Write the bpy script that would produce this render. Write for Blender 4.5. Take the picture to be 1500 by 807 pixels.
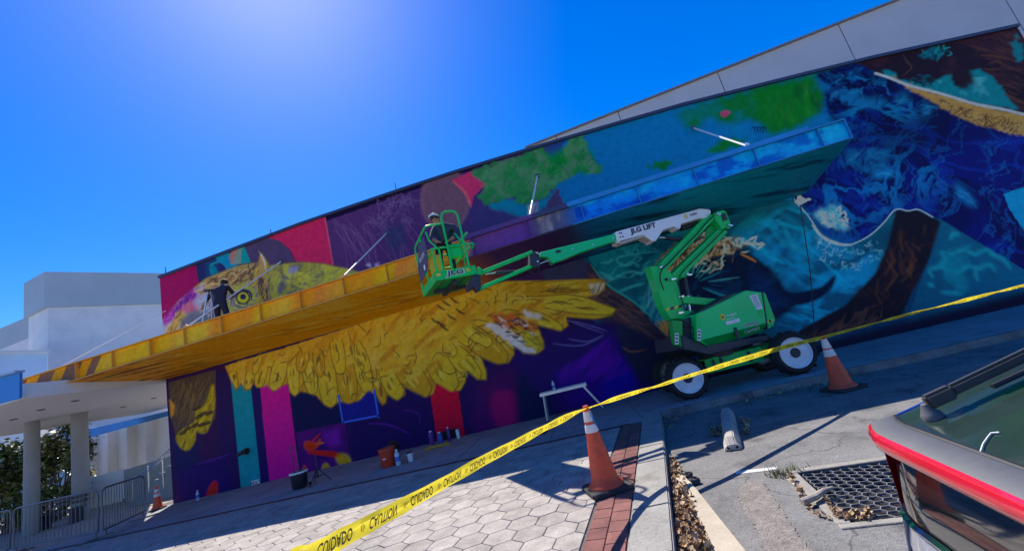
import bpy, bmesh, math, random
import numpy as np
from mathutils import Vector, Matrix

random.seed(7); RNG = np.random.default_rng(11)
scene = bpy.context.scene
for o in list(bpy.data.objects): bpy.data.objects.remove(o, do_unlink=True)
COL = scene.collection

# ------------------------------------------------------------------ camera
# X runs along the mural wall, Y goes into it, Z is up, metres. Photo pixels are 1500 x 807.
FPX, PCX, PCY = 600.0, 750.0, 403.5
YAW, PITCH, ROLL = math.radians(6.0), math.radians(12.0), math.radians(-14.0)
CAM = np.array([0.0, 0.0, 1.5])
def _basis():
    f = np.array([-math.sin(YAW)*math.cos(PITCH), math.cos(YAW)*math.cos(PITCH), math.sin(PITCH)])
    r = np.array([math.cos(YAW), math.sin(YAW), 0.0]); u = np.cross(r, f)
    return np.array([math.cos(ROLL)*r+math.sin(ROLL)*u, -math.sin(ROLL)*r+math.cos(ROLL)*u, f])
MB_ = _basis()
cd = bpy.data.cameras.new('camera'); cam = bpy.data.objects.new('camera', cd); COL.objects.link(cam)
cd.sensor_width = 36.0; cd.lens = FPX/1500.0*36.0; cd.clip_start = 0.05; cd.clip_end = 3000
cam.matrix_world = Matrix(((MB_[0][0], MB_[1][0], -MB_[2][0], CAM[0]), (MB_[0][1], MB_[1][1], -MB_[2][1], CAM[1]),
                           (MB_[0][2], MB_[1][2], -MB_[2][2], CAM[2]), (0, 0, 0, 1)))
scene.camera = cam

# ------------------------------------------------------------------ light
SUN_EL, SUN_AZ = math.radians(53.7), math.radians(-33.5)      # azimuth from +Y, negative = towards -X
SDIR = Vector((math.sin(SUN_AZ)*math.cos(SUN_EL), math.cos(SUN_AZ)*math.cos(SUN_EL), math.sin(SUN_EL)))
world = bpy.data.worlds.new('World'); scene.world = world; world.use_nodes = True
wn = world.node_tree.nodes; wl = world.node_tree.links
for n in list(wn): wn.remove(n)
wo = wn.new('ShaderNodeOutputWorld'); wb = wn.new('ShaderNodeBackground'); sk = wn.new('ShaderNodeTexSky')
sk.sky_type = 'NISHITA'; sk.sun_disc = False; sk.sun_elevation = SUN_EL; sk.sun_rotation = SUN_AZ
sk.altitude = 0; sk.air_density = 1.0; sk.dust_density = 0.2; sk.ozone_density = 5.0
wb.inputs['Strength'].default_value = 0.10
hsv = wn.new('ShaderNodeHueSaturation'); hsv.inputs['Saturation'].default_value = 1.42; hsv.inputs['Hue'].default_value = 0.517     # the deep, saturated blue of the whole sky
wl.new(sk.outputs[0], hsv.inputs['Color']); wl.new(hsv.outputs[0], wb.inputs['Color']); wl.new(wb.outputs[0], wo.inputs['Surface'])
sd = bpy.data.lights.new('sun', 'SUN'); sun = bpy.data.objects.new('sun', sd); COL.objects.link(sun)
sd.energy = 3.6; sd.angle = math.radians(0.5); sd.color = (1.0, 0.94, 0.84)
sun.rotation_euler = (-SDIR).to_track_quat('-Z', 'Y').to_euler(); sun.location = (0, 0, 40)
vs = scene.view_settings; vs.view_transform = 'Standard'; vs.look = 'None'; vs.gamma = 1.0; vs.use_curve_mapping = False
vs.exposure = 1.0

# ------------------------------------------------------------------ pixel helpers
def ray(px, py):
    return MB_.T @ np.array([(px-PCX)/FPX, -(py-PCY)/FPX, 1.0])
def W(px, py, Y):                       # photo pixel -> point on the vertical plane y = Y
    d = ray(px, py); return CAM+d*(Y/d[1])
def G(px, py, z=0.0):                   # photo pixel -> point on the level plane z
    d = ray(px, py); return CAM+d*((z-CAM[2])/d[2])
def PL(px, py, p0, n):                  # photo pixel -> point on any plane
    d = ray(px, py); return CAM+d*(np.dot(np.array(p0)-CAM, n)/np.dot(d, n))
def PR(P):
    q = MB_ @ (np.array(P, float)-CAM); return PCX+FPX*q[0]/q[2], PCY-FPX*q[1]/q[2]
def Z8(zoom, pts):                      # points read in an enlarged crop -> photo pixels
    x0, y0, s = zoom; return [(x0+p[0]/s, y0+p[1]/s) for p in pts]

# ------------------------------------------------------------------ materials
def lin(c): 
    c = c/255.0; return c/12.92 if c <= 0.04045 else ((c+0.055)/1.055)**2.4
def rgb(r, g, b, k=1.0): return (min(1, lin(r)*k), min(1, lin(g)*k), min(1, lin(b)*k))
MATS = {}
def mat(name, col, rough=0.6, metal=0.0, var=0.12, scale=6.0, bump=0.0, bscale=60.0, coat=0.0, spec=0.5, objvar=0.0, dirt=None, dscale=1.5, damt=0.35):
    if name in MATS: return MATS[name]
    m = bpy.data.materials.new(name); m.use_nodes = True; nt = m.node_tree; N = nt.nodes; L = nt.links
    b = N['Principled BSDF']; b.inputs['Roughness'].default_value = rough; b.inputs['Metallic'].default_value = metal
    b.inputs['Coat Weight'].default_value = coat; b.inputs['Coat Roughness'].default_value = 0.06
    b.inputs['Specular IOR Level'].default_value = spec
    tc = N.new('ShaderNodeTexCoord'); ns = N.new('ShaderNodeTexNoise')
    ns.inputs['Scale'].default_value = scale; ns.inputs['Detail'].default_value = 7; ns.inputs['Roughness'].default_value = 0.65
    L.new(tc.outputs['Object'], ns.inputs['Vector'])
    mp = N.new('ShaderNodeMapRange'); mp.inputs['From Min'].default_value = 0.3; mp.inputs['From Max'].default_value = 0.7
    mp.inputs['To Min'].default_value = 1-var; mp.inputs['To Max'].default_value = 1+var
    L.new(ns.outputs['Fac'], mp.inputs['Value'])
    hv = N.new('ShaderNodeHueSaturation'); hv.inputs['Color'].default_value = (*col, 1)
    vsock = mp.outputs[0]
    if objvar:
        oi = N.new('ShaderNodeObjectInfo'); m2 = N.new('ShaderNodeMapRange'); m2.inputs['To Min'].default_value = 1-objvar; m2.inputs['To Max'].default_value = 1+objvar
        L.new(oi.outputs['Random'], m2.inputs['Value']); mu = N.new('ShaderNodeMath'); mu.operation = 'MULTIPLY'
        L.new(vsock, mu.inputs[0]); L.new(m2.outputs[0], mu.inputs[1]); vsock = mu.outputs[0]
    L.new(vsock, hv.inputs['Value']); csock = hv.outputs['Color']
    if dirt:
        n2 = N.new('ShaderNodeTexNoise'); n2.inputs['Scale'].default_value = dscale; n2.inputs['Detail'].default_value = 9; n2.inputs['Roughness'].default_value = 0.7
        geo = N.new('ShaderNodeNewGeometry'); L.new(geo.outputs['Position'], n2.inputs['Vector'])
        r2 = N.new('ShaderNodeMapRange'); r2.inputs['From Min'].default_value = 0.48; r2.inputs['From Max'].default_value = 0.72; r2.inputs['To Max'].default_value = damt
        L.new(n2.outputs['Fac'], r2.inputs['Value']); mx = N.new('ShaderNodeMix'); mx.data_type = 'RGBA'
        L.new(r2.outputs[0], mx.inputs[0]); L.new(csock, mx.inputs[6]); mx.inputs[7].default_value = (*dirt, 1); csock = mx.outputs[2]
    L.new(csock, b.inputs['Base Color'])
    if bump:
        n3 = N.new('ShaderNodeTexNoise'); n3.inputs['Scale'].default_value = bscale; n3.inputs['Detail'].default_value = 5
        L.new(tc.outputs['Object'], n3.inputs['Vector']); bp = N.new('ShaderNodeBump'); bp.inputs['Strength'].default_value = bump; bp.inputs['Distance'].default_value = 0.01
        L.new(n3.outputs['Fac'], bp.inputs['Height']); L.new(bp.outputs[0], b.inputs['Normal'])
    MATS[name] = m; return m
def ground_mat(name, base, alt, speck, rough=0.9, s1=1.2, s2=140.0, sp=0.5, bump=0.35, objvar=0.0, crack=0.0, stain=0.0):
    """mottled base with pale and dark grains: concrete, asphalt, pavers"""
    m = bpy.data.materials.new(name); m.use_nodes = True; nt = m.node_tree; N = nt.nodes; L = nt.links
    b = N['Principled BSDF']; b.inputs['Roughness'].default_value = rough; b.inputs['Specular IOR Level'].default_value = 0.25
    geo = N.new('ShaderNodeNewGeometry')
    a = N.new('ShaderNodeTexNoise'); a.inputs['Scale'].default_value = s1; a.inputs['Detail'].default_value = 10; a.inputs['Roughness'].default_value = 0.7; L.new(geo.outputs['Position'], a.inputs['Vector'])
    r = N.new('ShaderNodeValToRGB'); r.color_ramp.elements[0].position = 0.36; r.color_ramp.elements[0].color = (*alt, 1); r.color_ramp.elements[1].position = 0.62; r.color_ramp.elements[1].color = (*base, 1)
    L.new(a.outputs['Fac'], r.inputs['Fac'])
    v = N.new('ShaderNodeTexVoronoi'); v.inputs['Scale'].default_value = s2; L.new(geo.outputs['Position'], v.inputs['Vector'])
    r2 = N.new('ShaderNodeValToRGB'); r2.color_ramp.elements[0].position = 0.0; r2.color_ramp.elements[0].color = (0.55, 0.55, 0.55, 1)
    r2.color_ramp.elements[1].position = 1.0; r2.color_ramp.elements[1].color = (*speck, 1)
    sx = N.new('ShaderNodeSeparateColor'); L.new(v.outputs['Color'], sx.inputs[0]); L.new(sx.outputs[0], r2.inputs['Fac'])
    mx = N.new('ShaderNodeMix'); mx.data_type = 'RGBA'; mx.blend_type = 'MULTIPLY'; mx.inputs[0].default_value = sp
    L.new(r.outputs[0], mx.inputs[6]); L.new(r2.outputs[0], mx.inputs[7]); cs = mx.outputs[2]
    if objvar:
        oi = N.new('ShaderNodeObjectInfo'); m2 = N.new('ShaderNodeMapRange'); m2.inputs['To Min'].default_value = 1-objvar; m2.inputs['To Max'].default_value = 1+objvar*0.6
        L.new(oi.outputs['Random'], m2.inputs['Value']); hv = N.new('ShaderNodeHueSaturation'); L.new(cs, hv.inputs['Color']); L.new(m2.outputs[0], hv.inputs['Value']); cs = hv.outputs[0]
    if stain:                                          # oily and dusty blotches, coarse grains
        for sc_, lo_, hi_, k_ in ((2.3, 0.56, 0.70, 1-stain), (38.0, 0.60, 0.66, 1-stain*0.8), (26.0, 0.62, 0.68, 1+stain*0.45)):
            n5 = N.new('ShaderNodeTexNoise'); n5.inputs['Scale'].default_value = sc_; n5.inputs['Detail'].default_value = 6; mpx = N.new('ShaderNodeMapping'); mpx.inputs['Location'].default_value = (sc_, 3.1, 0); L.new(geo.outputs['Position'], mpx.inputs[0]); L.new(mpx.outputs[0], n5.inputs['Vector'])
            r5 = N.new('ShaderNodeMapRange'); r5.inputs['From Min'].default_value = lo_; r5.inputs['From Max'].default_value = hi_; r5.inputs['To Min'].default_value = 1.0; r5.inputs['To Max'].default_value = k_; L.new(n5.outputs['Fac'], r5.inputs['Value'])
            h5 = N.new('ShaderNodeHueSaturation'); L.new(cs, h5.inputs['Color']); L.new(r5.outputs[0], h5.inputs['Value']); cs = h5.outputs[0]
    if crack:
        nw = N.new('ShaderNodeTexNoise'); nw.inputs['Scale'].default_value = 1.7; nw.inputs['Detail'].default_value = 6; L.new(geo.outputs['Position'], nw.inputs['Vector'])
        mv = N.new('ShaderNodeMix'); mv.data_type = 'RGBA'; mv.blend_type = 'LINEAR_LIGHT'; mv.inputs[0].default_value = 0.35; L.new(geo.outputs['Position'], mv.inputs[6]); L.new(nw.outputs['Color'], mv.inputs[7])
        vo = N.new('ShaderNodeTexVoronoi'); vo.feature = 'DISTANCE_TO_EDGE'; vo.inputs['Scale'].default_value = crack; L.new(mv.outputs[2], vo.inputs['Vector'])
        r6 = N.new('ShaderNodeMapRange'); r6.inputs['From Min'].default_value = 0.0; r6.inputs['From Max'].default_value = 0.007; r6.inputs['To Min'].default_value = 0.45; r6.inputs['To Max'].default_value = 1.0; L.new(vo.outputs['Distance'], r6.inputs['Value'])
        h6 = N.new('ShaderNodeHueSaturation'); L.new(cs, h6.inputs['Color']); L.new(r6.outputs[0], h6.inputs['Value']); cs = h6.outputs[0]
    L.new(cs, b.inputs['Base Color'])
    bp = N.new('ShaderNodeBump'); bp.inputs['Strength'].default_value = bump; bp.inputs['Distance'].default_value = 0.006
    L.new(v.outputs['Distance'], bp.inputs['Height']); L.new(bp.outputs[0], b.inputs['Normal'])
    MATS[name] = m; return m
def paint_mat(name, rough=0.55):
    m = bpy.data.materials.new(name); m.use_nodes = True; nt = m.node_tree; N = nt.nodes; L = nt.links
    b = N['Principled BSDF']; b.inputs['Roughness'].default_value = rough; b.inputs['Specular IOR Level'].default_value = 0.12
    at = N.new('ShaderNodeAttribute'); at.attribute_name = 'paint'
    geo = N.new('ShaderNodeNewGeometry'); ns = N.new('ShaderNodeTexNoise'); ns.inputs['Scale'].default_value = 9; ns.inputs['Detail'].default_value = 8
    L.new(geo.outputs['Position'], ns.inputs['Vector']); mp = N.new('ShaderNodeMapRange'); mp.inputs['From Min'].default_value = 0.3; mp.inputs['From Max'].default_value = 0.7
    mp.inputs['To Min'].default_value = 0.88; mp.inputs['To Max'].default_value = 1.12; L.new(ns.outputs['Fac'], mp.inputs['Value'])
    hv = N.new('ShaderNodeHueSaturation'); L.new(at.outputs['Color'], hv.inputs['Color']); L.new(mp.outputs[0], hv.inputs['Value']); L.new(hv.outputs[0], b.inputs['Base Color'])
    n3 = N.new('ShaderNodeTexNoise'); n3.inputs['Scale'].default_value = 45; n3.inputs['Detail'].default_value = 6; L.new(geo.outputs['Position'], n3.inputs['Vector'])
    bp = N.new('ShaderNodeBump'); bp.inputs['Strength'].default_value = 0.5; bp.inputs['Distance'].default_value = 0.012; L.new(n3.outputs['Fac'], bp.inputs['Height']); L.new(bp.outputs[0], b.inputs['Normal'])
    MATS[name] = m; return m

# ------------------------------------------------------------------ mesh helpers
class MB:
    """collects shapes; build() links them as one mesh object"""
    def __init__(s): s.v = []; s.f = []; s.m = []
    def add(s, vs, fs, mi=0):
        o = len(s.v); s.v += [tuple(float(c) for c in p) for p in vs]; s.f += [tuple(i+o for i in f) for f in fs]; s.m += [mi]*len(fs); return s
    def box(s, c, size, ax=None, mi=0):
        c = np.array(c, float); h = np.array(size, float)/2; A = np.eye(3) if ax is None else np.array(ax, float)
        vs = [c+A[0]*h[0]*x+A[1]*h[1]*y+A[2]*h[2]*z for z in (-1, 1) for y in (-1, 1) for x in (-1, 1)]
        return s.add(vs, [(0, 2, 3, 1), (4, 5, 7, 6), (0, 1, 5, 4), (2, 6, 7, 3), (0, 4, 6, 2), (1, 3, 7, 5)], mi)
    def bar(s, a, b, w, h=None, up=(0, 0, 1), mi=0):
        a = np.array(a, float); b = np.array(b, float); d = b-a; L = np.linalg.norm(d); d /= L; up = np.array(up, float)
        x = np.cross(d, up)
        if np.linalg.norm(x) < 1e-5: x = np.cross(d, (1, 0, 0))
        x /= np.linalg.norm(x); u = np.cross(x, d)
        return s.box((a+b)/2, (L, w, h or w), (d, x, u), mi)
    def tube(s, pts, r, n=8, mi=0, cap=True):
        P = [np.array(p, float) for p in pts]; k = len(P); rr = r if hasattr(r, '__len__') else [r]*k
        prev = None; vs = []; fs = []
        for i in range(k):
            t = P[min(i+1, k-1)]-P[max(i-1, 0)]; t /= (np.linalg.norm(t)+1e-12)
            if prev is None:
                a = np.array((0, 0, 1.0)) if abs(t[2]) < 0.9 else np.array((1.0, 0, 0)); x = np.cross(t, a)
            else: x = prev-t*np.dot(prev, t)
            x /= (np.linalg.norm(x)+1e-12); prev = x; y = np.cross(t, x)
            vs += [P[i]+rr[i]*(math.cos(2*math.pi*j/n)*x+math.sin(2*math.pi*j/n)*y) for j in range(n)]
        for i in range(k-1):
            for j in range(n):
                j2 = (j+1) % n; fs.append((i*n+j, i*n+j2, (i+1)*n+j2, (i+1)*n+j))
        if cap: fs += [tuple(range(n))[::-1], tuple((k-1)*n+j for j in range(n))]
        return s.add(vs, fs, mi)
    def lathe(s, prof, o, ax=(0, 0, 1), n=24, mi=0, cap=True):
        ax = np.array(ax, float); ax /= np.linalg.norm(ax); a = np.array((1.0, 0, 0)) if abs(ax[0]) < 0.9 else np.array((0, 1.0, 0))
        x = np.cross(ax, a); x /= np.linalg.norm(x); y = np.cross(ax, x); o = np.array(o, float); vs = []; fs = []; k = len(prof)
        for r, h in prof: vs += [o+ax*h+r*(math.cos(2*math.pi*j/n)*x+math.sin(2*math.pi*j/n)*y) for j in range(n)]
        for i in range(k-1):
            for j in range(n):
                j2 = (j+1) % n; fs.append((i*n+j, i*n+j2, (i+1)*n+j2, (i+1)*n+j))
        if cap: fs += [tuple(range(n))[::-1], tuple((k-1)*n+j for j in range(n))]
        return s.add(vs, fs, mi)
    def prism(s, poly, ext, mi=0):
        P = [np.array(p, float) for p in poly]; e = np.array(ext, float); n = len(P)
        fs = [tuple(range(n))[::-1], tuple(range(n, 2*n))]+[(i, (i+1) % n, n+(i+1) % n, n+i) for i in range(n)]
        return s.add(P+[p+e for p in P], fs, mi)
    def build(s, name, mats, parent=None, smooth=False, bevel=0.0, seg=1):
        me = bpy.data.meshes.new(name); me.from_pydata(s.v, [], s.f)
        mats = mats if isinstance(mats, (list, tuple)) else [mats]
        for m in mats: me.materials.append(m)
        if len(mats) > 1: me.polygons.foreach_set('material_index', s.m)
        bm = bmesh.new(); bm.from_mesh(me); bmesh.ops.recalc_face_normals(bm, faces=bm.faces)
        if bevel:
            es = [e for e in bm.edges if len(e.link_faces) == 2 and e.calc_face_angle(0) > 0.6]
            try: bmesh.ops.bevel(bm, geom=es, offset=bevel, segments=seg, affect='EDGES', clamp_overlap=True)
            except Exception: pass
        bm.to_mesh(me); bm.free()
        if smooth:
            me.polygons.foreach_set('use_smooth', [True]*len(me.polygons))
            try: me.set_sharp_from_angle(angle=math.radians(38))
            except Exception: pass
        return link(name, me, parent)
def link(name, me, parent=None):
    o = bpy.data.objects.new(name, me); COL.objects.link(o)
    if parent is not None: o.parent = parent; o.matrix_parent_inverse = parent.matrix_world.inverted()
    return o
def thing(name, label, cat, loc=(0, 0, 0), group=None):
    o = bpy.data.objects.new(name, None); COL.objects.link(o); o.empty_display_size = 0.1
    o.location = Vector([float(c) for c in loc]); o.matrix_world = Matrix.Translation(o.location)
    return tag(o, label, cat, group)
def tag(o, label, cat, group=None):
    o['label'] = label; o['category'] = cat
    if group: o['group'] = group
    return o
def struct(o): o['kind'] = 'structure'; return o
def stuff(o): o['kind'] = 'stuff'; return o
def copy_tree(o, delta, parent=None, label=None):
    c = o.copy(); COL.objects.link(c)
    if parent is None:
        c.location = o.location+Vector(delta); c.matrix_world = Matrix.Translation(c.location)
    else: c.parent = parent
    if label: c['label'] = label
    for ch in list(o.children): copy_tree(ch, delta, c)
    return c
def text_mesh(s, size=1.0, bold=0.0):
    cu = bpy.data.curves.new('txt', 'FONT'); cu.body = s; cu.size = size; cu.align_x = 'CENTER'; cu.align_y = 'CENTER'; cu.offset = bold; cu.resolution_u = 3
    o = bpy.data.objects.new('txt', cu); COL.objects.link(o); bpy.context.view_layer.update()
    me = bpy.data.meshes.new_from_object(o.evaluated_get(bpy.context.evaluated_depsgraph_get()))
    vs = [tuple(v.co) for v in me.vertices]; fs = [tuple(p.vertices) for p in me.polygons]
    bpy.data.objects.remove(o, do_unlink=True); bpy.data.curves.remove(cu); bpy.data.meshes.remove(me)
    return vs, fs
def decal(name, s, o, ex, ey, h, m, parent, bold=0.0, width=None, shear=0.0):
    """flat lettering on a surface: o centre, ex reading direction, ey up, h cap height"""
    vs, fs = text_mesh(s, 1.0, bold); a = np.array(vs)
    cx = (a[:, 0].min()+a[:, 0].max())/2; cy = (a[:, 1].min()+a[:, 1].max())/2; ky = h/(a[:, 1].max()-a[:, 1].min())
    kx = (width/(a[:, 0].max()-a[:, 0].min())) if width else ky
    ex = np.array(ex, float); ex /= np.linalg.norm(ex); ey = np.array(ey, float); ey /= np.linalg.norm(ey)
    mb = MB(); mb.add([np.array(o)+ex*((v[0]-cx)*kx+shear*(v[1]-cy)*ky)+ey*(v[1]-cy)*ky for v in vs], fs)
    me = bpy.data.meshes.new(name); me.from_pydata(mb.v, [], mb.f); me.materials.append(m)
    return link(name, me, parent)
def clip_poly(poly, n, d):              # keep n.p <= d
    out = []
    for i in range(len(poly)):
        a, b = poly[i], poly[(i+1) % len(poly)]; da = a[0]*n[0]+a[1]*n[1]-d; db = b[0]*n[0]+b[1]*n[1]-d
        if da <= 0: out.append(a)
        if (da < 0 < db) or (db < 0 < da):
            t = da/(da-db); out.append((a[0]+t*(b[0]-a[0]), a[1]+t*(b[1]-a[1])))
    return out
# ================================================================== mural paint (colour stored on the wall's own grid)
class Paint:
    def __init__(s, u0, u1, v0, v1, d, mapper):
        s.u = np.arange(u0, u1+d/2, d); s.v = np.arange(v0, v1+d/2, d); s.d = d; s.map = mapper
        s.U, s.V = np.meshgrid(s.u, s.v); s.c = np.zeros((*s.U.shape, 3)); s.gain = np.array([1.0, 1.0, 1.0])
    def col(s, c): return np.array([lin(x) for x in c])*s.gain
    def pts(s, px): return np.array([s.map(*p) for p in px])
    def sl(s, lo, hi):
        i0 = max(0, int((lo[0]-s.u[0])/s.d)-1); i1 = min(len(s.u), int((hi[0]-s.u[0])/s.d)+2)
        j0 = max(0, int((lo[1]-s.v[0])/s.d)-1); j1 = min(len(s.v), int((hi[1]-s.v[0])/s.d)+2)
        return (slice(j0, j1), slice(i0, i1)) if i1 > i0 and j1 > j0 else None
    def mask(s, P, soft=0.0):
        k = int(round(0.6*soft/s.d)); pad = (k+2)*s.d*1.5; sl = s.sl(P.min(0)-pad, P.max(0)+pad)
        if sl is None: return None, None
        U, V = s.U[sl], s.V[sl]; ins = np.zeros(U.shape, bool); n = len(P)
        for i in range(n):
            x0, y0 = P[i]; x1, y1 = P[(i+1) % n]
            if y0 == y1: continue
            c = ((y0 > V) != (y1 > V)) & (U < (x1-x0)*(V-y0)/(y1-y0)+x0); ins ^= c
        m = ins.astype(float)
        for _ in range(2 if k else 0):
            for ax in (0, 1):
                c = np.cumsum(np.pad(m, [(k+1, k) if a == ax else (0, 0) for a in (0, 1)], mode='edge'), axis=ax)
                m = (c[2*k+1:]-c[:-2*k-1])/(2*k+1) if ax == 0 else (c[:, 2*k+1:]-c[:, :-2*k-1])/(2*k+1)
        return sl, m
    def blend(s, sl, m, c):
        if sl is None: return
        s.c[sl] += (np.asarray(c)-s.c[sl])*m[..., None]
    def poly(s, px, c, soft=0.0, a=1.0, wob=0.0, smooth=False):
        P = s.pts(px)
        if smooth: P = spline(P, 6, closed=True)
        if wob:
            P = densify(P, 0.06); P = P+RNG.normal(0, wob, P.shape)
        sl, m = s.mask(P, soft)
        if sl is not None: s.blend(sl, m*a, s.col(c))
    def grad(s, px, c0, c1, pa, pb, soft=0.0, a=1.0):
        P = s.pts(px); sl, m = s.mask(P, soft)
        if sl is None: return
        A = np.array(s.map(*pa)); B = np.array(s.map(*pb)); d = B-A
        t = np.clip(((s.U[sl]-A[0])*d[0]+(s.V[sl]-A[1])*d[1])/np.dot(d, d), 0, 1)[..., None]
        s.c[sl] += (s.col(c0)*(1-t)+s.col(c1)*t-s.c[sl])*(m*a)[..., None]
    def stroke_uv(s, P, w, c, a=1.0, soft=None, taper=True):
        soft = s.d*0.8 if soft is None else soft; sl = s.sl(P.min(0)-w-soft, P.max(0)+w+soft)
        if sl is None: return
        U, V = s.U[sl], s.V[sl]; best = np.full(U.shape, 9e9); n = len(P)-1
        for i in range(n):
            d = P[i+1]-P[i]; L = np.dot(d, d)+1e-12; t = np.clip(((U-P[i][0])*d[0]+(V-P[i][1])*d[1])/L, 0, 1)
            q = np.hypot(U-P[i][0]-t*d[0], V-P[i][1]-t*d[1])
            k = (i+t)/n; ww = w*(np.sin(np.pi*np.clip(k*0.9+0.08, 0, 1))**0.6 if taper else 1.0)
            best = np.minimum(best, q-ww)
        s.blend(sl, np.clip(0.5-best/soft, 0, 1)*a, s.col(c))
    def stroke(s, px, w, c, a=1.0, soft=None, taper=True, smooth=True):
        P = s.pts(px); s.stroke_uv(spline(P, 5) if smooth and len(P) > 2 else P, w, c, a, soft, taper)
    def inside(s, px, n):
        P = s.pts(px); lo, hi = P.min(0), P.max(0); out = []
        while len(out) < n:
            q = lo+RNG.random(2)*(hi-lo); ins = False
            for i in range(len(P)):
                x0, y0 = P[i]; x1, y1 = P[(i+1) % len(P)]
                if (y0 > q[1]) != (y1 > q[1]) and q[0] < (x1-x0)*(q[1]-y0)/(y1-y0)+x0: ins = not ins
            if ins: out.append(q)
        return out
    def fur(s, px, n, length, ang, cols, w, spread=25, curve=0.3, a=0.9, soft=None, clip=False):
        """loose brush strokes; ang in degrees or a function of (u, v)"""
        Pm = s.pts(px); sl0, m0 = s.mask(Pm, 0.03) if clip else (None, None); old = s.c[sl0].copy() if clip and sl0 is not None else None
        full = s.c.copy() if clip else None
        for q in s.inside(px, n):
            t = math.radians((ang(*q) if callable(ang) else ang)+RNG.normal(0, spread)); L = length*(0.5+RNG.random())
            d = np.array((math.cos(t), math.sin(t))); nn = np.array((-d[1], d[0])); k = RNG.normal(0, curve)*L
            s.stroke_uv(np.array([q-d*L/2, q+nn*k*0.5, q+d*L/2]), w*(0.5+RNG.random()), cols[RNG.integers(len(cols))], a*(0.55+0.45*RNG.random()), soft)
        if clip and sl0 is not None:
            new = s.c[sl0].copy(); s.c[:] = full; s.c[sl0] += (new-s.c[sl0])*m0[..., None]
    def swirl(s, px, c, scale, warp=1.0, thr=0.7, gain=5.0, a=0.8, seed=1, aspect=1.0, rot=0.0, soft=0.2, w0=None):
        P = s.pts(px); sl, m = s.mask(P, soft)
        if sl is None: return
        U, V = s.U[sl], s.V[sl]; U2 = U+warp*(noise2(U, V, scale*0.6, seed+50)-0.5)*2; V2 = V+warp*(noise2(U, V, scale*0.6, seed+90)-0.5)*2
        n = noise2(U2, V2, scale, seed, aspect, rot); r = 1-np.abs(2*n-1)*2.2; s.blend(sl, m*np.clip((r-thr)*gain, 0, 1)*a, s.col(c))
    def mottle(s, px, c, scale, thr=0.55, a=0.6, soft=0.0, gain=6.0):
        P = s.pts(px); sl, m = s.mask(P, soft)
        if sl is None: return
        nz = noise2(s.U[sl], s.V[sl], scale); s.blend(sl, m*np.clip((nz-thr)*gain, 0, 1)*a, s.col(c))
def noise2(U, V, scale, seed=3, aspect=1.0, rot=0.0):
    tot = np.zeros(U.shape); amp = 0.5; r = np.random.default_rng(seed); T = r.random((256, 256)); nrm = 0
    c, sn = math.cos(rot), math.sin(rot); A = (U*c+V*sn); B = (-U*sn+V*c)*aspect
    for o in range(5):
        f = scale*2**o; x = A*f+37.1*o; y = B*f+11.7*o; xi = np.floor(x).astype(int); yi = np.floor(y).astype(int); fx = x-xi; fy = y-yi
        fx = fx*fx*(3-2*fx); fy = fy*fy*(3-2*fy); g = lambda i, j: T[i % 256, j % 256]
        tot += amp*((g(xi, yi)*(1-fx)+g(xi+1, yi)*fx)*(1-fy)+(g(xi, yi+1)*(1-fx)+g(xi+1, yi+1)*fx)*fy); nrm += amp; amp *= 0.55
    return tot/nrm
def spline(P, k=5, closed=False):
    P = np.asarray(P, float); n = len(P); out = []
    for i in range(n if closed else n-1):
        g = (lambda j: P[j % n]) if closed else (lambda j: P[min(max(j, 0), n-1)])
        a, b, c, d = g(i-1), g(i), g(i+1), g(i+2)
        for t in np.arange(k)/k:
            out.append(0.5*((2*b)+(c-a)*t+(2*a-5*b+4*c-d)*t*t+(3*b-a-3*c+d)*t**3))
    if not closed: out.append(P[-1])
    return np.array(out)
def densify(P, d):
    out = []
    for i in range(len(P)):
        a, b = P[i], P[(i+1) % len(P)]; n = max(1, int(np.linalg.norm(b-a)/d))
        out += [a+(b-a)*t/n for t in range(n)]
    return np.array(out)
def grid_obj(name, pt, pos, m, parent, keep=None):
    nv, nu = pt.U.shape; co = pos(pt.U.ravel(), pt.V.ravel()).astype(np.float32)
    idx = np.arange(nv*nu).reshape(nv, nu); q = np.stack([idx[:-1, :-1], idx[:-1, 1:], idx[1:, 1:], idx[1:, :-1]], -1).reshape(-1, 4)
    if keep is not None:
        k = keep(pt.U, pt.V); k = (k[:-1, :-1] & k[:-1, 1:] & k[1:, 1:] & k[1:, :-1]).ravel(); q = q[k]
        used = np.zeros(nv*nu, bool); used[q.ravel()] = True; remap = np.cumsum(used)-1; q = remap[q]; co = co[used]; cols = pt.c.reshape(-1, 3)[used]
    else: cols = pt.c.reshape(-1, 3)
    me = bpy.data.meshes.new(name); me.vertices.add(len(co)); me.vertices.foreach_set('co', co.ravel())
    nf = len(q); me.loops.add(nf*4); me.loops.foreach_set('vertex_index', q.ravel().astype(np.int32))
    me.polygons.add(nf); me.polygons.foreach_set('loop_start', np.arange(0, nf*4, 4, dtype=np.int32)); me.polygons.foreach_set('loop_total', np.full(nf, 4, np.int32))
    me.update(calc_edges=True); at = me.attributes.new('paint', 'FLOAT_COLOR', 'POINT')
    c4 = np.ones((len(co), 4), np.float32); lum = cols@np.array((0.3, 0.6, 0.1)); cols = np.clip(lum[:, None]+(cols-lum[:, None])*1.06, 0.0015, 9); cols = cols*np.minimum(1, 0.86/cols.max(1))[:, None]; c4[:, :3] = cols; at.data.foreach_set('color', c4.ravel())
    me.materials.append(m); me.validate(); return link(name, me, parent)

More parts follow.
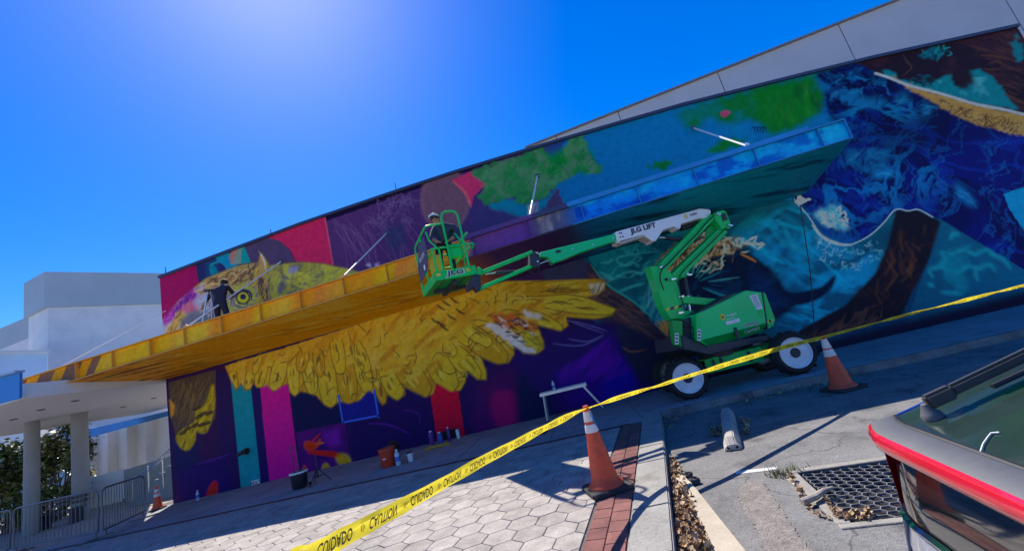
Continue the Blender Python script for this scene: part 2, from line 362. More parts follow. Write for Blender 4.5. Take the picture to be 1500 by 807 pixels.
# ------------------------------------------------------------------ the painted building
YW = 11.4                                             # wall plane
TOPX = [-12.56, -7.47, -4.0, -1.86, 1.5, 4.8, 9.43, 13.42]; TOPZ = [6.97, 7.33, 7.45, 7.5, 7.49, 7.43, 7.17, 6.80]
WX0, WX1 = -12.56, 13.42
def ztop(x): return np.interp(x, TOPX, TOPZ)
YF = 9.2                                              # front of the canopy
def zpl(x, y): return (3.85+0.0185*x)+(0.37+0.0105*x)*(YW-y)/(YW-9.2)      # underside of the canopy, rising a little to the front
def zsof(x): return zpl(x, YF)
KS = YF/8.0
CXL, CXR = -15.0, 6.92                                # its ends along the front edge
mural = thing('painted_building', 'long building covered with a colourful bird and sea mural', 'building', (0.4, 14, 0))
PAINT = paint_mat('mural_paint')

wp = Paint(WX0, WX1, -0.04, 7.56, 0.02, lambda x, y: (lambda p: (p[0], p[2]))(W(x, y, YW)))
wp.gain = np.array([2.3, 1.95, 1.35])
P_ = wp
# ---- grounds of colour
P_.poly([(200, 300), (1800, -120), (1800, 600), (200, 800)], (24, 8, 62))
P_.grad([(460, 330), (860, 190), (860, 330), (700, 420), (460, 480)], (84, 52, 118), (60, 42, 112), (480, 340), (800, 280))
P_.poly([(225, 412), (290, 380), (300, 420), (262, 470), (238, 500)], (152, 24, 98))
P_.poly([(286, 384), (360, 355), (372, 400), (292, 420)], (36, 44, 104))
P_.poly([(300, 385), (320, 377), (322, 412), (303, 415)], (28, 62, 128), 0.03)
P_.stroke([(309, 389), (314, 400), (322, 409)], 0.13, (22, 128, 160)); P_.stroke([(307, 388), (326, 381)], 0.03, (40, 150, 175))
P_.stroke([(324, 375), (334, 382), (343, 396)], 0.2, (28, 140, 190), taper=False)
P_.poly([(338, 372), (345, 363), (356, 360), (366, 368), (370, 385), (340, 388)], (30, 150, 165)); P_.poly([(336, 374), (343, 364), (354, 360), (353, 386), (339, 387)], (122, 150, 150)); P_.poly([(336, 375), (341, 366), (347, 364), (342, 386), (338, 386)], (172, 120, 128), 0.03)
P_.poly([(358, 362), (393, 347), (409, 352), (424, 366), (436, 390), (370, 390)], (78, 66, 112))
P_.poly([(393, 348), (476, 316), (488, 390), (436, 388), (425, 366), (410, 353)], (196, 48, 104))
P_.stroke([(476, 318), (488, 388)], 0.02, (215, 95, 140), taper=False)
for k in range(26):                                    # chalk drawing on the purple
    a = (485+RNG.random()*110, 318+RNG.random()*20); P_.stroke([a, (a[0]+8+RNG.random()*18, a[1]+22), (a[0]+20+RNG.random()*24, a[1]+52+RNG.random()*24)], 0.012, (128, 100, 160), 0.5)
for k in range(60):
    a = (545+RNG.random()*60, 285+RNG.random()*45); P_.stroke([a, (a[0]+RNG.normal(0, 7), a[1]+RNG.normal(0, 6)), (a[0]+RNG.normal(0, 10), a[1]+RNG.normal(0, 9))], 0.014, (120, 100, 160), 0.5)
P_.poly([(560, 335), (590, 325), (596, 360), (570, 370)], (44, 58, 112), 0.2, 0.8)
P_.poly([(690, 300), (780, 275), (860, 260), (850, 350), (690, 400)], (58, 56, 124), 0.3, 0.9)
for r, c in ((36, (128, 96, 126)), (33, (110, 82, 112))):
    P_.poly([(652+r*math.cos(t), 293+r*1.3*math.sin(t)) for t in np.linspace(0, 6.28, 40)], c, 0.05)
P_.poly([(662, 264), (690, 251), (700, 262), (713, 270), (694, 287), (691, 300), (676, 280)], (196, 58, 116)); P_.stroke([(664, 266), (682, 283), (690, 304)], 0.05, (222, 110, 130), 0.7)
# blue run to the right of the purple
P_.grad([(800, 215), (1260, 70), (1260, 300), (830, 330), (812, 280)], (0, 116, 190), (0, 128, 200), (830, 260), (1180, 170), soft=0.06)
P_.poly([(795, 210), (830, 203), (811, 236)], (38, 70, 150))
P_.poly([(718, 292), (740, 290), (775, 300), (800, 290), (812, 280), (800, 305), (760, 318), (741, 312), (720, 305)], (16, 128, 172), 0.05, wob=0.04)
GR = [(692, 250), (745, 232), (797, 216), (812, 240), (838, 200), (855, 196), (862, 225), (880, 247), (872, 256), (850, 250), (835, 262), (820, 266), (800, 288), (770, 300), (745, 290), (715, 298), (700, 290), (712, 271), (697, 262)]
P_.poly(GR, (44, 134, 82), 0.03, wob=0.05); P_.poly([(790, 235), (850, 205), (878, 245), (840, 258), (800, 275)], (14, 130, 62), 0.15, wob=0.06)
P_.mottle(GR, (96, 140, 122), 2.2, 0.52, 0.6); P_.mottle(GR, (20, 100, 60), 3.1, 0.6, 0.6)
P_.fur(GR, 90, 0.25, 40, [(30, 100, 80), (90, 110, 120), (60, 160, 100)], 0.015, 70)
P_.poly([(800, 300), (812, 284), (818, 276), (824, 300), (832, 325), (800, 335)], (74, 62, 112), wob=0.03); P_.poly([(772, 302), (788, 296), (786, 316), (776, 320)], (150, 150, 185), 0.03)
P_.stroke([(777, 300), (774, 322)], 0.04, (200, 200, 225)); P_.stroke([(787, 296), (780, 318)], 0.03, (120, 110, 160))
P_.poly([(905, 180), (990, 155), (985, 240), (915, 262)], (0, 122, 196), 0.7); P_.poly([(945, 245), (985, 232), (975, 250)], (20, 124, 60), 0.03, wob=0.05); P_.poly([(880, 285), (900, 272), (905, 282)], (20, 124, 80), 0.03, wob=0.03)
G2 = [(988, 165), (1040, 147), (1100, 128), (1195, 110), (1212, 130), (1208, 160), (1170, 185), (1128, 198), (1105, 180), (1085, 170), (1072, 190), (1055, 178), (1040, 172), (1020, 190), (1005, 182)]
P_.poly(G2, (10, 122, 60), 0.14, wob=0.07); P_.poly([(1095, 140), (1195, 112), (1210, 150), (1165, 186), (1128, 196), (1110, 165)], (14, 128, 44), 0.1, wob=0.06)
P_.fur([(1110, 145), (1195, 116), (1205, 165), (1135, 190)], 70, 0.55, 80, [(50, 150, 50), (6, 84, 50), (20, 130, 60)], 0.05, 12, 0.1, 0.5, 0.1, True)
P_.poly([(1035, 222), (1060, 205), (1098, 202), (1085, 215), (1045, 226)], (20, 130, 62), 0.03, wob=0.05); P_.mottle([(1000, 170), (1090, 142), (1095, 205), (1000, 222)], (24, 136, 196), 1.8, 0.5, 0.6, 0.45, 4.0)
P_.poly([(1056, 168), (1062, 160), (1072, 163), (1066, 170), (1058, 172)], (190, 80, 130), wob=0.02)
for k in range(5): P_.stroke([(1100+k*4, 190+k*1.2), (1104+k*4, 186), (1107+k*4, 196)], 0.014, (10, 50, 90))
# ---- navy pelt on the right with pale blue wisps
NV = [(1196, 108), (1258, 92), (1300, 112), (1380, 150), (1440, 185), (1505, 195), (1720, 250), (1720, 500), (1500, 405), (1440, 360), (1385, 325), (1345, 308), (1312, 308), (1290, 330), (1272, 350), (1240, 360), (1205, 345), (1160, 292), (1205, 250), (1245, 205), (1213, 165), (1208, 130)]
P_.poly(NV, (4, 14, 104), 0.04)
P_.swirl(NV, (0, 6, 66), 0.5, 1.2, 0.3, 2.5, 0.8, 4, 1.6, 0.7)
P_.swirl(NV, (8, 44, 150), 0.6, 1.3, 0.62, 3.0, 0.65, 7, 2.0, -0.6)
TL = [(1196, 108), (1258, 94), (1300, 112), (1345, 140), (1350, 175), (1260, 185), (1213, 165)]
P_.swirl(TL, (24, 124, 190), 0.9, 0.9, 0.66, 6.0, 0.95, 11, 1.5, -0.5, 0.3); P_.swirl(TL, (1, 6, 60), 0.9, 0.9, 0.75, 8.0, 0.8, 31, 1.5, -0.5, 0.3)
MIDR = [(1180, 280), (1230, 215), (1320, 205), (1400, 260), (1340, 300), (1240, 345), (1190, 315)]
P_.swirl(MIDR, (20, 108, 176), 1.0, 0.9, 0.72, 6.0, 0.8, 21, 1.4, 0.5, 0.4); P_.swirl(NV, (16, 84, 160), 1.2, 0.9, 0.84, 9.0, 0.6, 41, 2.2, 0.9, 0.2)
ANG = lambda u, v: 140+40*math.sin(u*0.9)+40*math.cos(v*1.1)
for Z in ([(1203, 120), (1222, 134), (1240, 138), (1222, 142)], [(1250, 130), (1262, 142), (1298, 146), (1285, 160), (1255, 150)], [(1312, 142), (1325, 134), (1330, 148), (1318, 154)], [(1270, 222), (1300, 222), (1298, 240), (1312, 255), (1285, 262), (1275, 250)], [(1236, 225), (1248, 218), (1256, 240), (1245, 236)], [(1398, 268), (1415, 280), (1430, 300), (1415, 298)], [(1355, 150), (1366, 160), (1352, 170)]):
    P_.poly(Z, (26, 124, 186), 0.10, 0.8, smooth=True); P_.fur(Z, 8, 0.3, ANG, [(50, 150, 205), (4, 20, 100)], 0.02, 20, 0.4, 0.6, 0.05)
P_.fur(NV, 90, 0.4, ANG, [(20, 90, 175), (2, 8, 70)], 0.022, 14, 0.35, 0.45, 0.06)
# brown reef and beach, top right
BR = [(1255, 93), (1500, 34), (1720, -30), (1720, 235), (1500, 172), (1380, 128), (1290, 108)]
P_.poly(BR, (58, 32, 50)); P_.swirl(BR, (30, 18, 40), 0.6, 1.0, 0.4, 3, 0.8, 6, 1.8, -0.6, 0.1); P_.fur([(1420, 60), (1500, 45), (1500, 160), (1460, 130)], 90, 0.4, -45, [(84, 50, 60), (40, 22, 40), (104, 66, 56)], 0.025, 14, 0.2, 0.6)
P_.poly([(1285, 108), (1300, 104), (1313, 107), (1312, 118), (1330, 120), (1355, 124), (1370, 116), (1392, 110), (1395, 125), (1412, 130), (1418, 104), (1435, 104), (1462, 122), (1490, 160), (1440, 155), (1330, 128)], (18, 140, 160), 0.03, wob=0.03)
P_.mottle([(1330, 120), (1480, 110), (1490, 160), (1340, 130)], (90, 190, 205), 2.6, 0.55, 0.8); P_.poly([(1395, 112), (1420, 96), (1428, 120), (1415, 132)], (40, 26, 44), 0.05, wob=0.05); P_.fur([(1335, 108), (1365, 112), (1365, 128), (1340, 122)], 40, 0.2, 20, [(30, 26, 48), (20, 90, 110)], 0.02, 50)
P_.poly([(1345, 80), (1362, 70), (1382, 66), (1392, 78), (1370, 88), (1350, 86)], (16, 110, 140), 0.04, wob=0.05); P_.fur([(1345, 80), (1362, 70), (1382, 66), (1392, 78), (1370, 88)], 20, 0.2, 60, [(20, 40, 60), (40, 160, 170)], 0.02, 40)
P_.poly([(1482, 62), (1490, 52), (1500, 75), (1498, 90), (1488, 88)], (24, 130, 150), 0.03, wob=0.04)
P_.stroke([(1322, 80), (1330, 92), (1335, 100), (1322, 112)], 0.02, (110, 84, 60), 0.5)
P_.poly([(1305, 112), (1335, 128), (1380, 140), (1430, 154), (1505, 170), (1720, 232), (1720, 262), (1500, 199), (1470, 192), (1425, 180), (1390, 164), (1362, 148), (1330, 130)], (206, 160, 96), 0.03, wob=0.03)
P_.fur([(1375, 146), (1430, 165), (1500, 182), (1500, 198), (1465, 190), (1425, 178), (1390, 162)], 190, 0.16, 30, [(120, 84, 50), (90, 64, 60), (224, 184, 120)], 0.016, 40, 0.5)
P_.stroke([(1283, 108), (1305, 115), (1333, 126), (1380, 138), (1430, 153), (1500, 168), (1720, 230)], 0.04, (200, 206, 214), taper=False)
# ---- lower right: water, wave foam, trunk
TE = [(860, 372), (870, 395), (890, 417), (930, 442), (957, 468), (990, 500), (1150, 505), (1215, 480), (1310, 440), (1315, 310), (1290, 330), (1272, 350), (1240, 361), (1205, 346), (1160, 293), (1000, 330)]
P_.poly([(840, 330), (1000, 300), (1160, 293), (1205, 346), (1240, 361), (1272, 350), (1290, 330), (1312, 308), (1345, 308), (1385, 325), (1440, 360), (1500, 405), (1720, 500), (1720, 520), (1200, 540), (960, 590), (880, 520)], (10, 60, 96))
P_.poly(TE, (6, 104, 124), 0.04); P_.poly([(1080, 350), (1160, 296), (1200, 345), (1240, 362), (1290, 360), (1290, 420), (1220, 480), (1140, 500), (1120, 440)], (4, 128, 176), 0.25)
P_.swirl(TE, (2, 56, 88), 0.5, 1.0, 0.3, 2.2, 0.8, 5, 2.5, 0.3); P_.swirl([(865, 375), (960, 350), (975, 430), (940, 450)], (50, 150, 165), 0.9, 1.0, 0.82, 7, 0.6, 15, 2.0, 0.2); P_.swirl([(1085, 340), (1160, 300), (1300, 340), (1230, 480), (1130, 490)], (24, 160, 206), 0.6, 0.8, 0.62, 3.0, 0.6, 25, 2.4, -0.9)
P_.fur([(1090, 350), (1160, 310), (1200, 350), (1180, 420), (1130, 400)], 40, 0.9, -55, [(40, 160, 200), (6, 90, 150)], 0.05, 10, 0.2, 0.35, 0.12)
for pts in ([(880, 385), (892, 384), (898, 378)], [(930, 372), (905, 378), (910, 388), (925, 388)], [(935, 390), (925, 384), (915, 390)], [(878, 398), (890, 404), (896, 408), (880, 406)], [(890, 412), (905, 405), (922, 398), (942, 400)], [(905, 428), (925, 420), (945, 415)]):
    P_.stroke(pts, 0.035, (60, 160, 175), 0.6, 0.06)
DK = [(1000, 372), (1050, 350), (1090, 372), (1120, 400), (1135, 440), (1150, 455), (1140, 478), (1090, 480), (1040, 470), (985, 470), (990, 420)]
DK = [(985, 400), (1010, 372), (1045, 352), (1085, 364), (1118, 384), (1142, 410), (1158, 436), (1160, 452), (1148, 462), (1130, 470), (1090, 480), (1040, 470), (985, 470)]
P_.poly(DK, (3, 18, 50), 0.05, smooth=True); P_.poly([(1132, 424), (1160, 428), (1200, 421), (1218, 406), (1224, 404), (1220, 420), (1200, 438), (1165, 448), (1135, 448)], (4, 20, 56), 0.02, smooth=True)
P_.poly([(1100, 392), (1130, 412), (1146, 445), (1128, 462), (1100, 430)], (6, 34, 84), 0.12, 0.8); P_.swirl(DK, (8, 52, 92), 0.7, 0.8, 0.75, 4, 0.5, 3, 2.0, 0.5)
for q in range(60):                                    # rays round the eye
    t = RNG.random()*2*math.pi; r0, r1 = 12+RNG.random()*14, 40+RNG.random()*34; cx, cy = 1012, 418
    P_.stroke([(cx+r0*math.cos(t)*1.3, cy+r0*math.sin(t)), (cx+r1*math.cos(t+0.08), cy+r1*math.sin(t+0.08)*0.85)], 0.022, [(30, 130, 150), (10, 70, 110), (70, 160, 170)][q % 3], 0.55)
P_.fur([(905, 470), (960, 400), (975, 430), (990, 500), (950, 490)], 110, 0.55, 58, [(80, 170, 185), (14, 100, 124), (6, 76, 106)], 0.024, 9, 0.12, 0.55, 0.05)
FE = [(955, 398), (965, 378), (990, 360), (1030, 350), (1065, 352), (1090, 360), (1060, 372), (1020, 380), (985, 395), (970, 430), (962, 425)]
P_.poly(FE, (120, 104, 84), 0.05, wob=0.04); P_.fur(FE, 190, 0.22, 30, [(200, 180, 150), (60, 44, 40), (160, 120, 80), (30, 24, 34), (220, 206, 180)], 0.026, 30, 0.3)
P_.fur([(1010, 340), (1080, 350), (1110, 358), (1040, 400), (1000, 380)], 110, 0.22, 25, [(190, 180, 160), (110, 80, 60), (20, 30, 50), (200, 210, 200)], 0.022, 40, 0.4)
P_.fur([(965, 470), (985, 460), (995, 490), (985, 505), (968, 490)], 50, 0.28, -60, [(190, 130, 70), (120, 70, 40), (220, 170, 110)], 0.035, 20, 0.4)
P_.stroke([(1085, 372), (1098, 378), (1108, 384)], 0.03, (190, 120, 60)); P_.fur([(1070, 345), (1120, 350), (1115, 362), (1075, 358)], 14, 0.2, 20, [(220, 230, 225)], 0.03, 40, 0.5)
TR = [(840, 395), (865, 385), (890, 418), (930, 445), (985, 500), (985, 545), (940, 520), (890, 480), (850, 440), (830, 400)]
P_.poly(TR, (46, 38, 58), 0.04); P_.fur([(845, 400), (870, 400), (930, 450), (980, 510), (940, 505), (880, 455)], 150, 0.5, -42, [(74, 52, 62), (28, 26, 48), (92, 64, 66)], 0.03, 12, 0.25, 0.7)
P_.stroke([(866, 388), (890, 417), (930, 443), (958, 468)], 0.025, (40, 140, 150), 0.8)
# the trunk at the right
TK = [(1312, 308), (1345, 308), (1378, 325), (1362, 378), (1335, 430), (1322, 462), (1225, 488), (1160, 505), (1110, 520), (1180, 478), (1240, 445), (1282, 400), (1300, 360)]
P_.grad([(1375, 320), (1500, 395), (1560, 420), (1560, 445), (1325, 480), (1360, 380)], (8, 78, 110), (6, 96, 130), (1340, 450), (1480, 360))
P_.poly(TK, (20, 15, 32), 0.04); P_.swirl(TK, (52, 27, 34), 1.1, 0.8, 0.8, 6, 0.7, 8, 3.0, 1.0, 0.1); P_.fur([(1315, 325), (1362, 330), (1330, 420), (1285, 450), (1250, 460), (1290, 400)], 26, 0.7, 65, [(92, 50, 46), (22, 18, 44), (110, 66, 48)], 0.03, 12, 0.4, 0.55, 0.06, True)
P_.fur([(1180, 485), (1290, 455), (1280, 470), (1160, 500)], 50, 0.5, 25, [(90, 54, 50), (26, 22, 44)], 0.03, 12, 0.3, 0.6)
for pts in ([(1366, 405), (1362, 395), (1378, 390), (1384, 378), (1380, 370), (1395, 372)], [(1395, 372), (1412, 366), (1428, 372), (1445, 366), (1460, 375)], [(1380, 392), (1400, 398), (1420, 390), (1438, 395)], [(1432, 410), (1430, 395), (1450, 388), (1458, 398)], [(1392, 350), (1398, 342), (1404, 346)], [(1450, 372), (1470, 380), (1480, 395)], [(1360, 415), (1368, 420)], [(1380, 428), (1410, 430)]):
    P_.stroke(pts, 0.06, (40, 160, 175), 0.55, 0.08)
P_.mottle([(1350, 370), (1470, 350), (1500, 410), (1370, 440)], (20, 140, 160), 1.6, 0.5, 0.55)
# foam
P_.stroke([(1166, 296), (1185, 318), (1202, 343), (1222, 354), (1242, 359), (1262, 352), (1278, 342), (1295, 326), (1312, 307), (1330, 309), (1345, 307), (1366, 318)], 0.015, (176, 198, 212), taper=False); P_.stroke([(1190, 330), (1205, 347), (1230, 358), (1250, 358)], 0.04, (214, 224, 230), 0.9)
P_.poly([(1162, 292), (1172, 285), (1180, 290), (1192, 290), (1180, 296), (1168, 302)], (196, 206, 220), wob=0.03)
P_.poly([(1192, 318), (1198, 308), (1215, 302), (1238, 304), (1222, 312), (1230, 320), (1243, 330), (1225, 336), (1205, 330)], (110, 178, 196), 0.05, wob=0.05); P_.fur([(1195, 318), (1215, 304), (1238, 306), (1243, 332), (1210, 332)], 70, 0.14, 10, [(226, 236, 238), (60, 150, 175), (236, 240, 240)], 0.026, 60, 0.5)
P_.fur([(1195, 345), (1240, 365), (1290, 350), (1300, 370), (1250, 400), (1200, 380)], 130, 0.1, 20, [(120, 200, 215), (20, 110, 150), (170, 205, 215)], 0.012, 60, 0.4, 0.6, 0.03)
P_.poly([(1470, 284), (1560, 255), (1560, 375), (1500, 338), (1478, 305)], (10, 140, 190))
# dark skirting along the foot of the wall at the right
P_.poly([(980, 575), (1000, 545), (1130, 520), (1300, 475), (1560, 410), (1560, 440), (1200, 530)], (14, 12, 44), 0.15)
# ---- lower middle: purples
P_.poly([(690, 415), (830, 330), (860, 395), (860, 440), (780, 440), (690, 440)], (44, 24, 74), 0.15); P_.poly([(790, 380), (840, 365), (862, 395), (850, 420), (800, 415)], (42, 44, 80), 0.1)
P_.poly([(400, 560), (900, 470), (990, 520), (980, 590), (430, 705)], (30, 8, 70), 0.05); P_.poly([(700, 560), (762, 540), (752, 640), (690, 640)], (60, 8, 78), 0.25, 0.8); P_.poly([(722, 578), (742, 572), (755, 580), (757, 620), (735, 628), (722, 610)], (118, 6, 84), 0.12, smooth=True)
P_.poly([(755, 545), (820, 520), (815, 620), (760, 635)], (10, 14, 62), 0.2); P_.poly([(740, 520), (800, 490), (880, 470), (960, 530), (970, 580), (820, 610)], (26, 10, 82), 0.2)
P_.poly([(812, 545), (845, 535), (880, 510), (892, 486), (905, 510), (925, 545), (935, 580), (830, 595), (818, 570)], (40, 4, 120), 0.22); P_.poly([(882, 540), (905, 520), (930, 550), (935, 585), (880, 590)], (24, 6, 140), 0.15)
P_.fur([(815, 545), (890, 495), (925, 545), (830, 580)], 90, 0.7, 38, [(64, 10, 150), (28, 2, 90), (80, 16, 140)], 0.05, 10, 0.12, 0.35, 0.1, True)
for pts in ([(828, 467), (855, 478), (885, 488)], [(810, 503), (850, 506), (885, 492)], [(832, 496), (860, 500), (884, 490)], [(840, 470), (868, 478), (890, 485)]): P_.stroke(pts, 0.02, (84, 76, 150), 0.7)
P_.poly([(900, 470), (975, 500), (985, 560), (940, 560), (915, 520)], (24, 26, 58), 0.1); P_.stroke([(912, 508), (925, 515), (945, 512)], 0.03, (100, 64, 60), 0.7); P_.poly([(505, 590), (620, 560), (640, 640), (520, 670)], (22, 6, 72), 0.1)
P_.stroke([(540, 620), (570, 622), (600, 635)], 0.03, (70, 20, 130), 0.7); P_.stroke([(590, 600), (612, 605), (615, 620)], 0.03, (60, 16, 110), 0.6)
# ---- lower left
P_.poly([(245, 550), (335, 530), (350, 716), (258, 740)], (38, 8, 66)); P_.poly([(315, 545), (338, 540), (353, 714), (330, 722)], (28, 8, 72)); P_.poly([(250, 640), (285, 632), (300, 690), (255, 700)], (16, 16, 72), 0.15); P_.poly([(260, 690), (330, 668), (340, 718), (260, 738)], (26, 4, 84), 0.1)
P_.stroke([(288, 680), (315, 672), (338, 664)], 0.03, (60, 20, 120), 0.8)
P_.poly([(302, 730), (307, 712), (315, 704), (319, 712), (316, 726)], (200, 44, 50), 0.03, smooth=True)
P_.poly([(247, 560), (316, 541), (316, 612), (302, 632), (284, 632), (275, 620), (258, 640), (250, 610)], (62, 52, 50)); P_.fur([(250, 565), (312, 548), (306, 585), (268, 640), (254, 600)], 130, 0.35, 62, [(84, 70, 54), (44, 38, 48), (96, 80, 50)], 0.028, 16, 0.2, 0.6)
wp.gain = np.array([1.34, 1.22, 1.1])
Y1 = [(258, 640), (268, 628), (284, 618), (288, 600), (300, 592), (312, 562), (315, 590), (311, 612), (303, 632), (292, 634), (287, 628), (286, 645), (276, 659), (264, 655)]
P_.poly(Y1, (178, 150, 44), 0.02, smooth=True); P_.fur(Y1, 60, 0.3, 62, [(206, 182, 60), (120, 96, 40), (190, 160, 50)], 0.026, 14, 0.2, 0.9, None, True); P_.poly([(248, 585), (256, 592), (255, 606), (250, 612)], (200, 140, 60), 0.03)
for a in ((284, 600), (287, 612), (293, 608), (302, 607), (298, 622), (291, 624), (263, 636), (270, 630), (281, 625)): P_.stroke([a, (a[0]+6, a[1]-3), (a[0]+10, a[1]-4)], 0.06, (70, 54, 30), 0.9)
wp.gain = np.array([2.3, 1.95, 1.35])
P_.poly([(365, 565), (382, 560), (397, 708), (380, 712)], (22, 6, 78)); P_.poly([(338, 555), (365, 548), (382, 708), (353, 716)], (0, 112, 138)); P_.poly([(380, 560), (421, 548), (438, 694), (395, 708)], (176, 26, 138))
P_.stroke([(396, 612), (423, 604)], 0.012, (140, 16, 110), 0.7); P_.stroke([(401, 646), (428, 639)], 0.012, (140, 16, 110), 0.7)
P_.poly([(423, 556), (500, 540), (510, 620), (434, 636)], (8, 10, 62)); P_.poly([(498, 570), (552, 562), (556, 608), (502, 616)], (14, 18, 118), 0.03)
P_.poly([(434, 633), (506, 618), (513, 682), (440, 694)], (66, 8, 96)); P_.mottle([(434, 633), (506, 618), (513, 682), (440, 694)], (30, 4, 80), 1.3, 0.5, 0.8); P_.poly([(446, 648), (452, 646), (462, 648), (470, 642), (464, 655), (455, 660), (447, 656)], (222, 66, 40), 0.02, smooth=True)
P_.stroke([(462, 650), (475, 648)], 0.04, (200, 90, 60)); P_.stroke([(455, 648), (470, 634)], 0.03, (180, 40, 60)); P_.stroke([(452, 662), (480, 664), (500, 668), (510, 676)], 0.08, (200, 40, 50)); P_.poly([(493, 672), (497, 665), (510, 668), (513, 682), (502, 684)], (216, 166, 60), 0.05, smooth=True); P_.poly([(472, 684), (476, 678), (482, 682), (483, 690), (472, 692)], (210, 150, 50), 0.03, smooth=True); P_.poly([(442, 690), (446, 680), (452, 692)], (210, 70, 40), 0.03); P_.poly([(470, 634), (495, 626), (500, 650), (480, 655)], (96, 20, 140), 0.1, 0.8)
P_.poly([(628, 560), (668, 550), (681.5, 641), (641, 651)], (226, 20, 78))
wp.gain = np.array([1.46, 1.36, 1.25])
# ---- the golden wing under the canopy
WING = [(329, 536), (352, 528), (420, 508), (520, 476), (612, 446), (700, 412), (770, 411), (850, 409), (880, 408), (888, 414), (886, 423), (876, 432), (860, 436), (884, 446), (905, 453), (896, 463), (872, 468), (830, 465), (833, 477), (822, 485), (803, 480), (786, 476), (797, 500), (797, 511), (787, 519), (768, 517), (752, 506), (754, 519), (745, 532), (728, 533), (706, 524), (713, 545), (713, 557), (700, 556), (685, 543), (682, 560), (675, 572), (660, 574), (640, 561), (635, 577), (624, 582), (605, 573), (592, 566), (594, 578), (582, 587), (568, 578), (566, 590), (560, 594), (550, 577), (540, 572), (527, 586), (512, 592), (497, 588), (485, 598), (474, 592), (464, 580), (455, 577), (440, 573), (432, 581), (424, 574), (422, 562), (412, 566), (400, 574), (391, 563), (386, 567), (376, 568), (371, 560), (368, 570), (359, 572), (354, 562), (346, 572), (341, 562), (335, 550)]
BEFORE = P_.c.copy()
Wm = P_.pts(WING); sl, m = P_.mask(Wm, 0.012); P_.blend(sl, m, P_.col((202, 160, 56)))
P_.stroke_uv(np.vstack([Wm[8:], Wm[:1]]), 0.02, (96, 66, 30), 0.8, taper=False)
def wang(u, v): return 62+26*np.clip((u+9)/8, 0, 1)*0-np.interp(u, [-10, -5, -1, 3], [-20, 5, 42, 58])
IN = [(345, 535), (520, 480), (690, 425), (870, 415), (880, 428), (820, 470), (745, 525), (665, 565), (600, 570), (520, 585), (430, 570), (360, 562)]
P_.swirl(WING, (164, 110, 38), 0.8, 0.7, 0.6, 3, 0.5, 12, 3.0, 1.0, 0.1); P_.fur(IN, 330, 0.7, wang, [(214, 180, 70), (208, 168, 56), (172, 116, 40), (222, 192, 84), (190, 138, 46)], 0.075, 11, 0.2, 0.8, 0.045)
def lobe(tip, root, w, c=(206, 172, 56), dark=(110, 78, 30), hi=(226, 200, 84)):
    a = P_.pts([root, tip]); d = a[1]-a[0]; L = np.linalg.norm(d); d /= L; n = np.array((-d[1], d[0]))
    out = [a[0]+d*L*t+n*w*s*math.sin(math.pi*min(1, t*0.62+0.28))**0.6 for s, ts in ((1, np.linspace(0.0, 0.93, 9)), (-1, np.linspace(0.93, 0.0, 9))) for t in ts]
    out.insert(9, a[1]); Q = np.array(out); sl, m = P_.mask(Q, 0.012)
    if sl is None: return
    P_.blend(sl, m, P_.col(c)); P_.stroke_uv(spline(Q, 2), 0.016, dark, 0.75, taper=False)
    for k in range(6):
        o = n*w*RNG.uniform(-0.6, 0.6); t0 = RNG.uniform(0.05, 0.5); t1 = t0+RNG.uniform(0.2, 0.4)
        P_.stroke_uv(np.array([a[0]+d*L*t0+o, a[0]+d*L*(t0+t1)/2+o*1.15, a[0]+d*L*t1+o*0.9]), RNG.uniform(0.015, 0.05), [hi, hi, (168, 118, 38), dark][k % 4] if k < 5 else dark, 0.75, 0.03)
for tip, root, w in (((345, 571), (340, 545), .14), ((362, 571), (368, 545), .16), ((378, 568), (385, 535), .2), ((401, 573), (412, 530), .26), ((432, 580), (428, 535), .2), ((459, 578), (450, 530), .22), ((484, 597), (478, 540), .3), ((513, 591), (505, 535), .32), ((540, 575), (528, 530), .24), ((561, 593), (552, 540), .18), ((585, 585), (565, 540), .28), ((626, 581), (590, 535), .36), ((664, 573), (635, 520), .36), ((702, 556), (665, 515), .28), ((742, 531), (690, 490), .34), ((786, 518), (740, 478), .36), ((824, 484), (775, 462), .2), ((902, 454), (800, 440), .24), ((884, 414), (770, 425), .22),
                    ((372, 548), (380, 522), .12), ((440, 545), (445, 515), .2), ((500, 548), (492, 500), .22), ((470, 552), (465, 515), .18), ((540, 545), (520, 505), .2), ((668, 520), (640, 495), .2), ((690, 505), (655, 470), .2), ((655, 490), (625, 470), .16), ((720, 505), (680, 478), .2)):
    lobe(tip, root, w, [(200, 166, 54), (206, 176, 62), (188, 142, 46)][RNG.integers(3)])
P_.fur([(560, 500), (680, 440), (690, 470), (640, 540), (570, 550)], 130, 0.6, 20, [(210, 170, 56), (180, 126, 42), (218, 186, 72)], 0.08, 12, 0.2, 0.7, 0.06)
for k in range(70):                                   # dark pen lines over the feathers
    q = P_.inside(IN, 1)[0]; t = math.radians(RNG.uniform(0, 360)); L = RNG.uniform(0.1, 0.28); d = np.array((math.cos(t), math.sin(t))); n = np.array((-d[1], d[0]))
    P_.stroke_uv(spline(np.array([q-d*L, q+n*L*RNG.uniform(-.5, .5), q+d*L*0.6+n*L*RNG.uniform(-.6, .6)]), 4), 0.016, (78, 54, 34), 0.8)
for a in ((640, 446), (648, 440), (660, 436), (632, 466), (640, 470), (668, 452), (655, 460), (645, 476)): P_.stroke([a, (a[0]+6, a[1]+5), (a[0]+13, a[1]+8)], 0.035, (66, 40, 34), 0.8)
for a in ((690, 470), (700, 478), (712, 488), (735, 455), (750, 462), (790, 428), (770, 440), (800, 445), (830, 440), (820, 425), (850, 452)): P_.stroke([a, (a[0]+12, a[1]-2), (a[0]+26, a[1]+2)], 0.016, (90, 64, 34), 0.85)
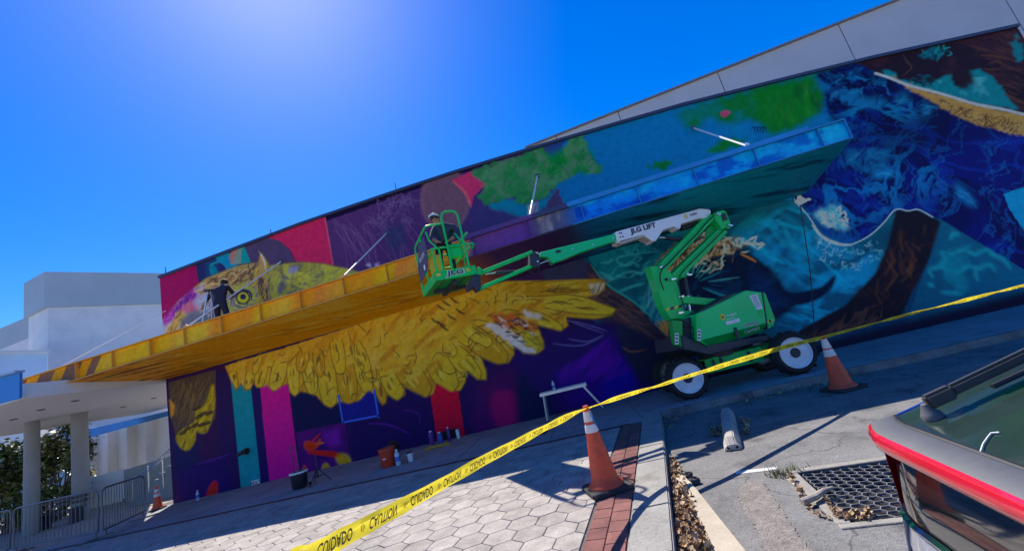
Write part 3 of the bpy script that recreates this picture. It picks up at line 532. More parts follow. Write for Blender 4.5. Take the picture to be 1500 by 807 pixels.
P_.poly([(708, 474), (735, 472), (770, 500), (785, 517), (765, 517), (745, 500), (725, 488)], (206, 196, 190), 0.04, wob=0.03); P_.poly([(768, 455), (792, 460), (795, 468), (770, 466)], (214, 200, 190), 0.03, wob=0.03)
P_.poly([(715, 460), (745, 460), (780, 472), (790, 485), (765, 482), (730, 475)], (186, 96, 48), 0.06, wob=0.04); P_.fur([(715, 462), (780, 470), (792, 500), (770, 512), (730, 480)], 80, 0.22, -30, [(80, 44, 36), (214, 200, 190), (200, 120, 60), (60, 36, 40)], 0.022, 22, 0.4)
P_.fur([(770, 485), (795, 500), (792, 514), (772, 510)], 24, 0.3, -40, [(190, 172, 60), (150, 130, 50)], 0.03, 12, 0.2); P_.poly([(862, 416), (885, 414), (884, 424), (868, 432)], (206, 192, 160), 0.03); P_.fur([(862, 416), (885, 414), (884, 424), (868, 432)], 14, 0.18, 50, [(120, 90, 60)], 0.016, 10, 0.1)
Wd_ = Wm; sl, m = P_.mask(Wd_, 0.035); AFTER = P_.c[sl].copy(); P_.c[:] = BEFORE; P_.blend(sl, m, AFTER)
P_.stroke_uv(np.vstack([Wm[8:], Wm[:1]]), 0.014, (110, 76, 34), 0.7, taper=False)
wp.gain = np.array([2.2, 2.0, 1.7])
# ---- bird head above the canopy
HD = [(236, 470), (262, 440), (285, 420), (300, 408), (330, 396), (352, 388), (378, 384), (382, 372), (378, 366), (388, 376), (394, 388), (440, 384), (470, 386), (500, 392), (535, 402), (540, 420), (236, 520)]
BEFORE = P_.c.copy(); P_.poly(HD, (176, 148, 88), 0.02); P_.poly([(236, 470), (262, 440), (300, 415), (330, 430), (300, 470), (240, 500)], (176, 168, 190), 0.06)
P_.poly([(237, 462), (262, 442), (282, 420), (290, 432), (272, 455), (240, 478)], (170, 60, 160), 0.06); P_.poly([(255, 448), (280, 440), (292, 455), (262, 462)], (206, 110, 140), 0.08)
P_.fur([(238, 462), (262, 443), (284, 422), (292, 425), (250, 470)], 70, 0.2, 25, [(120, 40, 150), (196, 90, 180), (90, 40, 130)], 0.02, 30, 0.5)
P_.poly([(240, 490), (250, 475), (262, 455), (275, 462), (262, 480), (245, 500)], (212, 172, 90), 0.05); P_.fur([(240, 490), (258, 455), (275, 462), (250, 500)], 40, 0.22, 60, [(120, 84, 50), (226, 190, 110)], 0.02, 20, 0.3)
P_.poly([(262, 470), (280, 455), (300, 455), (330, 470), (320, 480), (270, 490)], (92, 100, 112), 0.1, 0.8); P_.poly([(245, 500), (270, 480), (320, 465), (320, 480), (250, 505)], (176, 166, 60), 0.08, 0.8)
P_.fur([(285, 425), (330, 400), (378, 388), (395, 400), (375, 425), (340, 412), (300, 428)], 260, 0.28, lambda u, v: 20+(u+9)*8, [(204, 164, 100), (110, 80, 60), (150, 110, 70), (222, 190, 130), (90, 66, 60)], 0.024, 20, 0.3)
P_.fur([(365, 392), (395, 388), (402, 430), (392, 450), (375, 440)], 170, 0.28, 78, [(196, 150, 84), (100, 74, 60), (214, 190, 80), (84, 64, 70)], 0.026, 18, 0.3)
P_.poly([(377, 368), (384, 376), (392, 392), (388, 412), (380, 392)], (190, 150, 96), 0.02); P_.stroke([(378, 367), (386, 380), (390, 396)], 0.03, (230, 220, 190))
P_.poly([(335, 425), (360, 412), (378, 425), (372, 455), (340, 462), (330, 445)], (190, 182, 90), 0.1); P_.fur([(330, 430), (378, 420), (374, 455), (340, 462)], 60, 0.25, 20, [(206, 204, 90), (120, 110, 130), (150, 150, 90)], 0.03, 40, 0.4)
for rx, c in ((10.5, (60, 50, 70)), (8.2, (206, 200, 60)), (4.4, (50, 44, 80))): P_.poly([(356+rx*math.cos(t), 436+rx*0.95*math.sin(t)+(0 if rx > 5 else -1.5)) for t in np.linspace(0, 6.28, 26)], c, 0.01)
P_.stroke([(343, 436), (352, 425), (366, 428), (369, 440)], 0.04, (60, 50, 70)); P_.stroke([(338, 442), (350, 450), (364, 449)], 0.03, (120, 110, 130))
HDALL = [(236, 470), (262, 440), (285, 420), (300, 408), (330, 395), (352, 387), (378, 383), (381, 372), (377, 365), (388, 375), (395, 388), (440, 383), (470, 385), (500, 391), (535, 401), (545, 425), (236, 525)]
NK = [(395, 390), (440, 384), (470, 386), (500, 392), (535, 402), (480, 420), (410, 440), (398, 430)]
P_.poly(NK, (166, 160, 74), 0.05); P_.swirl(NK, (110, 104, 92), 0.9, 0.6, 0.6, 4, 0.8, 6, 1.5, 0.6, 0.1); P_.swirl(NK, (206, 200, 84), 0.9, 0.6, 0.66, 5, 0.8, 16, 2.0, -0.4, 0.1); P_.fur(NK, 46, 0.7, lambda u, v: 70-(u+8)*22, [(204, 196, 84), (110, 104, 100), (186, 178, 70)], 0.04, 12, 0.4, 0.6, 0.05)
P_.poly([(424, 392), (436, 390), (434, 399), (422, 400)], (150, 150, 190), 0.05); P_.poly([(405, 425), (415, 405), (420, 400), (416, 420), (408, 432)], (96, 96, 116), 0.06, 0.8); sl, m = P_.mask(P_.pts(HDALL), 0.02); AFTER = P_.c[sl].copy(); P_.c[:] = BEFORE; P_.blend(sl, m, AFTER); P_.stroke(HDALL[3:14], 0.014, (90, 66, 50), 0.7, taper=False, smooth=False)
P_.poly([(535, 388), (542, 385), (545, 392)], (190, 180, 210), 0.02); P_.poly([(548, 387), (555, 384), (556, 391), (550, 393)], (170, 150, 190), 0.02)
P_.fur([(290, 428), (330, 412), (345, 440), (325, 470), (300, 470)], 70, 0.22, 45, [(60, 70, 120), (190, 190, 210), (110, 100, 110), (196, 180, 120)], 0.022, 30, 0.4)
wp.c *= np.interp(wp.V, [3.9, 4.3], [1.0, 0.62])[..., None]      # upper wall colours darkened to offset the stronger sky light there
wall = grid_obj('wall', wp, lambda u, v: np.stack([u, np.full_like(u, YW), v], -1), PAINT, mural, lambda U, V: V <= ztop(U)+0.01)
# building body behind the painted face, coping, lightning rods
bodym = mat('painted_block', (0.20, 0.19, 0.20), 0.8, bump=0.2)
b = MB()
xs = np.linspace(WX0, WX1, 16)
front = [(x, YW+0.03, ztop(x)-0.04) for x in xs]
b.prism([(WX0+0.01, YW+0.03, -0.1)]+front+[(WX1-0.01, YW+0.03, -0.1)], (0.4, 3.0, 0))
b.build('block', bodym, mural)
cop = mat('coping', (0.05, 0.06, 0.11), 0.45, metal=0.3)
b = MB()
for i in range(len(xs)-1):
    a = np.array((xs[i], YW+0.10, ztop(xs[i])+0.03)); c = np.array((xs[i+1], YW+0.10, ztop(xs[i+1])+0.03)); b.bar(a, c, 0.34, 0.085)
b.build('coping', cop, mural)
rod = mat('rod_dark', (0.05, 0.05, 0.06), 0.5, metal=0.6)
for px, py, h in ((243, 404, 0.4), (397, 343, 0.32), (581, 281, 0.42), (815, 202, 0.3)):
    p = W(px, py, YW+0.15); z = float(ztop(p[0])); MB().tube([(p[0], YW+0.15, z), (p[0], YW+0.15, z+h)], 0.012, 6).build('lightning_rod', rod, mural)
# black slab under the red stripe: the niche's shade put into colour
b = MB(); b.prism([(p[0], YW-0.02, p[2]) for p in ([W(640, 634, YW), W(669, 626, YW), W(672, 641, YW), W(642, 648, YW)])], (0, 0.018, 0)); b.build('niche_shade', mat('niche_black', (0.012, 0.01, 0.02), 0.9), mural)
# thin black cable hanging down the wall at the right end of the canopy
pts = [W(x, y, YW-0.12) for x, y in ((1172, 300), (1180, 350), (1187, 400), (1191, 450), (1193, 486))]
b = MB(); b.tube(pts, 0.012, 6); b.build('cable', rod, mural)
# blue masking tape frame
tape_b = mat('masking_tape_blue', rgb(30, 90, 220), 0.6, var=0.05)
for (x0, y0), (x1, y1) in (((496, 578), (503, 620)), ((548, 570), (555, 612)), ((502, 618.5), (556, 608))):
    a, c = W(x0, y0, YW), W(x1, y1, YW); b = MB(); b.bar((a[0], YW-0.01, a[2]), (c[0], YW-0.01, c[2]), 0.012, 0.055, up=(0, 0, 1) if abs(x1-x0) > 20 else (1, 0, 0)); b.build('masking_tape', tape_b, mural)
# wall spigot and its plate on the teal stripe
p = W(362, 660, YW); b = MB(); b.tube([(p[0], YW, p[2]), (p[0], YW-0.16, p[2])], 0.07, 10); b.tube([(p[0], YW-0.16, p[2]), (p[0]-0.16, YW-0.2, p[2]-0.05)], 0.05, 10); b.lathe([(0.1, 0), (0.1, 0.03)], (p[0], YW-0.02, p[2]), (0, -1, 0), 14); b.build('wall_hydrant', mat('spigot', (0.05, 0.045, 0.05), 0.5, metal=0.5), mural, smooth=True)
wht = mat('white_paint', (0.78, 0.78, 0.78), 0.5, var=0.05); blk = mat('black_paint', (0.015, 0.015, 0.018), 0.5)
p = W(374, 707, YW-0.02); s_ = MB(); s_.box((p[0], YW-0.02, p[2]), (0.27, 0.015, 0.16)); sg = s_.build('sign_plate', wht, mural); decal('lettering', 'FDC', (p[0], YW-0.032, p[2]), (1, 0, 0), (0, 0, 1), 0.11, blk, sg, 0.02)

# ------------------------------------------------------------------ canopy (soffit, channel fascia, ribs, tie rods)
canopy = MB()
def sk(x, y): return x+(1.16 if x < 0 else 0.0)*(y-YF)
for_s = [(CXL+0.05, YF+0.06), (CXR-0.05, YF+0.06), (sk(CXR, YW)-0.05, YW-0.005), (sk(CXL, YW)+0.05, YW-0.005)]
top = [(x, y, zpl(x, y)+0.30) for x, y in for_s]; bot = [(x, y, zpl(x, y)+0.07) for x, y in for_s]
canopy.add(bot+top, [(0, 3, 2, 1), (4, 5, 6, 7), (0, 1, 5, 4), (1, 2, 6, 5), (2, 3, 7, 6), (3, 0, 4, 7)])
can = canopy.build('canopy', mat('canopy_deck', (0.42, 0.40, 0.36), 0.8, bump=0.2, dirt=(0.15, 0.14, 0.13)), mural)
def soff_map(x, y):
    n = np.array((0.024, -0.168, -1.0)); p = PL(x, y, (0, YW, 3.85), n); return p[0], p[1]
sp = Paint(CXL, sk(CXR, YW), YF, YW-0.01, 0.03, soff_map); sp.gain = np.array([2.1, 1.95, 1.6])
U, V = sp.U, sp.V
def ramp(U, keys):
    xs_ = [k[0] for k in keys]; return np.stack([np.interp(U, xs_, [lin(k[1][j])*sp.gain[j] for k in keys]) for j in range(3)], -1)
sp.c[:] = ramp((U+(V-YF)*-0.1)/1.1, [(-13, (150, 96, 44)), (-11.5, (170, 116, 40)), (-9, (196, 140, 36)), (-5, (180, 128, 40)), (-2.6, (190, 134, 44)), (-1.7, (110, 60, 70)), (-1.2, (56, 32, 88)), (0.1, (48, 28, 78)), (0.5, (40, 44, 84)), (1.0, (26, 92, 140)), (3, (20, 122, 150)), (5, (22, 114, 136)), (7, (18, 94, 126))])
nz = noise2(U, V, 0.7, 5, 5.0, 0.28); m = np.clip((nz-0.52)*7, 0, 1)[..., None]*np.clip((-1.8-U)*2, 0, 1)[..., None]
sp.c += (np.array([lin(150)*1.4, lin(98)*1.3, lin(40)])-sp.c)*m*0.6
nz = noise2(U, V, 0.9, 9, 6.0, 0.22); m = np.clip((nz-0.55)*9, 0, 1)[..., None]*np.clip((-1.8-U)*2, 0, 1)[..., None]
sp.c += (np.array([lin(226)*1.3, lin(190)*1.3, lin(90)])-sp.c)*m*0.6
nz = noise2(U, V, 0.6, 15, 7.0, 0.25); m = np.clip((nz-0.5)*9, 0, 1)[..., None]*np.clip(U-0.6, 0, 1)[..., None]
sp.c += (np.array([lin(6), lin(50), lin(78)])-sp.c)*m*0.8
nz = noise2(U, V, 0.8, 25, 8.0, 0.25); m = np.clip((nz-0.57)*9, 0, 1)[..., None]*np.clip(U-0.6, 0, 1)[..., None]
sp.c += (np.array([lin(14), lin(92), lin(100)])-sp.c)*m*0.5
nz = noise2(U, V, 0.8, 35, 9.0, 0.15); m = np.clip((nz-0.5)*9, 0, 1)[..., None]*np.clip((-10.2-U)*1.2, 0, 1)[..., None]
sp.c += (np.array([lin(60), lin(34), lin(32)])-sp.c)*m*0.85
soffit = grid_obj('soffit', sp, lambda u, v: np.stack([u, v, zpl(u, v)], -1), PAINT, can, lambda U, V: (U >= sk(CXL, V)-0.01) & (U <= sk(CXR, V)+0.01))
# fascia: painted web set back between two flanges
FH = 0.455
fp = Paint(CXL, CXR, 0.0, FH+0.001, 0.02, lambda x, y: (lambda p: (p[0], p[2]-zsof(p[0])))(W(x, y, YF+0.03))); fp.gain = np.array([1.6, 1.62, 1.5])
U, V = fp.U, fp.V
fp.c[:] = ramp(U/KS, [(-13, (206, 140, 50)), (-10.5, (216, 150, 44)), (-6, (222, 148, 56)), (-2.3, (222, 156, 50)), (-1.75, (200, 120, 60)), (-1.5, (96, 54, 116)), (-0.3, (84, 48, 124)), (-0.1, (70, 64, 100)), (0.4, (66, 70, 104)), (0.65, (40, 76, 140)), (0.9, (14, 100, 190)), (3.0, (14, 124, 200)), (5.8, (40, 170, 210))])
for k in range(30):
    u = RNG.uniform(-12, -2.7); w_ = RNG.uniform(0.15, 0.4); m = np.exp(-((U-u-(V-.2)*.3)/w_)**4)*np.clip(V*12, 0, 1); c = [(214, 176, 50), (230, 186, 70), (206, 120, 56)][k % 3]
    fp.c += (fp.col(c)-fp.c)*(m*0.65)[..., None]
for u, w_ in ((-14.7, .16), (-13.9, .25), (-13.05, .25), (-12.35, .14)):
    m = (np.abs(U-u-(V-.2)*.6) < w_).astype(float); fp.c += (fp.col((84, 58, 62))-fp.c)*(m*0.9)[..., None]
nz = noise2(U, V, 1.6, 8, 2.0); m = np.clip((nz-0.5)*8, 0, 1)*(U > 0.8); fp.c += (fp.col((10, 60, 160))-fp.c)*(m*0.8)[..., None]
m = np.clip((nz-0.58)*8, 0, 1)*(U > 0.8)*0; nz = noise2(U, V, 1.3, 18, 2.0); m = np.clip((nz-0.55)*8, 0, 1)*(U > 0.8); fp.c += (fp.col((40, 160, 205))-fp.c)*(m*0.7)[..., None]
nz = noise2(U, V, 2.2, 28, 0.4); m = np.clip((nz-0.55)*9, 0, 1)*(np.abs(U-0.1) < 0.55); fp.c += (fp.col((150, 130, 130))-fp.c)*(m*0.7)[..., None]
fascia = grid_obj('fascia', fp, lambda u, v: np.stack([u, np.full_like(u, YF+0.055), zsof(u)+v], -1), PAINT, can)
FCOL = [(-15.01, -2.0, mat('flange_yellow', rgb(224, 160, 62), 0.5, var=0.1, scale=2)), (-2.0, -0.17, mat('flange_purple', rgb(104, 60, 128), 0.5, var=0.1)), (-0.17, 0.69, mat('flange_slate', rgb(66, 64, 104), 0.5)), (0.69, 6.92, mat('flange_blue', rgb(34, 142, 200), 0.5, var=0.15, scale=1.5))]
for xa, xb, m_ in FCOL:
    for z0, y0, y1, t in tuple(q for q in ((0.0, YF-0.03, YF+0.08, 0.02), (FH, YF-0.03, YF+0.10, 0.025), (FH+0.085, YF+0.09, YF+0.17, 0.10)) if q[0] < FH+0.01 or xa > -2.1):
        n = max(1, int((xb-xa)/3)); b = MB()
        for i in range(n):
            u0 = xa+(xb-xa)*i/n; u1 = xa+(xb-xa)*(i+1)/n
            if z0 > FH+0.01 and u1 > 6.3: u1 = 6.25
            b.bar((u0, (y0+y1)/2, zsof(u0)+z0), (u1, (y0+y1)/2, zsof(u1)+z0), y1-y0, t)
        b.build('flange', m_, can)
def fcol(x):
    for xa, xb, m_ in FCOL:
        if xa <= x <= xb+1e-6: return m_
    return FCOL[-1][2]
RIBX = [W(x, y, YF)[0] for x, y in ((112, 545), (165, 527), (220, 508), (270, 490), (324, 472), (381, 453), (439, 433), (502, 412), (565, 392), (628, 372), (690, 350), (770, 325), (850, 300), (932, 276), (1016, 250), (1106, 226), (1200, 198))]
for x in RIBX:
    MB().box((x, YF+0.012, zsof(x)+FH/2), (0.014, 0.086, FH-0.03)).build('stiffener_rib', fcol(x), can)
MB().prism([(CXR, YF-0.02, zsof(CXR)), (CXR, YW-0.02, zpl(CXR, YW)), (CXR, YW-0.02, zpl(CXR, YW)+0.32), (CXR, YF-0.02, zsof(CXR)+FH)], (0.02, 0, 0)).build('end_plate', FCOL[-1][2], can)
wrod = mat('white_steel', (0.75, 0.74, 0.72), 0.4, var=0.06)
for (ax, ay), (bx, by), r in (((272, 480), (412, 383), .021), ((502, 406), (566, 342), .021), ((776, 318), (787, 258), .024), ((1095, 214), (1016, 188), .024), ((72, 546), (243, 455), .012)):
    a = W(ax, ay, YF+0.1); c = W(bx, by, YW); 
    if r < .02: c = W(bx, by, YW-0.02)
    t = MB(); t.tube([a, c], r, 8); ro = t.build('tie_rod', wrod, can)
    if r > .02:
        MB().prism([a+(-.03, 0, -.14), a+(.05, 0, -.14), a+(.06, 0, .05), a+(0, 0, .09), a+(-.05, 0, .04)], (0, 0.03, 0)).build('rod_lug', wrod if ax > 600 else FCOL[0][2], can)
        MB().box((c[0], YW-0.012, c[2]), (0.09, 0.022, 0.12)).build('anchor_plate', mat('anchor_dark', (0.05, 0.07, 0.10), 0.5), can)

# ------------------------------------------------------------------ grey panelled building behind
TW = thing('panelled_building', 'tall plain grey building with panel seams rising behind the mural', 'building', (7, 18, 0))
tq = [G(x, y, 10.5) for x, y in ((770, 218), (905, 163), (1052, 103), (1227, 38), (1300, 8))]
p0, p1 = np.array(tq[0][:2]), np.array(tq[4][:2]); td = (p1-p0)/np.linalg.norm(p1-p0); tn = np.array((-td[1], td[0]))
ts = [0]+[float(np.dot(np.array(q[:2])-p0, td)) for q in tq[1:4]]
ts = ts+[ts[3]+4.4, ts[3]+8.8, ts[3]+13.2]
gp = mat('grey_panel', (0.56, 0.55, 0.56), 0.7, var=0.05, scale=0.8, bump=0.08, bscale=25, dirt=(0.36, 0.35, 0.36), dscale=0.7, damt=0.25)
for i in range(len(ts)-1):
    a = p0+td*(ts[i]+0.015); c = p0+td*(ts[i+1]-0.015)
    MB().prism([(*a, 4.0), (*c, 4.0), (*c, 10.5), (*a, 10.5)], (*(tn*0.12), 0)).build('panel', gp, TW)
a = p0+tn*0.05; c = p0+td*ts[-1]+tn*0.05
MB().prism([(*a, 0), (*c, 0), (*c, 10.44), (*a, 10.44)], (*(tn*5), 0)).build('core', mat('seam_dark', (0.10, 0.10, 0.11), 0.9), TW)
MB().bar((*(p0+tn*0.04), 10.53), (*(p0+td*ts[-1]+tn*0.04), 10.53), 0.3, 0.06).build('coping', mat('coping_grey', (0.25, 0.25, 0.27), 0.5, metal=0.3), TW)

# ================================================================== ground
ZP = -0.13                                             # parking lot level
def curb_x(y): return 0.29+0.184*(y-3.29)
def band_y(x): return 7.93-0.045*(x-0.8)
conc = ground_mat('concrete', (0.40, 0.38, 0.34), (0.29, 0.275, 0.25), (1, 1, 1), s1=1.4, s2=110, sp=0.6, stain=0.35)
conc_d = ground_mat('walk_concrete', (0.36, 0.36, 0.37), (0.27, 0.27, 0.28), (1, 1, 1), s1=0.7, s2=160, sp=0.3, stain=0.3)
grout = mat('grout', (0.11, 0.10, 0.09), 0.95, var=0.25, scale=30)
def sheet(name, pts, m, z=0.0):
    me = bpy.data.meshes.new(name); me.from_pydata([(float(p[0]), float(p[1]), z) for p in pts], [], [tuple(range(len(pts)))]); me.materials.append(m); return struct(link(name, me))
gsh = sheet('ground', [(-600, -600), (600, -600), (600, 900), (-600, 900)], ground_mat('earth', (0.24, 0.23, 0.21), (0.17, 0.17, 0.15), (1, 1, 1), s2=30), -0.32)
CE = 8.41                                              # the kerb turns the corner here
plaza = sheet('plaza', [(-45, -40), (curb_x(-40)-0.10, -40), (curb_x(CE)-0.10, CE), (14.5, CE+0.13), (14.5, YW+0.01), (-12.6, YW+0.01), (-12.6, 30), (-45, 30)], grout, -0.014)
# hexagonal pavers
HR = 0.175; HA = math.radians(79.6); hc = np.array((-0.95, 4.39)); e1 = np.array((math.cos(HA+math.pi/6), math.sin(HA+math.pi/6)))*HR*math.sqrt(3); e2 = np.array((math.cos(HA-math.pi/6), math.sin(HA-math.pi/6)))*HR*math.sqrt(3)
pav = ground_mat('paver_stone', (0.50, 0.447, 0.39), (0.345, 0.31, 0.275), (1.0, 1.0, 1.0), s1=4.5, s2=170, sp=0.5, objvar=0.15, stain=0.28)
hexv = [(math.cos(HA+k*math.pi/3)*(HR-0.0045), math.sin(HA+k*math.pi/3)*(HR-0.0045)) for k in range(6)]
def paver_mesh(poly, name='paver'):
    n = len(poly); cx = sum(p[0] for p in poly)/n; cy = sum(p[1] for p in poly)/n
    ins = [(cx+(p[0]-cx)*0.97, cy+(p[1]-cy)*0.97) for p in poly]
    vs = [(*p, -0.03) for p in poly]+[(*p, -0.004) for p in poly]+[(*p, 0.0) for p in ins]
    fs = [(i, (i+1) % n, n+(i+1) % n, n+i) for i in range(n)]+[(n+i, n+(i+1) % n, 2*n+(i+1) % n, 2*n+i) for i in range(n)]+[tuple(range(2*n, 3*n))]
    return vs, fs
vs, fs = paver_mesh(hexv); hexme = bpy.data.meshes.new('paver'); hexme.from_pydata(vs, [], fs); hexme.materials.append(pav)
cells = []
for i in range(-70, 70):
    for j in range(-70, 70):
        c = hc+e1*i+e2*j
        if not (-13.5 < c[0] < 0.7 and 0.3 < c[1] < 9.0): continue
        if c[0] > curb_x(c[1])-0.5 or c[1] > band_y(c[0])+0.1: continue
        poly = [(c[0]+v[0], c[1]+v[1]) for v in hexv]; full = True
        nx = np.array((1, -0.184)); lim = 0.29-0.184*3.29-0.735
        if max(p[0]*nx[0]+p[1]*nx[1] for p in poly) > lim: poly = clip_poly(poly, nx, lim); full = False
        ny = np.array((0.045, 1)); lim2 = 7.93+0.045*0.8-0.085
        if len(poly) > 2 and max(p[0]*ny[0]+p[1]*ny[1] for p in poly) > lim2: poly = clip_poly(poly, ny, lim2); full = False
        if len(poly) < 3: continue
        pr = [PR((p[0], p[1], 0)) for p in poly]; q = MB_ @ (np.array((c[0], c[1], 0))-CAM)
        ar = 0.5*abs(sum(pr[k][0]*pr[(k+1) % len(pr)][1]-pr[(k+1) % len(pr)][0]*pr[k][1] for k in range(len(pr))))
        vis = q[2] > 0.3 and all(-20 < x < 1520 and -20 < y < 830 for x, y in pr)
        cells.append((ar if vis else 0, c, poly, full))
cells.sort(key=lambda t: -t[0]); rest = MB()
for k, (ar, c, poly, full) in enumerate(cells):
    dz = float(RNG.normal(0, 0.0012))
    if k < 296 and ar > 0:
        if full: o = link('paver', hexme, plaza); o.location = (c[0], c[1], dz)
        else:
            vs, fs = paver_mesh(poly); mb = MB(); mb.add(vs, fs); o = mb.build('paver', pav, plaza); o.location = (0, 0, dz)
    else:
        vs, fs = paver_mesh(poly); rest.add([(v[0], v[1], v[2]+dz) for v in vs], fs)
stuff(rest.build('far_pavers', pav, plaza))
for q in ([(-60, -60), (curb_x(-60)-0.75, -60), (curb_x(0.3)-0.75, 0.3), (-13.5, 0.3), (-60, 0.3)], [(-60, 0.3), (-13.5, 0.3), (-13.5, 8.6), (-60, 8.6)], [(-60, 8.6), (-13.41, 8.6), (-13.41, 30), (-60, 30)]):
    sheet('plaza_paving', q, pav, -0.006)  # paving beyond the hexagons, added so sunlit ground bounces light onto the wall
# brick borders
brk = ground_mat('brick_red', (0.29, 0.125, 0.105), (0.20, 0.088, 0.078), (1, 1, 1), s1=5, s2=150, sp=0.5, objvar=0.2, stain=0.3)
brd = ground_mat('brick_dark', (0.20, 0.075, 0.07), (0.13, 0.05, 0.05), (1, 1, 1), s1=5, s2=150, sp=0.4, objvar=0.16)
cdir = np.array((0.184, 1.0)); cdir /= np.linalg.norm(cdir); cn = np.array((cdir[1], -cdir[0]))
def brick(cx, cy, d, L, Wd, m, z=0.0):
    n = np.array((d[1], -d[0])); P = [(cx+d[0]*L/2*a+n[0]*Wd/2*b_, cy+d[1]*L/2*a+n[1]*Wd/2*b_) for a, b_ in ((-1, -1), (1, -1), (1, 1), (-1, 1))]
    vs, fs = paver_mesh(P); mb = MB(); mb.add([(v[0], v[1], v[2]+z+0.001) for v in vs], fs); return mb.build('brick', m, plaza)
y = 0.6
while y < 7.8:
    for k, off in enumerate((0.352+0.088, 0.352+0.088+0.178)):
        off2 = off*cdir[1]; yy = y+(0.1 if k else 0); c = np.array((curb_x(yy), yy))-cn*off2*1.0/1.0
        brick(c[0], c[1], cdir, 0.196, 0.168, brk, float(RNG.normal(0, .0012)))
    y += 0.2
x = -13.2
while x < 0.62:
    d = np.array((1, -0.045)); d /= np.linalg.norm(d); brick(x, band_y(x), d, 0.236, 0.135, brd); x += 0.24
# kerb slabs beside the brick strip, and the long kerb along the walk at the right
def slab(pts, h, m, parent, name, bev=0.012):
    mb = MB(); mb.prism([(p[0], p[1], -h) for p in pts], (0, 0, h)); return mb.build(name, m, parent, bevel=bev, seg=2)
kerb = sheet('kerb', [(curb_x(-3)-0.3, -3), (curb_x(-3)-0.06, -3), (curb_x(CE)-0.06, CE-0.02), (curb_x(CE)-0.3, CE-0.02)], grout, -0.02)
ys = [-2.0, -0.5, 1.0, 2.2, 3.3, 4.15, 5.5, 6.2, 7.3, CE]
for a, c in zip(ys[:-1], ys[1:]):
    a2, c2 = a+0.004, c-0.004; slab([(curb_x(a2)-0.345, a2), (curb_x(a2), a2), (curb_x(c2), c2), (curb_x(c2)-0.345, c2)], 0.24, conc, kerb, 'kerb_slab')
kx = [curb_x(CE), 2.9, 4.6, 6.4, 8.2, 10.2, 12.2, 14.5]
kerbm = ground_mat('kerb_old', (0.30, 0.29, 0.28), (0.16, 0.16, 0.16), (1, 1, 1), s1=2.4, s2=120, sp=0.4, stain=0.5)
for a, c in zip(kx[:-1], kx[1:]):
    slab([(a+0.005, CE), (c-0.005, CE-0.012*(c-1.2)+0.0), (c-0.005, CE+0.16-0.012*(c-1.2)), (a+0.005, CE+0.16)], 0.24, kerbm, kerb, 'kerb_stone')
walk = sheet('walkway', [(-13.4, band_y(-13.4)+0.09), (0.7, band_y(0.7)+0.09), (1.0, CE), (14.5, CE+0.17), (14.5, YW+0.02), (-13.4, YW+0.02)], grout, -0.010)
wx = [-13.4, -11.2, -9.1, -7.0, -4.9, -2.8, -0.9, 0.86, 1.75, 4.2, 6.6, 9.0, 11.6, 14.5]
for i in range(len(wx)-1):
    a, c = wx[i]+0.006, wx[i+1]-0.006
    ya = band_y(a)+0.085 if c <= 0.9 else CE+(0.0 if a < 0.9 else 0.168); yc = band_y(c)+0.085 if c <= 0.9 else CE+0.168
    if 0.8 < a < 1.2: poly = [(a, 8.012), (0.892, CE+0.005), (1.226, CE+0.005), (1.226, CE+0.166), (c, CE+0.166), (c, YW-0.005), (a, YW-0.005)]
    else: poly = [(a, ya), (c, yc), (c, YW-0.005), (a, YW-0.005)]
    slab(poly, 0.05, conc_d, walk, 'walk_slab', 0.006)
# sliver of concrete between the brick corner and the kerb corner
# parking lot, with the drain pit cut out of it
asph = ground_mat('asphalt', (0.27, 0.265, 0.255), (0.19, 0.185, 0.18), (1.0, 0.98, 0.95), s1=1.6, s2=95, sp=0.75, bump=0.7, crack=0.55, stain=0.4)
gv = np.array((0.165, 1.0)); gv /= np.linalg.norm(gv); gu = np.array((0.985, -0.17)); g0 = np.array(G(1168, 693, ZP)[:2])
GL, GWd = 1.10, 1.15
hole = [g0-gv*GL, g0-gv*GL+gu*GWd, g0+gu*GWd, g0]
big = [(-2.5, -14), (60, -14), (60, 9.0), (0.9, 9.0)]
big = [(curb_x(-40)-0.05, -40), (60, -40), (60, CE+0.1), (curb_x(CE)-0.05, CE+0.05)]
vs = [(*p, ZP) for p in big]+[(float(p[0]), float(p[1]), ZP) for p in hole]
me = bpy.data.meshes.new('parking_lot'); me.from_pydata(vs, [], [(0, 1, 5, 4), (1, 2, 6, 5), (2, 3, 7, 6), (3, 0, 4, 7)]); me.materials.append(asph); park = struct(link('parking_lot', me))
# pinkish gravel scab and old white line
grav = ground_mat('gravel_patch', (0.30, 0.26, 0.23), (0.22, 0.195, 0.175), (1, 1, 1), s1=6, s2=60, sp=0.8, bump=0.9, stain=0.4)
gpts = [G(x, y, ZP+0.004) for x, y in ((1085, 712), (1112, 706), (1135, 730), (1160, 770), (1190, 815), (1130, 815), (1105, 770), (1085, 740))]
gpts = densify(spline(np.array([p[:2] for p in gpts]), 4, True), 0.02); gpts = gpts+RNG.normal(0, 0.008, gpts.shape); sheet('gravel_patch', gpts, grav, ZP+0.004)
wl_ = mat('line_white', (0.62, 0.61, 0.58), 0.8, var=0.35, scale=25)
ln = [G(x, y, ZP+0.004) for x, y in ((1076, 690), (1138, 683), (1139, 687), (1078, 694))]; sheet('painted_line', [p[:2] for p in ln], wl_, ZP+0.004)
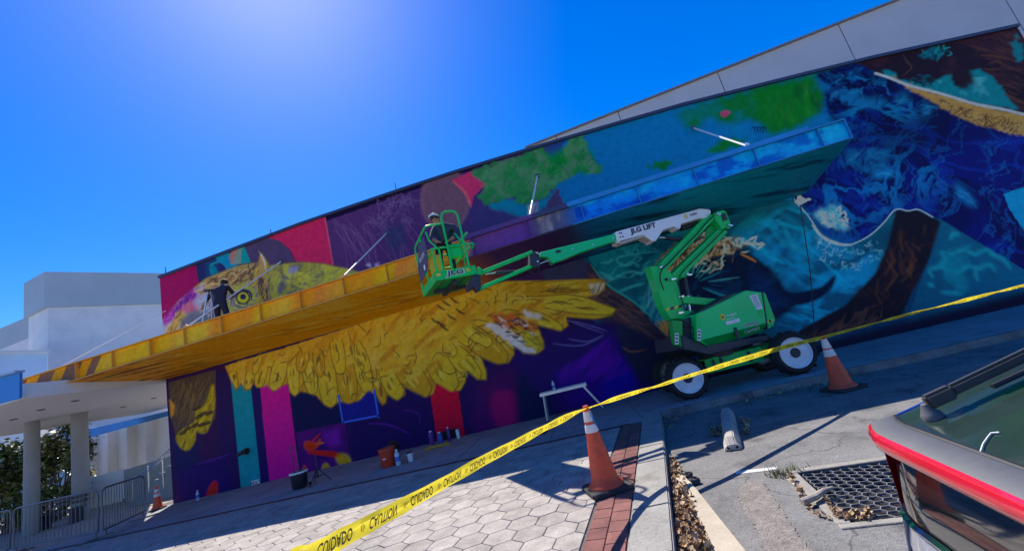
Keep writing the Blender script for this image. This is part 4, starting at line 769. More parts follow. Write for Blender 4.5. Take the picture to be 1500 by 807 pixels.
# ================================================================== boom lift
grn = mat('lift_green', rgb(0, 204, 96), 0.5, var=0.07, scale=3, coat=0.08, spec=0.3, dirt=(0.05, 0.12, 0.08), dscale=2.5, damt=0.25)
grn_d = mat('lift_green_deep', rgb(2, 160, 70), 0.5, var=0.07, coat=0.05, spec=0.3)
lwh = mat('lift_white', (0.84, 0.83, 0.81), 0.4, var=0.05, coat=0.2, dirt=(0.4, 0.38, 0.36), damt=0.3)
lbl = mat('lift_dark', (0.02, 0.025, 0.045), 0.5, var=0.2); steel = mat('steel', (0.62, 0.62, 0.64), 0.25, metal=1.0, var=0.08); hose_m = mat('hose_black', (0.012, 0.012, 0.014), 0.5)
rubber = mat('tyre_rubber', (0.018, 0.018, 0.02), 0.85, bump=0.2, bscale=40); rimm = mat('rim_grey', (0.76, 0.76, 0.78), 0.4, var=0.06, coat=0.1, dirt=(0.2, 0.19, 0.18), dscale=5)
yel = mat('decal_yellow', rgb(240, 200, 40), 0.5); dwh = mat('decal_white', (0.74, 0.74, 0.74), 0.5); dbl = mat('decal_navy', (0.012, 0.016, 0.05), 0.5)
lift = thing('boom_lift', 'green articulated boom lift with white boom parked on the walk before the mural', 'boom lift', (3.1, 9.75, 0))
bE, bB = np.array((4.0, 10.0)), np.array((-1.35, 7.55)); bd = (bE-bB)/np.linalg.norm(bE-bB); bn = np.array((bd[1], -bd[0], 0.0))   # bn points to the camera side
BD = np.array((bd[0], bd[1], 0.0))
def BPt(px, py, off=0.0):
    return PL(px, py, np.array((bE[0], bE[1], 0))+bn*off, bn)
def plate(name, px, w, m, parent=None, off=0.0, bevel=0.008):
    """outline in the boom's vertical plane, given a width across it"""
    b = MB(); b.prism([BPt(x, y, off)for x, y in px], -bn*w); return b.build(name, m, parent or lift, bevel=bevel)
def beam(name, a, c, w, h, m, parent=None, off=0.0, bevel=0.01):
    A, C = BPt(*a, off), BPt(*c, off); b = MB(); b.bar(A-bn*w/2, C-bn*w/2, w, h); return b.build(name, m, parent or lift, bevel=bevel)
def rodt(name, a, c, r, m, parent=None, off=0.0):
    b = MB(); b.tube([BPt(*a, off), BPt(*c, off)], r, 10); return b.build(name, m, parent or lift, smooth=True)
ZA = (880, 290, 7.5); ZB = (680, 330, 6.25); ZC = (930, 300, 4.482); ZD = (970, 400, 6.2)
# chassis and wheels (axis along the wall)
WY0 = 8.92
b = MB(); b.box((3.08, 9.78, 0.50), (2.45, 0.66, 0.26)); b.box((2.02, 9.78, 0.44), (0.26, 1.35, 0.2)); b.box((4.13, 9.78, 0.44), (0.26, 1.35, 0.2)); ch = b.build('chassis', grn_d, lift, bevel=0.02, seg=2)
MB().box((3.08, 9.42, 0.50), (1.3, 0.06, 0.30)).build('side_panel', grn, ch, bevel=0.01)
MB().lathe([(0.42, 0), (0.42, 0.16), (0.38, 0.17), (0.38, 0.2)], (3.0, 9.78, 0.62), n=28).build('slew_ring', lbl, lift, smooth=True)
for i, x in enumerate((2.72, 2.88, 3.45)): MB().box((x, 9.375, 0.50), (0.05, 0.03, 0.22)).build('tie_lug', lbl, ch)
MB().box((3.72, 9.375, 0.52), (0.14, 0.012, 0.13)).build('warning_plate', yel, ch); MB().box((3.88, 9.375, 0.50), (0.08, 0.012, 0.11)).build('data_plate', steel, ch)
MB().box((2.5, 9.40, 0.58), (0.10, 0.02, 0.10)).build('data_plate', dwh, ch)
for (x, y, s_) in ((2.02, WY0, -1), (4.13, WY0, -1), (2.02, 10.64, 1), (4.13, 10.64, 1)):
    R_ = 0.415; Wd = 0.32; ax = (0, s_, 0); o = np.array((x, y, R_)); wh = thing('wheel', '', '') if False else None
    t = MB(); t.lathe([(0.285, -Wd), (0.36, -Wd), (R_-0.02, -Wd+0.03), (R_, -Wd+0.09), (R_, -0.09), (R_-0.02, -0.03), (0.37, 0.0), (0.325, 0.0), (0.30, -0.015), (0.29, -0.06)], o, ax, 40, cap=False)
    for k in range(22):                                # tread lugs
        a = 2*math.pi*k/22; rad = np.array((math.cos(a), 0, math.sin(a))); tang = np.array((-math.sin(a), 0, math.cos(a))); axv = np.array(ax, float)
        t.box(o+rad*(R_+0.004)-axv*(0.09 if k % 2 else 0.22), (0.05, 0.16, 0.028), (tang, axv, rad))
    ty = t.build('wheel', rubber, lift, smooth=True); 
    r = MB(); r.lathe([(0.304, -0.03), (0.296, 0.006), (0.278, 0.002), (0.265, -0.05), (0.235, -0.07), (0.222, -0.05), (0.188, -0.05), (0.176, -0.085), (0.05, -0.085), (0.02, -0.085)], o, ax, 40, cap=True); rm = r.build('rim', rimm, ty, smooth=True)
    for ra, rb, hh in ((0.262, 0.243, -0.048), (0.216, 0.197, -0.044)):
        g = MB(); g.lathe([(ra, hh-0.02), (ra, hh), (rb, hh), (rb, hh-0.02)], o, ax, 40, cap=False); g.build('rim_shade_ring', mat('rim_shadow', (0.20, 0.22, 0.28), 0.5), ty, smooth=True)  # dark rings put the shading of the rim's steps into colour
    h = MB(); h.lathe([(0.098, -0.08), (0.098, -0.03), (0.085, -0.012), (0.03, -0.01), (0.002, -0.01)], o, ax, 20); h.build('hub', lbl, ty, smooth=True)
    for k in range(9):
        a = 2*math.pi*k/9; c = o+np.array((math.cos(a)*0.128, 0, math.sin(a)*0.128)); n = MB(); n.lathe([(0.015, -0.085), (0.015, -0.045), (0.006, -0.04)], c, ax, 6); n.build('wheel_nut', lbl, ty)
# turntable: posts, dark bay, hood
HO = 0.52
def hp(pts, off=HO): return [BPt(x, y, off) for x, y in Z8(ZD, pts)]
def hplate(name, pts, w, m, parent=None, off=HO, bevel=0.01):
    b = MB(); b.prism(hp(pts, off), -bn*w); return b.build(name, m, parent or lift, bevel=bevel)
tt = hplate('turntable', [(180, 560), (300, 620), (430, 650), (960, 560), (960, 610), (430, 740), (200, 690)], 0.95, lbl, off=HO-0.06)
hplate('turntable_post', [(92, 425), (188, 432), (190, 650), (238, 690), (130, 645), (110, 560)], 0.14, grn_d, off=0.42)
hplate('engine_bay', [(192, 420), (318, 380), (322, 650), (240, 690), (192, 640)], 0.5, lbl, off=0.36)
upper = [(345, 352), (372, 344), (760, 156), (905, 172), (948, 455), (362, 612)]
hood = hplate('hood', upper, 1.0, mat('hood_green', rgb(0, 214, 118), 0.5, var=0.05, coat=0.08, spec=0.3, dirt=(0.04, 0.18, 0.12), damt=0.2), off=HO, bevel=0.015)
a = hp([(362, 612), (948, 455)]); c = hp([(440, 668), (950, 515)], HO-0.13)
b = MB(); b.add([a[0], a[1], c[1], c[0], a[0]-bn*0.9, a[1]-bn*0.9, c[1]-bn*0.6, c[0]-bn*0.6], [(0, 1, 2, 3), (4, 7, 6, 5), (0, 3, 7, 4), (1, 5, 6, 2), (3, 2, 6, 7), (0, 4, 5, 1)]); b.build('hood_skirt', grn_d, hood)
hplate('hood_edge', [(308, 372), (360, 346), (362, 612), (440, 668), (318, 608)], 0.5, grn, hood, HO-0.006)
hplate('hood_seam', [(905, 168), (917, 170), (966, 500), (954, 512)], 0.9, lbl, hood, HO-0.01)
hplate('counterweight', [(917, 168), (940, 184), (1030, 420), (1012, 476), (964, 508)], 0.85, grn, lift, HO-0.02)
hplate('grab_handle', [(655, 492), (680, 490), (706, 560), (704, 600), (688, 600), (670, 560)], 0.03, lbl, hood, HO+0.03)
hplate('hood_gasket', [(330, 352), (420, 305), (640, 185), (650, 195), (430, 318), (336, 366)], 0.9, lbl, hood, HO-0.03, 0)
ex = BD; ey = np.array((0, 0, 1.0)); 
def hd(x, y): return hp([(x, y)], HO+0.004)[0]
hdir = hd(945, 455)-hd(362, 612); hdir /= np.linalg.norm(hdir)
b = MB()
for k in range(12):
    a = 2*math.pi*k/12; b.box(hd(548, 400)+ex*0.045*math.cos(a)+ey*0.045*math.sin(a), (0.05, 0.004, 0.018), (ex*math.cos(a)+ey*math.sin(a), bn, -ex*math.sin(a)+ey*math.cos(a)))
b.build('flower_logo', yel, hood); MB().lathe([(0.022, 0), (0.022, 0.004)], hd(548, 400)+bn*0.003, bn, 12).build('flower_logo', lbl, hood)
decal('lettering', 'SUNBELT', hd(630, 378), ex, ey, 0.045, dwh, hood, 0.02, 0.27); MB().box(hd(622, 412), (0.22, 0.003, 0.012), (ex, bn, ey)).build('decal_strip', dwh, hood)
MB().box(hd(643, 440), (0.37, 0.003, 0.075), (ex, bn, ey)).build('decal_strip', dwh, hood); decal('lettering', '800 555 5888', hd(643, 440)+bn*0.004, ex, ey, 0.045, grn_d, hood, 0.01, 0.33) if False else None
decal('model_number', '340AJ', hd(808, 468)+bn*0.002, ex, ey, 0.095, dwh, hood, 0.05, 0.40, 0.2); decal('model_number', '340AJ', hd(808, 468)+bn*0.006, ex, ey, 0.085, dbl, hood, -0.005, 0.385, 0.2)
vsk = hp([(715, 545), (905, 490)], HO-0.02); decal('graffiti', 'CLEARSKY', (vsk[0]+vsk[1])/2+bn*0.02, ex, ey, 0.06, mat('chalk', (0.55, 0.62, 0.55), 0.8), hood, -0.004, 0.44)
hplate('data_decal', [(793, 208), (862, 186), (912, 322), (860, 334)], 0.003, dwh, hood, HO+0.004, 0); hplate('grey_decal', [(862, 340), (912, 326), (925, 400), (905, 415), (872, 370)], 0.003, grn, hood, HO+0.004, 0)
for k in range(6):
    y0 = 215+k*18; x0 = 812+k*7.5; hplate('decal_line', [(x0, y0), (x0+42, y0-12), (x0+44, y0-7), (x0+2, y0+5)], 0.002, lbl, hood, HO+0.007, 0)
for xx, yy, of in ((337, 560, HO+0.002), (133, 595, 0.43)):
    hplate('warning_decal', [(xx-17, yy-50), (xx+16, yy-50), (xx+16, yy+52), (xx-17, yy+52)], 0.003, dwh, hood, of, 0)
    for k in range(3): hplate('decal_line', [(xx-12, yy-38+k*30), (xx+11, yy-38+k*30), (xx+11, yy-24+k*30), (xx-12, yy-24+k*30)], 0.002, lbl, hood, of+0.003, 0)
for k in range(3):
    s0 = hp([(962+k*18, 442-k*7)], HO-0.012)[0]; MB().box(s0, (0.04, 0.004, 0.05), (ex, bn, ey)).build('hazard_stripe', yel if k != 1 else lbl, lift)
# lower riser
ris = plate('lower_riser', Z8(ZC, [(100, 405), (165, 400), (195, 402), (245, 455), (275, 505), (310, 600), (310, 690), (298, 742), (240, 752), (205, 700), (182, 655), (150, 545)]), 0.24, grn, off=0.12)
plate('riser_lit_face', Z8(ZC, [(97, 404), (128, 402), (238, 700), (205, 702), (182, 655)]), 0.20, mat('lift_green_lit', rgb(60, 204, 116), 0.5, coat=0.08, spec=0.3), ris, 0.10)  # lighter green puts the light on the riser's left face into colour
for k in range(4):
    x0 = 205+k*27; plate('hazard_stripe', Z8(ZC, [(x0, 697-k*6.5), (x0+22, 692-k*6.5), (x0+26, 672-k*6.5), (x0+6, 678-k*6.5)]), 0.006, yel if k % 2 == 0 else lbl, ris, 0.128, 0)
for x, y in ((163, 412), (238, 492), (205, 490), (290, 606), (286, 712)):
    p = BPt(*Z8(ZC, [(x, y)])[0], 0.12); b = MB(); b.lathe([(0.034, 0), (0.034, 0.03), (0.022, 0.045)], p, bn, 12); b.build('pivot_pin', steel if x != 205 else lbl, ris, smooth=True)
    if x != 205: MB().box(p+bn*0.02+BD*0.06, (0.1, 0.02, 0.03), (BD, bn, ey)).build('pin_keeper', steel, ris)
beam('level_link', *Z8(ZC, [(300, 620), (545, 640)]), 0.12, 0.16, grn, off=0.08); beam('base_link', *Z8(ZC, [(290, 720), (412, 728)]), 0.2, 0.20, grn, off=0.10)
for x, y in ((340, 722), (380, 718)):
    p = BPt(*Z8(ZC, [(x, y)])[0], 0.11); MB().lathe([(0.022, 0), (0.022, 0.03)], p, bn, 10).build('pivot_pin', steel, ris, smooth=True)
# upper riser: two parallel arms
arm1 = beam('upper_riser_arm', *Z8(ZC, [(185, 408), (508, 70)]), 0.20, 0.20, grn, off=0.13); arm2 = beam('upper_riser_arm', *Z8(ZC, [(262, 478), (592, 158)]), 0.20, 0.21, grn, off=0.10)
plate('inner_plate', Z8(ZC, [(468, 165), (530, 92), (566, 150), (468, 235)]), 0.03, grn_d, off=0.02)
elb = plate('elbow', Z8(ZC, [(516, 62), (535, 45), (583, 34), (600, 45), (636, 140), (622, 156), (572, 160), (528, 95)]), 0.3, grn, off=0.16)
plate('elbow_window', Z8(ZC, [(566, 58), (596, 52), (612, 98), (578, 108)]), 0.02, lbl, elb, 0.172, 0.004)
for x, y in ((535, 62), (612, 136), (340, 458)):
    p = BPt(*Z8(ZC, [(x, y)])[0], 0.16); MB().lathe([(0.034, 0), (0.034, 0.035), (0.02, 0.05)], p, bn, 12).build('pivot_pin', steel, elb, smooth=True)
    MB().box(p+bn*0.02+BD*0.06-ey*0.02, (0.1, 0.02, 0.03), (BD, bn, ey)).build('pin_keeper', steel, elb)
plate('cylinder_lug', Z8(ZC, [(300, 462), (335, 425), (358, 432), (345, 470), (318, 478)]), 0.1, grn, arm2, 0.14)
rodt('lift_cylinder', *Z8(ZC, [(322, 470), (347, 596)]), 0.055, lbl); rodt('cylinder_rod', *Z8(ZC, [(345, 590), (363, 708)]), 0.032, steel)
rodt('hose', *Z8(ZC, [(200, 420), (480, 140)]), 0.03, hose_m, off=-0.02)
# main boom
wb_ = plate('boom_sleeve', Z8(ZA, [(165, 370), (1095, 115), (1200, 125), (1215, 160), (1165, 225), (1095, 222), (885, 285), (880, 330), (858, 343), (815, 312), (690, 350), (610, 470), (575, 478), (470, 405), (225, 470), (190, 495)]), 0.26, lwh, off=0.13, bevel=0.012)
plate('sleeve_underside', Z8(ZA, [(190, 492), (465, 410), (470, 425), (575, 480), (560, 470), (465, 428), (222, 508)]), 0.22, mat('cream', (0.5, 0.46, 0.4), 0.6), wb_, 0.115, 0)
sx = BPt(*Z8(ZA, [(640, 300)])[0], 0.13)-BPt(*Z8(ZA, [(300, 395)])[0], 0.13); sx /= np.linalg.norm(sx); sy = np.cross(sx, -bn); sy = sy if sy[2] > 0 else -sy
decal('lettering', 'JLG LIFT', BPt(*Z8(ZA, [(468, 338)])[0], 0.137), sx, sy, 0.15, dbl, wb_, 0.045, 0.70, 0.12)
decal('lettering', 'SUNBELT', BPt(*Z8(ZA, [(1022, 178)])[0], 0.137), sx, sy, 0.045, lbl, wb_, 0.03, 0.23, 0.1)
p = BPt(*Z8(ZA, [(935, 203)])[0], 0.135); b = MB()
for k in range(12):
    a = 2*math.pi*k/12; b.box(p+sx*0.036*math.cos(a)+sy*0.036*math.sin(a), (0.03, 0.004, 0.014), (sx*math.cos(a)+sy*math.sin(a), bn, -sx*math.sin(a)+sy*math.cos(a)))
b.build('flower_logo', yel, wb_)
for x, y in ((205, 388), (225, 385), (215, 430), (243, 424), (608, 423), (855, 325), (1150, 178)):
    MB().lathe([(0.016 if x < 300 else 0.024, 0), (0.016 if x < 300 else 0.024, 0.012)], BPt(*Z8(ZA, [(x, y)])[0], 0.13), bn, 8).build('bolt', lbl if x < 300 else steel, wb_)
rodt('boom_cylinder', *Z8(ZA, [(710, 440), (1010, 470)]), 0.05, lbl); rodt('cylinder_rod', *Z8(ZA, [(640, 437), (720, 441)]), 0.028, steel); rodt('hose_bundle', *Z8(ZA, [(880, 340), (1180, 240)]), 0.06, hose_m, off=-0.06)
fly = plate('boom_fly', Z8(ZB, [(700, 245), (1040, 163), (1395, 72), (1412, 135), (1072, 246), (820, 346), (772, 290), (700, 288)]), 0.18, mat('fly_green', rgb(0, 204, 122), 0.5, var=0.05, coat=0.08, spec=0.3), off=0.09, bevel=0.01)
plate('boom_slot', Z8(ZB, [(836, 232), (882, 222), (886, 246), (842, 258)]), 0.01, lbl, fly, 0.097, 0.003)
for x, y in ((990, 217), (1356, 122), (1175, 180)):
    MB().lathe([(0.016, 0), (0.016, 0.02)], BPt(*Z8(ZB, [(x, y)])[0], 0.09), bn, 8).build('bolt', steel, fly)
# jib
jp = plate('jib_pivot', Z8(ZB, [(612, 262), (640, 240), (690, 252), (697, 375), (645, 388), (606, 352)]), 0.2, lbl, off=0.10)
for x, y in ((668, 335), (670, 258)): MB().lathe([(0.02, 0), (0.02, 0.03)], BPt(*Z8(ZB, [(x, y)])[0], 0.10), bn, 8).build('pivot_pin', steel, jp)
rodt('link_rod', *Z8(ZB, [(655, 248), (695, 268)]), 0.018, steel, jp, 0.12); rodt('cylinder_rod', *Z8(ZB, [(690, 352), (800, 310)]), 0.016, steel, jp, 0.05)
j1 = beam('jib_arm', *Z8(ZB, [(630, 240), (150, 432)]), 0.075, 0.075, grn, off=0.06); j2 = beam('jib_arm', *Z8(ZB, [(630, 366), (135, 580)]), 0.075, 0.075, grn, off=0.06)
plate('jib_bracket', Z8(ZB, [(118, 385), (140, 378), (172, 410), (178, 440), (140, 462), (118, 450)]), 0.1, grn, off=0.06)
rodt('jib_cylinder', *Z8(ZB, [(285, 434), (600, 415)]), 0.032, lbl); rodt('cylinder_rod', *Z8(ZB, [(190, 448), (290, 432)]), 0.017, steel)
b = MB(); b.tube(spline(np.array([BPt(*q, 0.08) for q in Z8(ZB, [(590, 420), (630, 440), (665, 440), (682, 410), (680, 380)])]), 5), 0.014, 6); b.build('hose', hose_m, lift, smooth=True)
plate('rotator', Z8(ZB, [(80, 460), (150, 450), (155, 580), (120, 605), (90, 560), (40, 600), (20, 560)]), 0.2, lbl, off=0.10)
# platform (basket)
P1 = np.array(G(590+268/5.38, 300+600/5.38, 3.3)); q0 = np.array(G(590+125/5.38, 300+735/5.38, 3.3)); f2 = q0-P1; f2[2] = 0; L2 = np.linalg.norm(f2); f2 /= L2; f1 = np.array((f2[1], -f2[0], 0.0)); f1 = f1 if f1[0] > 0 else -f1
f1 = np.array((0.88, 0.40, 0)) ; f1 /= np.linalg.norm(f1); f2 = np.array((-0.52, 0.85, 0)); f2 /= np.linalg.norm(f2); L1, L2 = 0.76, 1.25
def bk(a, c, z): return P1+f1*a+f2*c+ey*z
bas = MB(); bas.prism([bk(0, 0, 0), bk(L1, 0, 0), bk(L1, L2, 0), bk(0, L2, 0)], (0, 0, 0.04)); bas = bas.build('platform', grn_d, lift)
for k in range(7):
    for j in range(3):
        MB().lathe([(0.03, 0), (0.03, 0.01)], bk(0.15+j*0.2, 0.12+k*0.148, -0.008), (0, 0, 1), 8).build('drain_hole', lbl, bas)
for a0, c0, a1, c1 in ((0, 0, L1, 0), (0, 0, 0, L2), (L1, 0, L1, L2), (0, L2, L1, L2)):
    b = MB(); b.bar(bk(a0, c0, 0.09), bk(a1, c1, 0.09), 0.02, 0.17); b.build('toe_board', grn, bas)
b = MB(); b.bar(bk(L1*.5, .15, -.05), bk(L1*.5, L2-.15, -.05), 0.1, 0.07); b.bar(bk(.1, L2*.6, -.04), bk(L1, L2*.6, -.04), 0.08, 0.06); b.build('floor_beam', lbl, bas)
decal('lettering', 'JLG', bk(0.36, -0.018, 0.09), f1, ey, 0.135, dwh, bas, 0.07, 0.36, 0.1); decal('lettering', 'JLG', bk(0.36, -0.022, 0.09), f1, ey, 0.115, dbl, bas, 0.03, 0.32, 0.1)
for a in (0.05, 0.62): MB().box(bk(a, -0.014, 0.11), (0.08, 0.006, 0.05), (f1, np.cross(ey, f1), ey)).build('hazard_stripe', yel, bas)
def rail(name, pts, r=0.019, par=None):
    b = MB(); b.tube([bk(*p) for p in pts], r, 8); return b.build(name, grn, par or bas, smooth=True)
HT = 1.10
rail('top_rail', [(0, L2, 0.1), (0, L2, HT-0.12), (0, L2-0.06, HT), (0, 0.12, HT), (0.02, 0.03, HT), (0.12, 0, HT), (0.30, 0, HT)])
rail('top_rail', [(0, L2, HT-0.25), (L1, L2, HT-0.25), (L1, 0.0, HT-0.25)]); rail('mid_rail', [(0, 0, 0.56), (0, L2, 0.56), (L1, L2, 0.56), (L1, 0, 0.56)])
rail('mid_rail', [(0, 0, 0.62), (L1+0.06, 0, 0.62), (L1+0.10, 0.05, 0.62), (L1+0.1, 0.2, 0.58)])
for a, c, h in ((0, L2*.5, HT), (0.04, 0, 0.62), (L1, L2, HT-.25), (L1, 0.5, HT-.25), (0.16, 0.0, 0.62)): rail('post', [(a, c, 0.1), (a, c, h)])
rail('guard_loop', [(0.33, -0.01, 0.1), (0.33, -0.01, 1.22), (0.36, -0.01, 1.30), (0.42, -0.01, 1.33), (0.56, -0.01, 1.33), (0.62, -0.01, 1.30), (0.65, -0.01, 1.22), (0.65, -0.01, 0.1)], 0.022)
rail('guard_brace', [(0.65, 0, 0.62), (0.60, 0.25, 0.95)]); rail('guard_brace', [(0.14, 0, 0.62), (0.02, 0.02, 0.80), (0.0, 0.06, 1.0)], 0.016)
MB().box(bk(0.48, 0.12, 0.55), (0.24, 0.14, 0.26), (f1, f2, ey)).build('control_box', grn, bas, bevel=0.01)
MB().box(bk(0.14, 0.35, 0.38), (0.24, 0.02, 0.45), (f1, f2, ey)).build('yellow_panel', mat('panel_yellow', rgb(226, 180, 40), 0.5), bas)
ban = mat('banner_navy', (0.03, 0.045, 0.10), 0.6, var=0.2); q = [bk(-0.025, L2*.98, .30), bk(-0.025, L2*.30, .36), bk(-0.025, L2*.12, .62), bk(-0.025, L2*.18, .98), bk(-0.025, L2*.60, .98), bk(-0.025, L2*.98, .62)]
b = MB(); b.prism(q, np.cross(f2, ey)*0.008); bn_o = b.build('banner', ban, bas)
decal('lettering', 'PLAYON', bk(-0.037, L2*.5, .68), -f2, ey, 0.10, dwh, bn_o, 0.01, 0.5); MB().box(bk(-0.036, L2*.45, .45), (0.12, 0.004, 0.10), (f2, np.cross(f2, ey), ey)).build('banner_patch', dwh, bn_o)

# hoses and wiring along the arms
def hose(pts, r=0.013, off=0.2, sag=0.0):
    P = spline(np.array([BPt(*q, off) for q in pts]), 6); b = MB(); b.tube(P, r, 6); return b.build('hose', hose_m, lift, smooth=True)
hose(Z8(ZA, [(1190, 140), (1080, 112), (900, 165), (700, 222), (500, 276), (330, 322), (170, 366)]), 0.012, 0.02)
hose(Z8(ZC, [(520, 70), (470, 118), (400, 200), (300, 300), (215, 390), (180, 420), (165, 480), (190, 560)]), 0.014, 0.19); hose(Z8(ZC, [(600, 150), (560, 190), (470, 280), (380, 370), (300, 455), (290, 520), (305, 610), (330, 690)]), 0.012, 0.17)
hose(Z8(ZB, [(700, 285), (740, 320), (800, 352), (900, 330), (1040, 272), (1200, 222), (1400, 160)]), 0.009, 0.03)
hose(Z8(ZB, [(640, 380), (560, 430), (450, 470), (330, 520), (220, 560), (140, 600), (90, 590)]), 0.009, 0.03)
hose(Z8(ZD, [(200, 470), (240, 520), (225, 580), (270, 620), (300, 560)]), 0.015, 0.42); hose(Z8(ZD, [(195, 440), (260, 480), (290, 530), (250, 600)]), 0.012, 0.43)
# ================================================================== people
def body_mesh(name, joints, edges, root, mats, pick, parent=None):
    """skinned figure: joints {name: (xyz, radius)}; pick(co, normal) -> material slot"""
    names = list(joints); me = bpy.data.meshes.new('skeleton'); me.from_pydata([tuple(float(c) for c in joints[n][0]) for n in names], [(names.index(a), names.index(b)) for a, b in edges], [])
    o = bpy.data.objects.new('skeleton', me); COL.objects.link(o)
    m = o.modifiers.new('skin', 'SKIN'); m.use_smooth_shade = True; sb = o.modifiers.new('sub', 'SUBSURF'); sb.levels = 2; sb.render_levels = 2
    for i, n in enumerate(names):
        r = joints[n][1]; me.skin_vertices[0].data[i].radius = (r, r) if not hasattr(r, '__len__') else r; me.skin_vertices[0].data[i].use_root = (n == root)
    bpy.context.view_layer.update(); ev = o.evaluated_get(bpy.context.evaluated_depsgraph_get()); out = bpy.data.meshes.new_from_object(ev)
    bpy.data.objects.remove(o, do_unlink=True); out.name = name; out.materials.clear()
    for mm in mats: out.materials.append(mm)
    for p in out.polygons: p.material_index = pick(p.center, p.normal); p.use_smooth = True
    return link(name, out, parent)
skin = mat('skin', rgb(176, 120, 92), 0.55, var=0.06, scale=30); shirt = mat('shirt_dark', (0.022, 0.016, 0.04), 0.85, var=0.25, scale=14, bump=0.3, bscale=40); pants = mat('trousers_navy', (0.012, 0.014, 0.03), 0.85, var=0.25, scale=14, bump=0.3, bscale=40)
shoe = mat('shoe_grey', (0.35, 0.35, 0.37), 0.6); hairm = mat('hair_dark', (0.015, 0.011, 0.01), 0.7, bump=0.4); jack = mat('jacket_grey', (0.035, 0.042, 0.07), 0.8, var=0.3, scale=10, bump=0.3, bscale=30)
def person(name, label, o, fx, J, cloth, extra=None):
    """o: feet centre; fx: facing direction; J: pose table in (side, forward, up) metres"""
    fx = np.array((*fx, 0.0)); fx /= np.linalg.norm(fx); sx_ = np.array((fx[1], -fx[0], 0.0)); o = np.array(o, float)
    T = lambda p: o+sx_*p[0]+fx*p[1]+np.array((0, 0, p[2]))
    root = thing(name, label, 'person', o)
    joints = {k: (T(v[0]), v[1]) for k, v in J.items()}
    E_ = [('pelvis', 'waist'), ('waist', 'chest'), ('chest', 'neck'), ('neck', 'jaw'), ('jaw', 'crown')]
    for s in 'lr': E_ += [('chest', 'sh'+s), ('sh'+s, 'el'+s), ('el'+s, 'wr'+s), ('wr'+s, 'hd'+s), ('pelvis', 'hip'+s), ('hip'+s, 'kn'+s), ('kn'+s, 'an'+s), ('an'+s, 'to'+s)]
    for s in 'lr':
        h = np.array(J['hd'+s][0]); w_ = np.array(J['wr'+s][0]); d = h-w_; d /= np.linalg.norm(d); sd_ = np.cross(d, (0, 0, 1.0)); sd_ /= (np.linalg.norm(sd_)+1e-6)
        for k, (off, L) in enumerate(((-0.028, .075), (-0.010, .085), (0.010, .08), (0.027, .062))):
            joints[f'f{k}{s}'] = (T(h+sd_*off+d*L+np.array((0, 0, -0.015))), 0.009); E_.append(('hd'+s, f'f{k}{s}'))
        joints['th'+s] = (T(w_+sd_*(-0.05)+d*0.06), 0.010); E_.append(('wr'+s, 'th'+s))
    zc = lambda c: c
    ank = [np.array(joints['an'+s][0]) for s in 'lr']; wr = [np.array(joints['wr'+s][0]) for s in 'lr']; el = [np.array(joints['el'+s][0]) for s in 'lr']; jaw = np.array(joints['jaw'][0]); nk = np.array(joints['neck'][0]); pel = np.array(joints['waist'][0])
    hipz = joints['pelvis'][0][2]+0.05
    def pick(c, n):
        c = np.array(c)
        if min(np.linalg.norm(c-a) for a in wr) < 0.10 or min(np.linalg.norm(c-np.array(joints['hd'+s][0])) for s in 'lr') < 0.12: return 2
        if c[2] > nk[2]+0.01 and np.linalg.norm(c-nk) < 0.45: return 2
        if c[2] < o[2]+0.10: return 3
        if c[2] < hipz and min(np.linalg.norm(c-e) for e in el+wr) > 0.13: return 1
        return 0
    body = body_mesh('body', joints, E_, 'pelvis', [cloth[0], cloth[1], skin, shoe], pick, root)
    hc_ = np.array(joints['crown'][0])*0.55+jaw*0.45
    hd = MB(); n = 14                                   # hair cap over the back and top of the head
    vs = []; fs = []
    for i in range(8):
        t = i/7*math.pi*0.62
        for j in range(n):
            a = 2*math.pi*j/n; d = sx_*math.sin(t)*math.cos(a)*0.094+fx*(math.sin(t)*math.sin(a)*0.105-0.018)+np.array((0, 0, math.cos(t)*0.118+0.015)); vs.append(hc_+d)
    for i in range(7):
        for j in range(n): fs.append((i*n+j, i*n+(j+1) % n, (i+1)*n+(j+1) % n, (i+1)*n+j))
    hd.add(vs, fs); hd.build('hair', hairm, root, smooth=True)
    f = MB(); fc = hc_-np.array((0, 0, 0.02))           # face: nose, eyes, mouth, ears
    f.prism([fc+fx*0.085+np.array((0, 0, 0.02)), fc+fx*0.085+sx_*0.016+np.array((0, 0, -0.03)), fc+fx*0.085-sx_*0.016+np.array((0, 0, -0.03))], fx*0.028); f.build('nose', skin, root)
    for s in (-1, 1):
        MB().lathe([(0.014, 0), (0.013, 0.006)], fc+fx*0.086+sx_*0.032*s+np.array((0, 0, 0.02)), fx, 8).build('eye', hairm, root)
        MB().box(fc+sx_*0.082*s-fx*0.005, (0.018, 0.04, 0.06), (sx_, fx, (0, 0, 1))).build('ear', skin, root, bevel=0.006)
    MB().box(fc+fx*0.088-np.array((0, 0, 0.052)), (0.045, 0.008, 0.01), (sx_, fx, (0, 0, 1))).build('mouth', mat('lips', rgb(130, 70, 66), 0.5), root)
    return root, T, joints
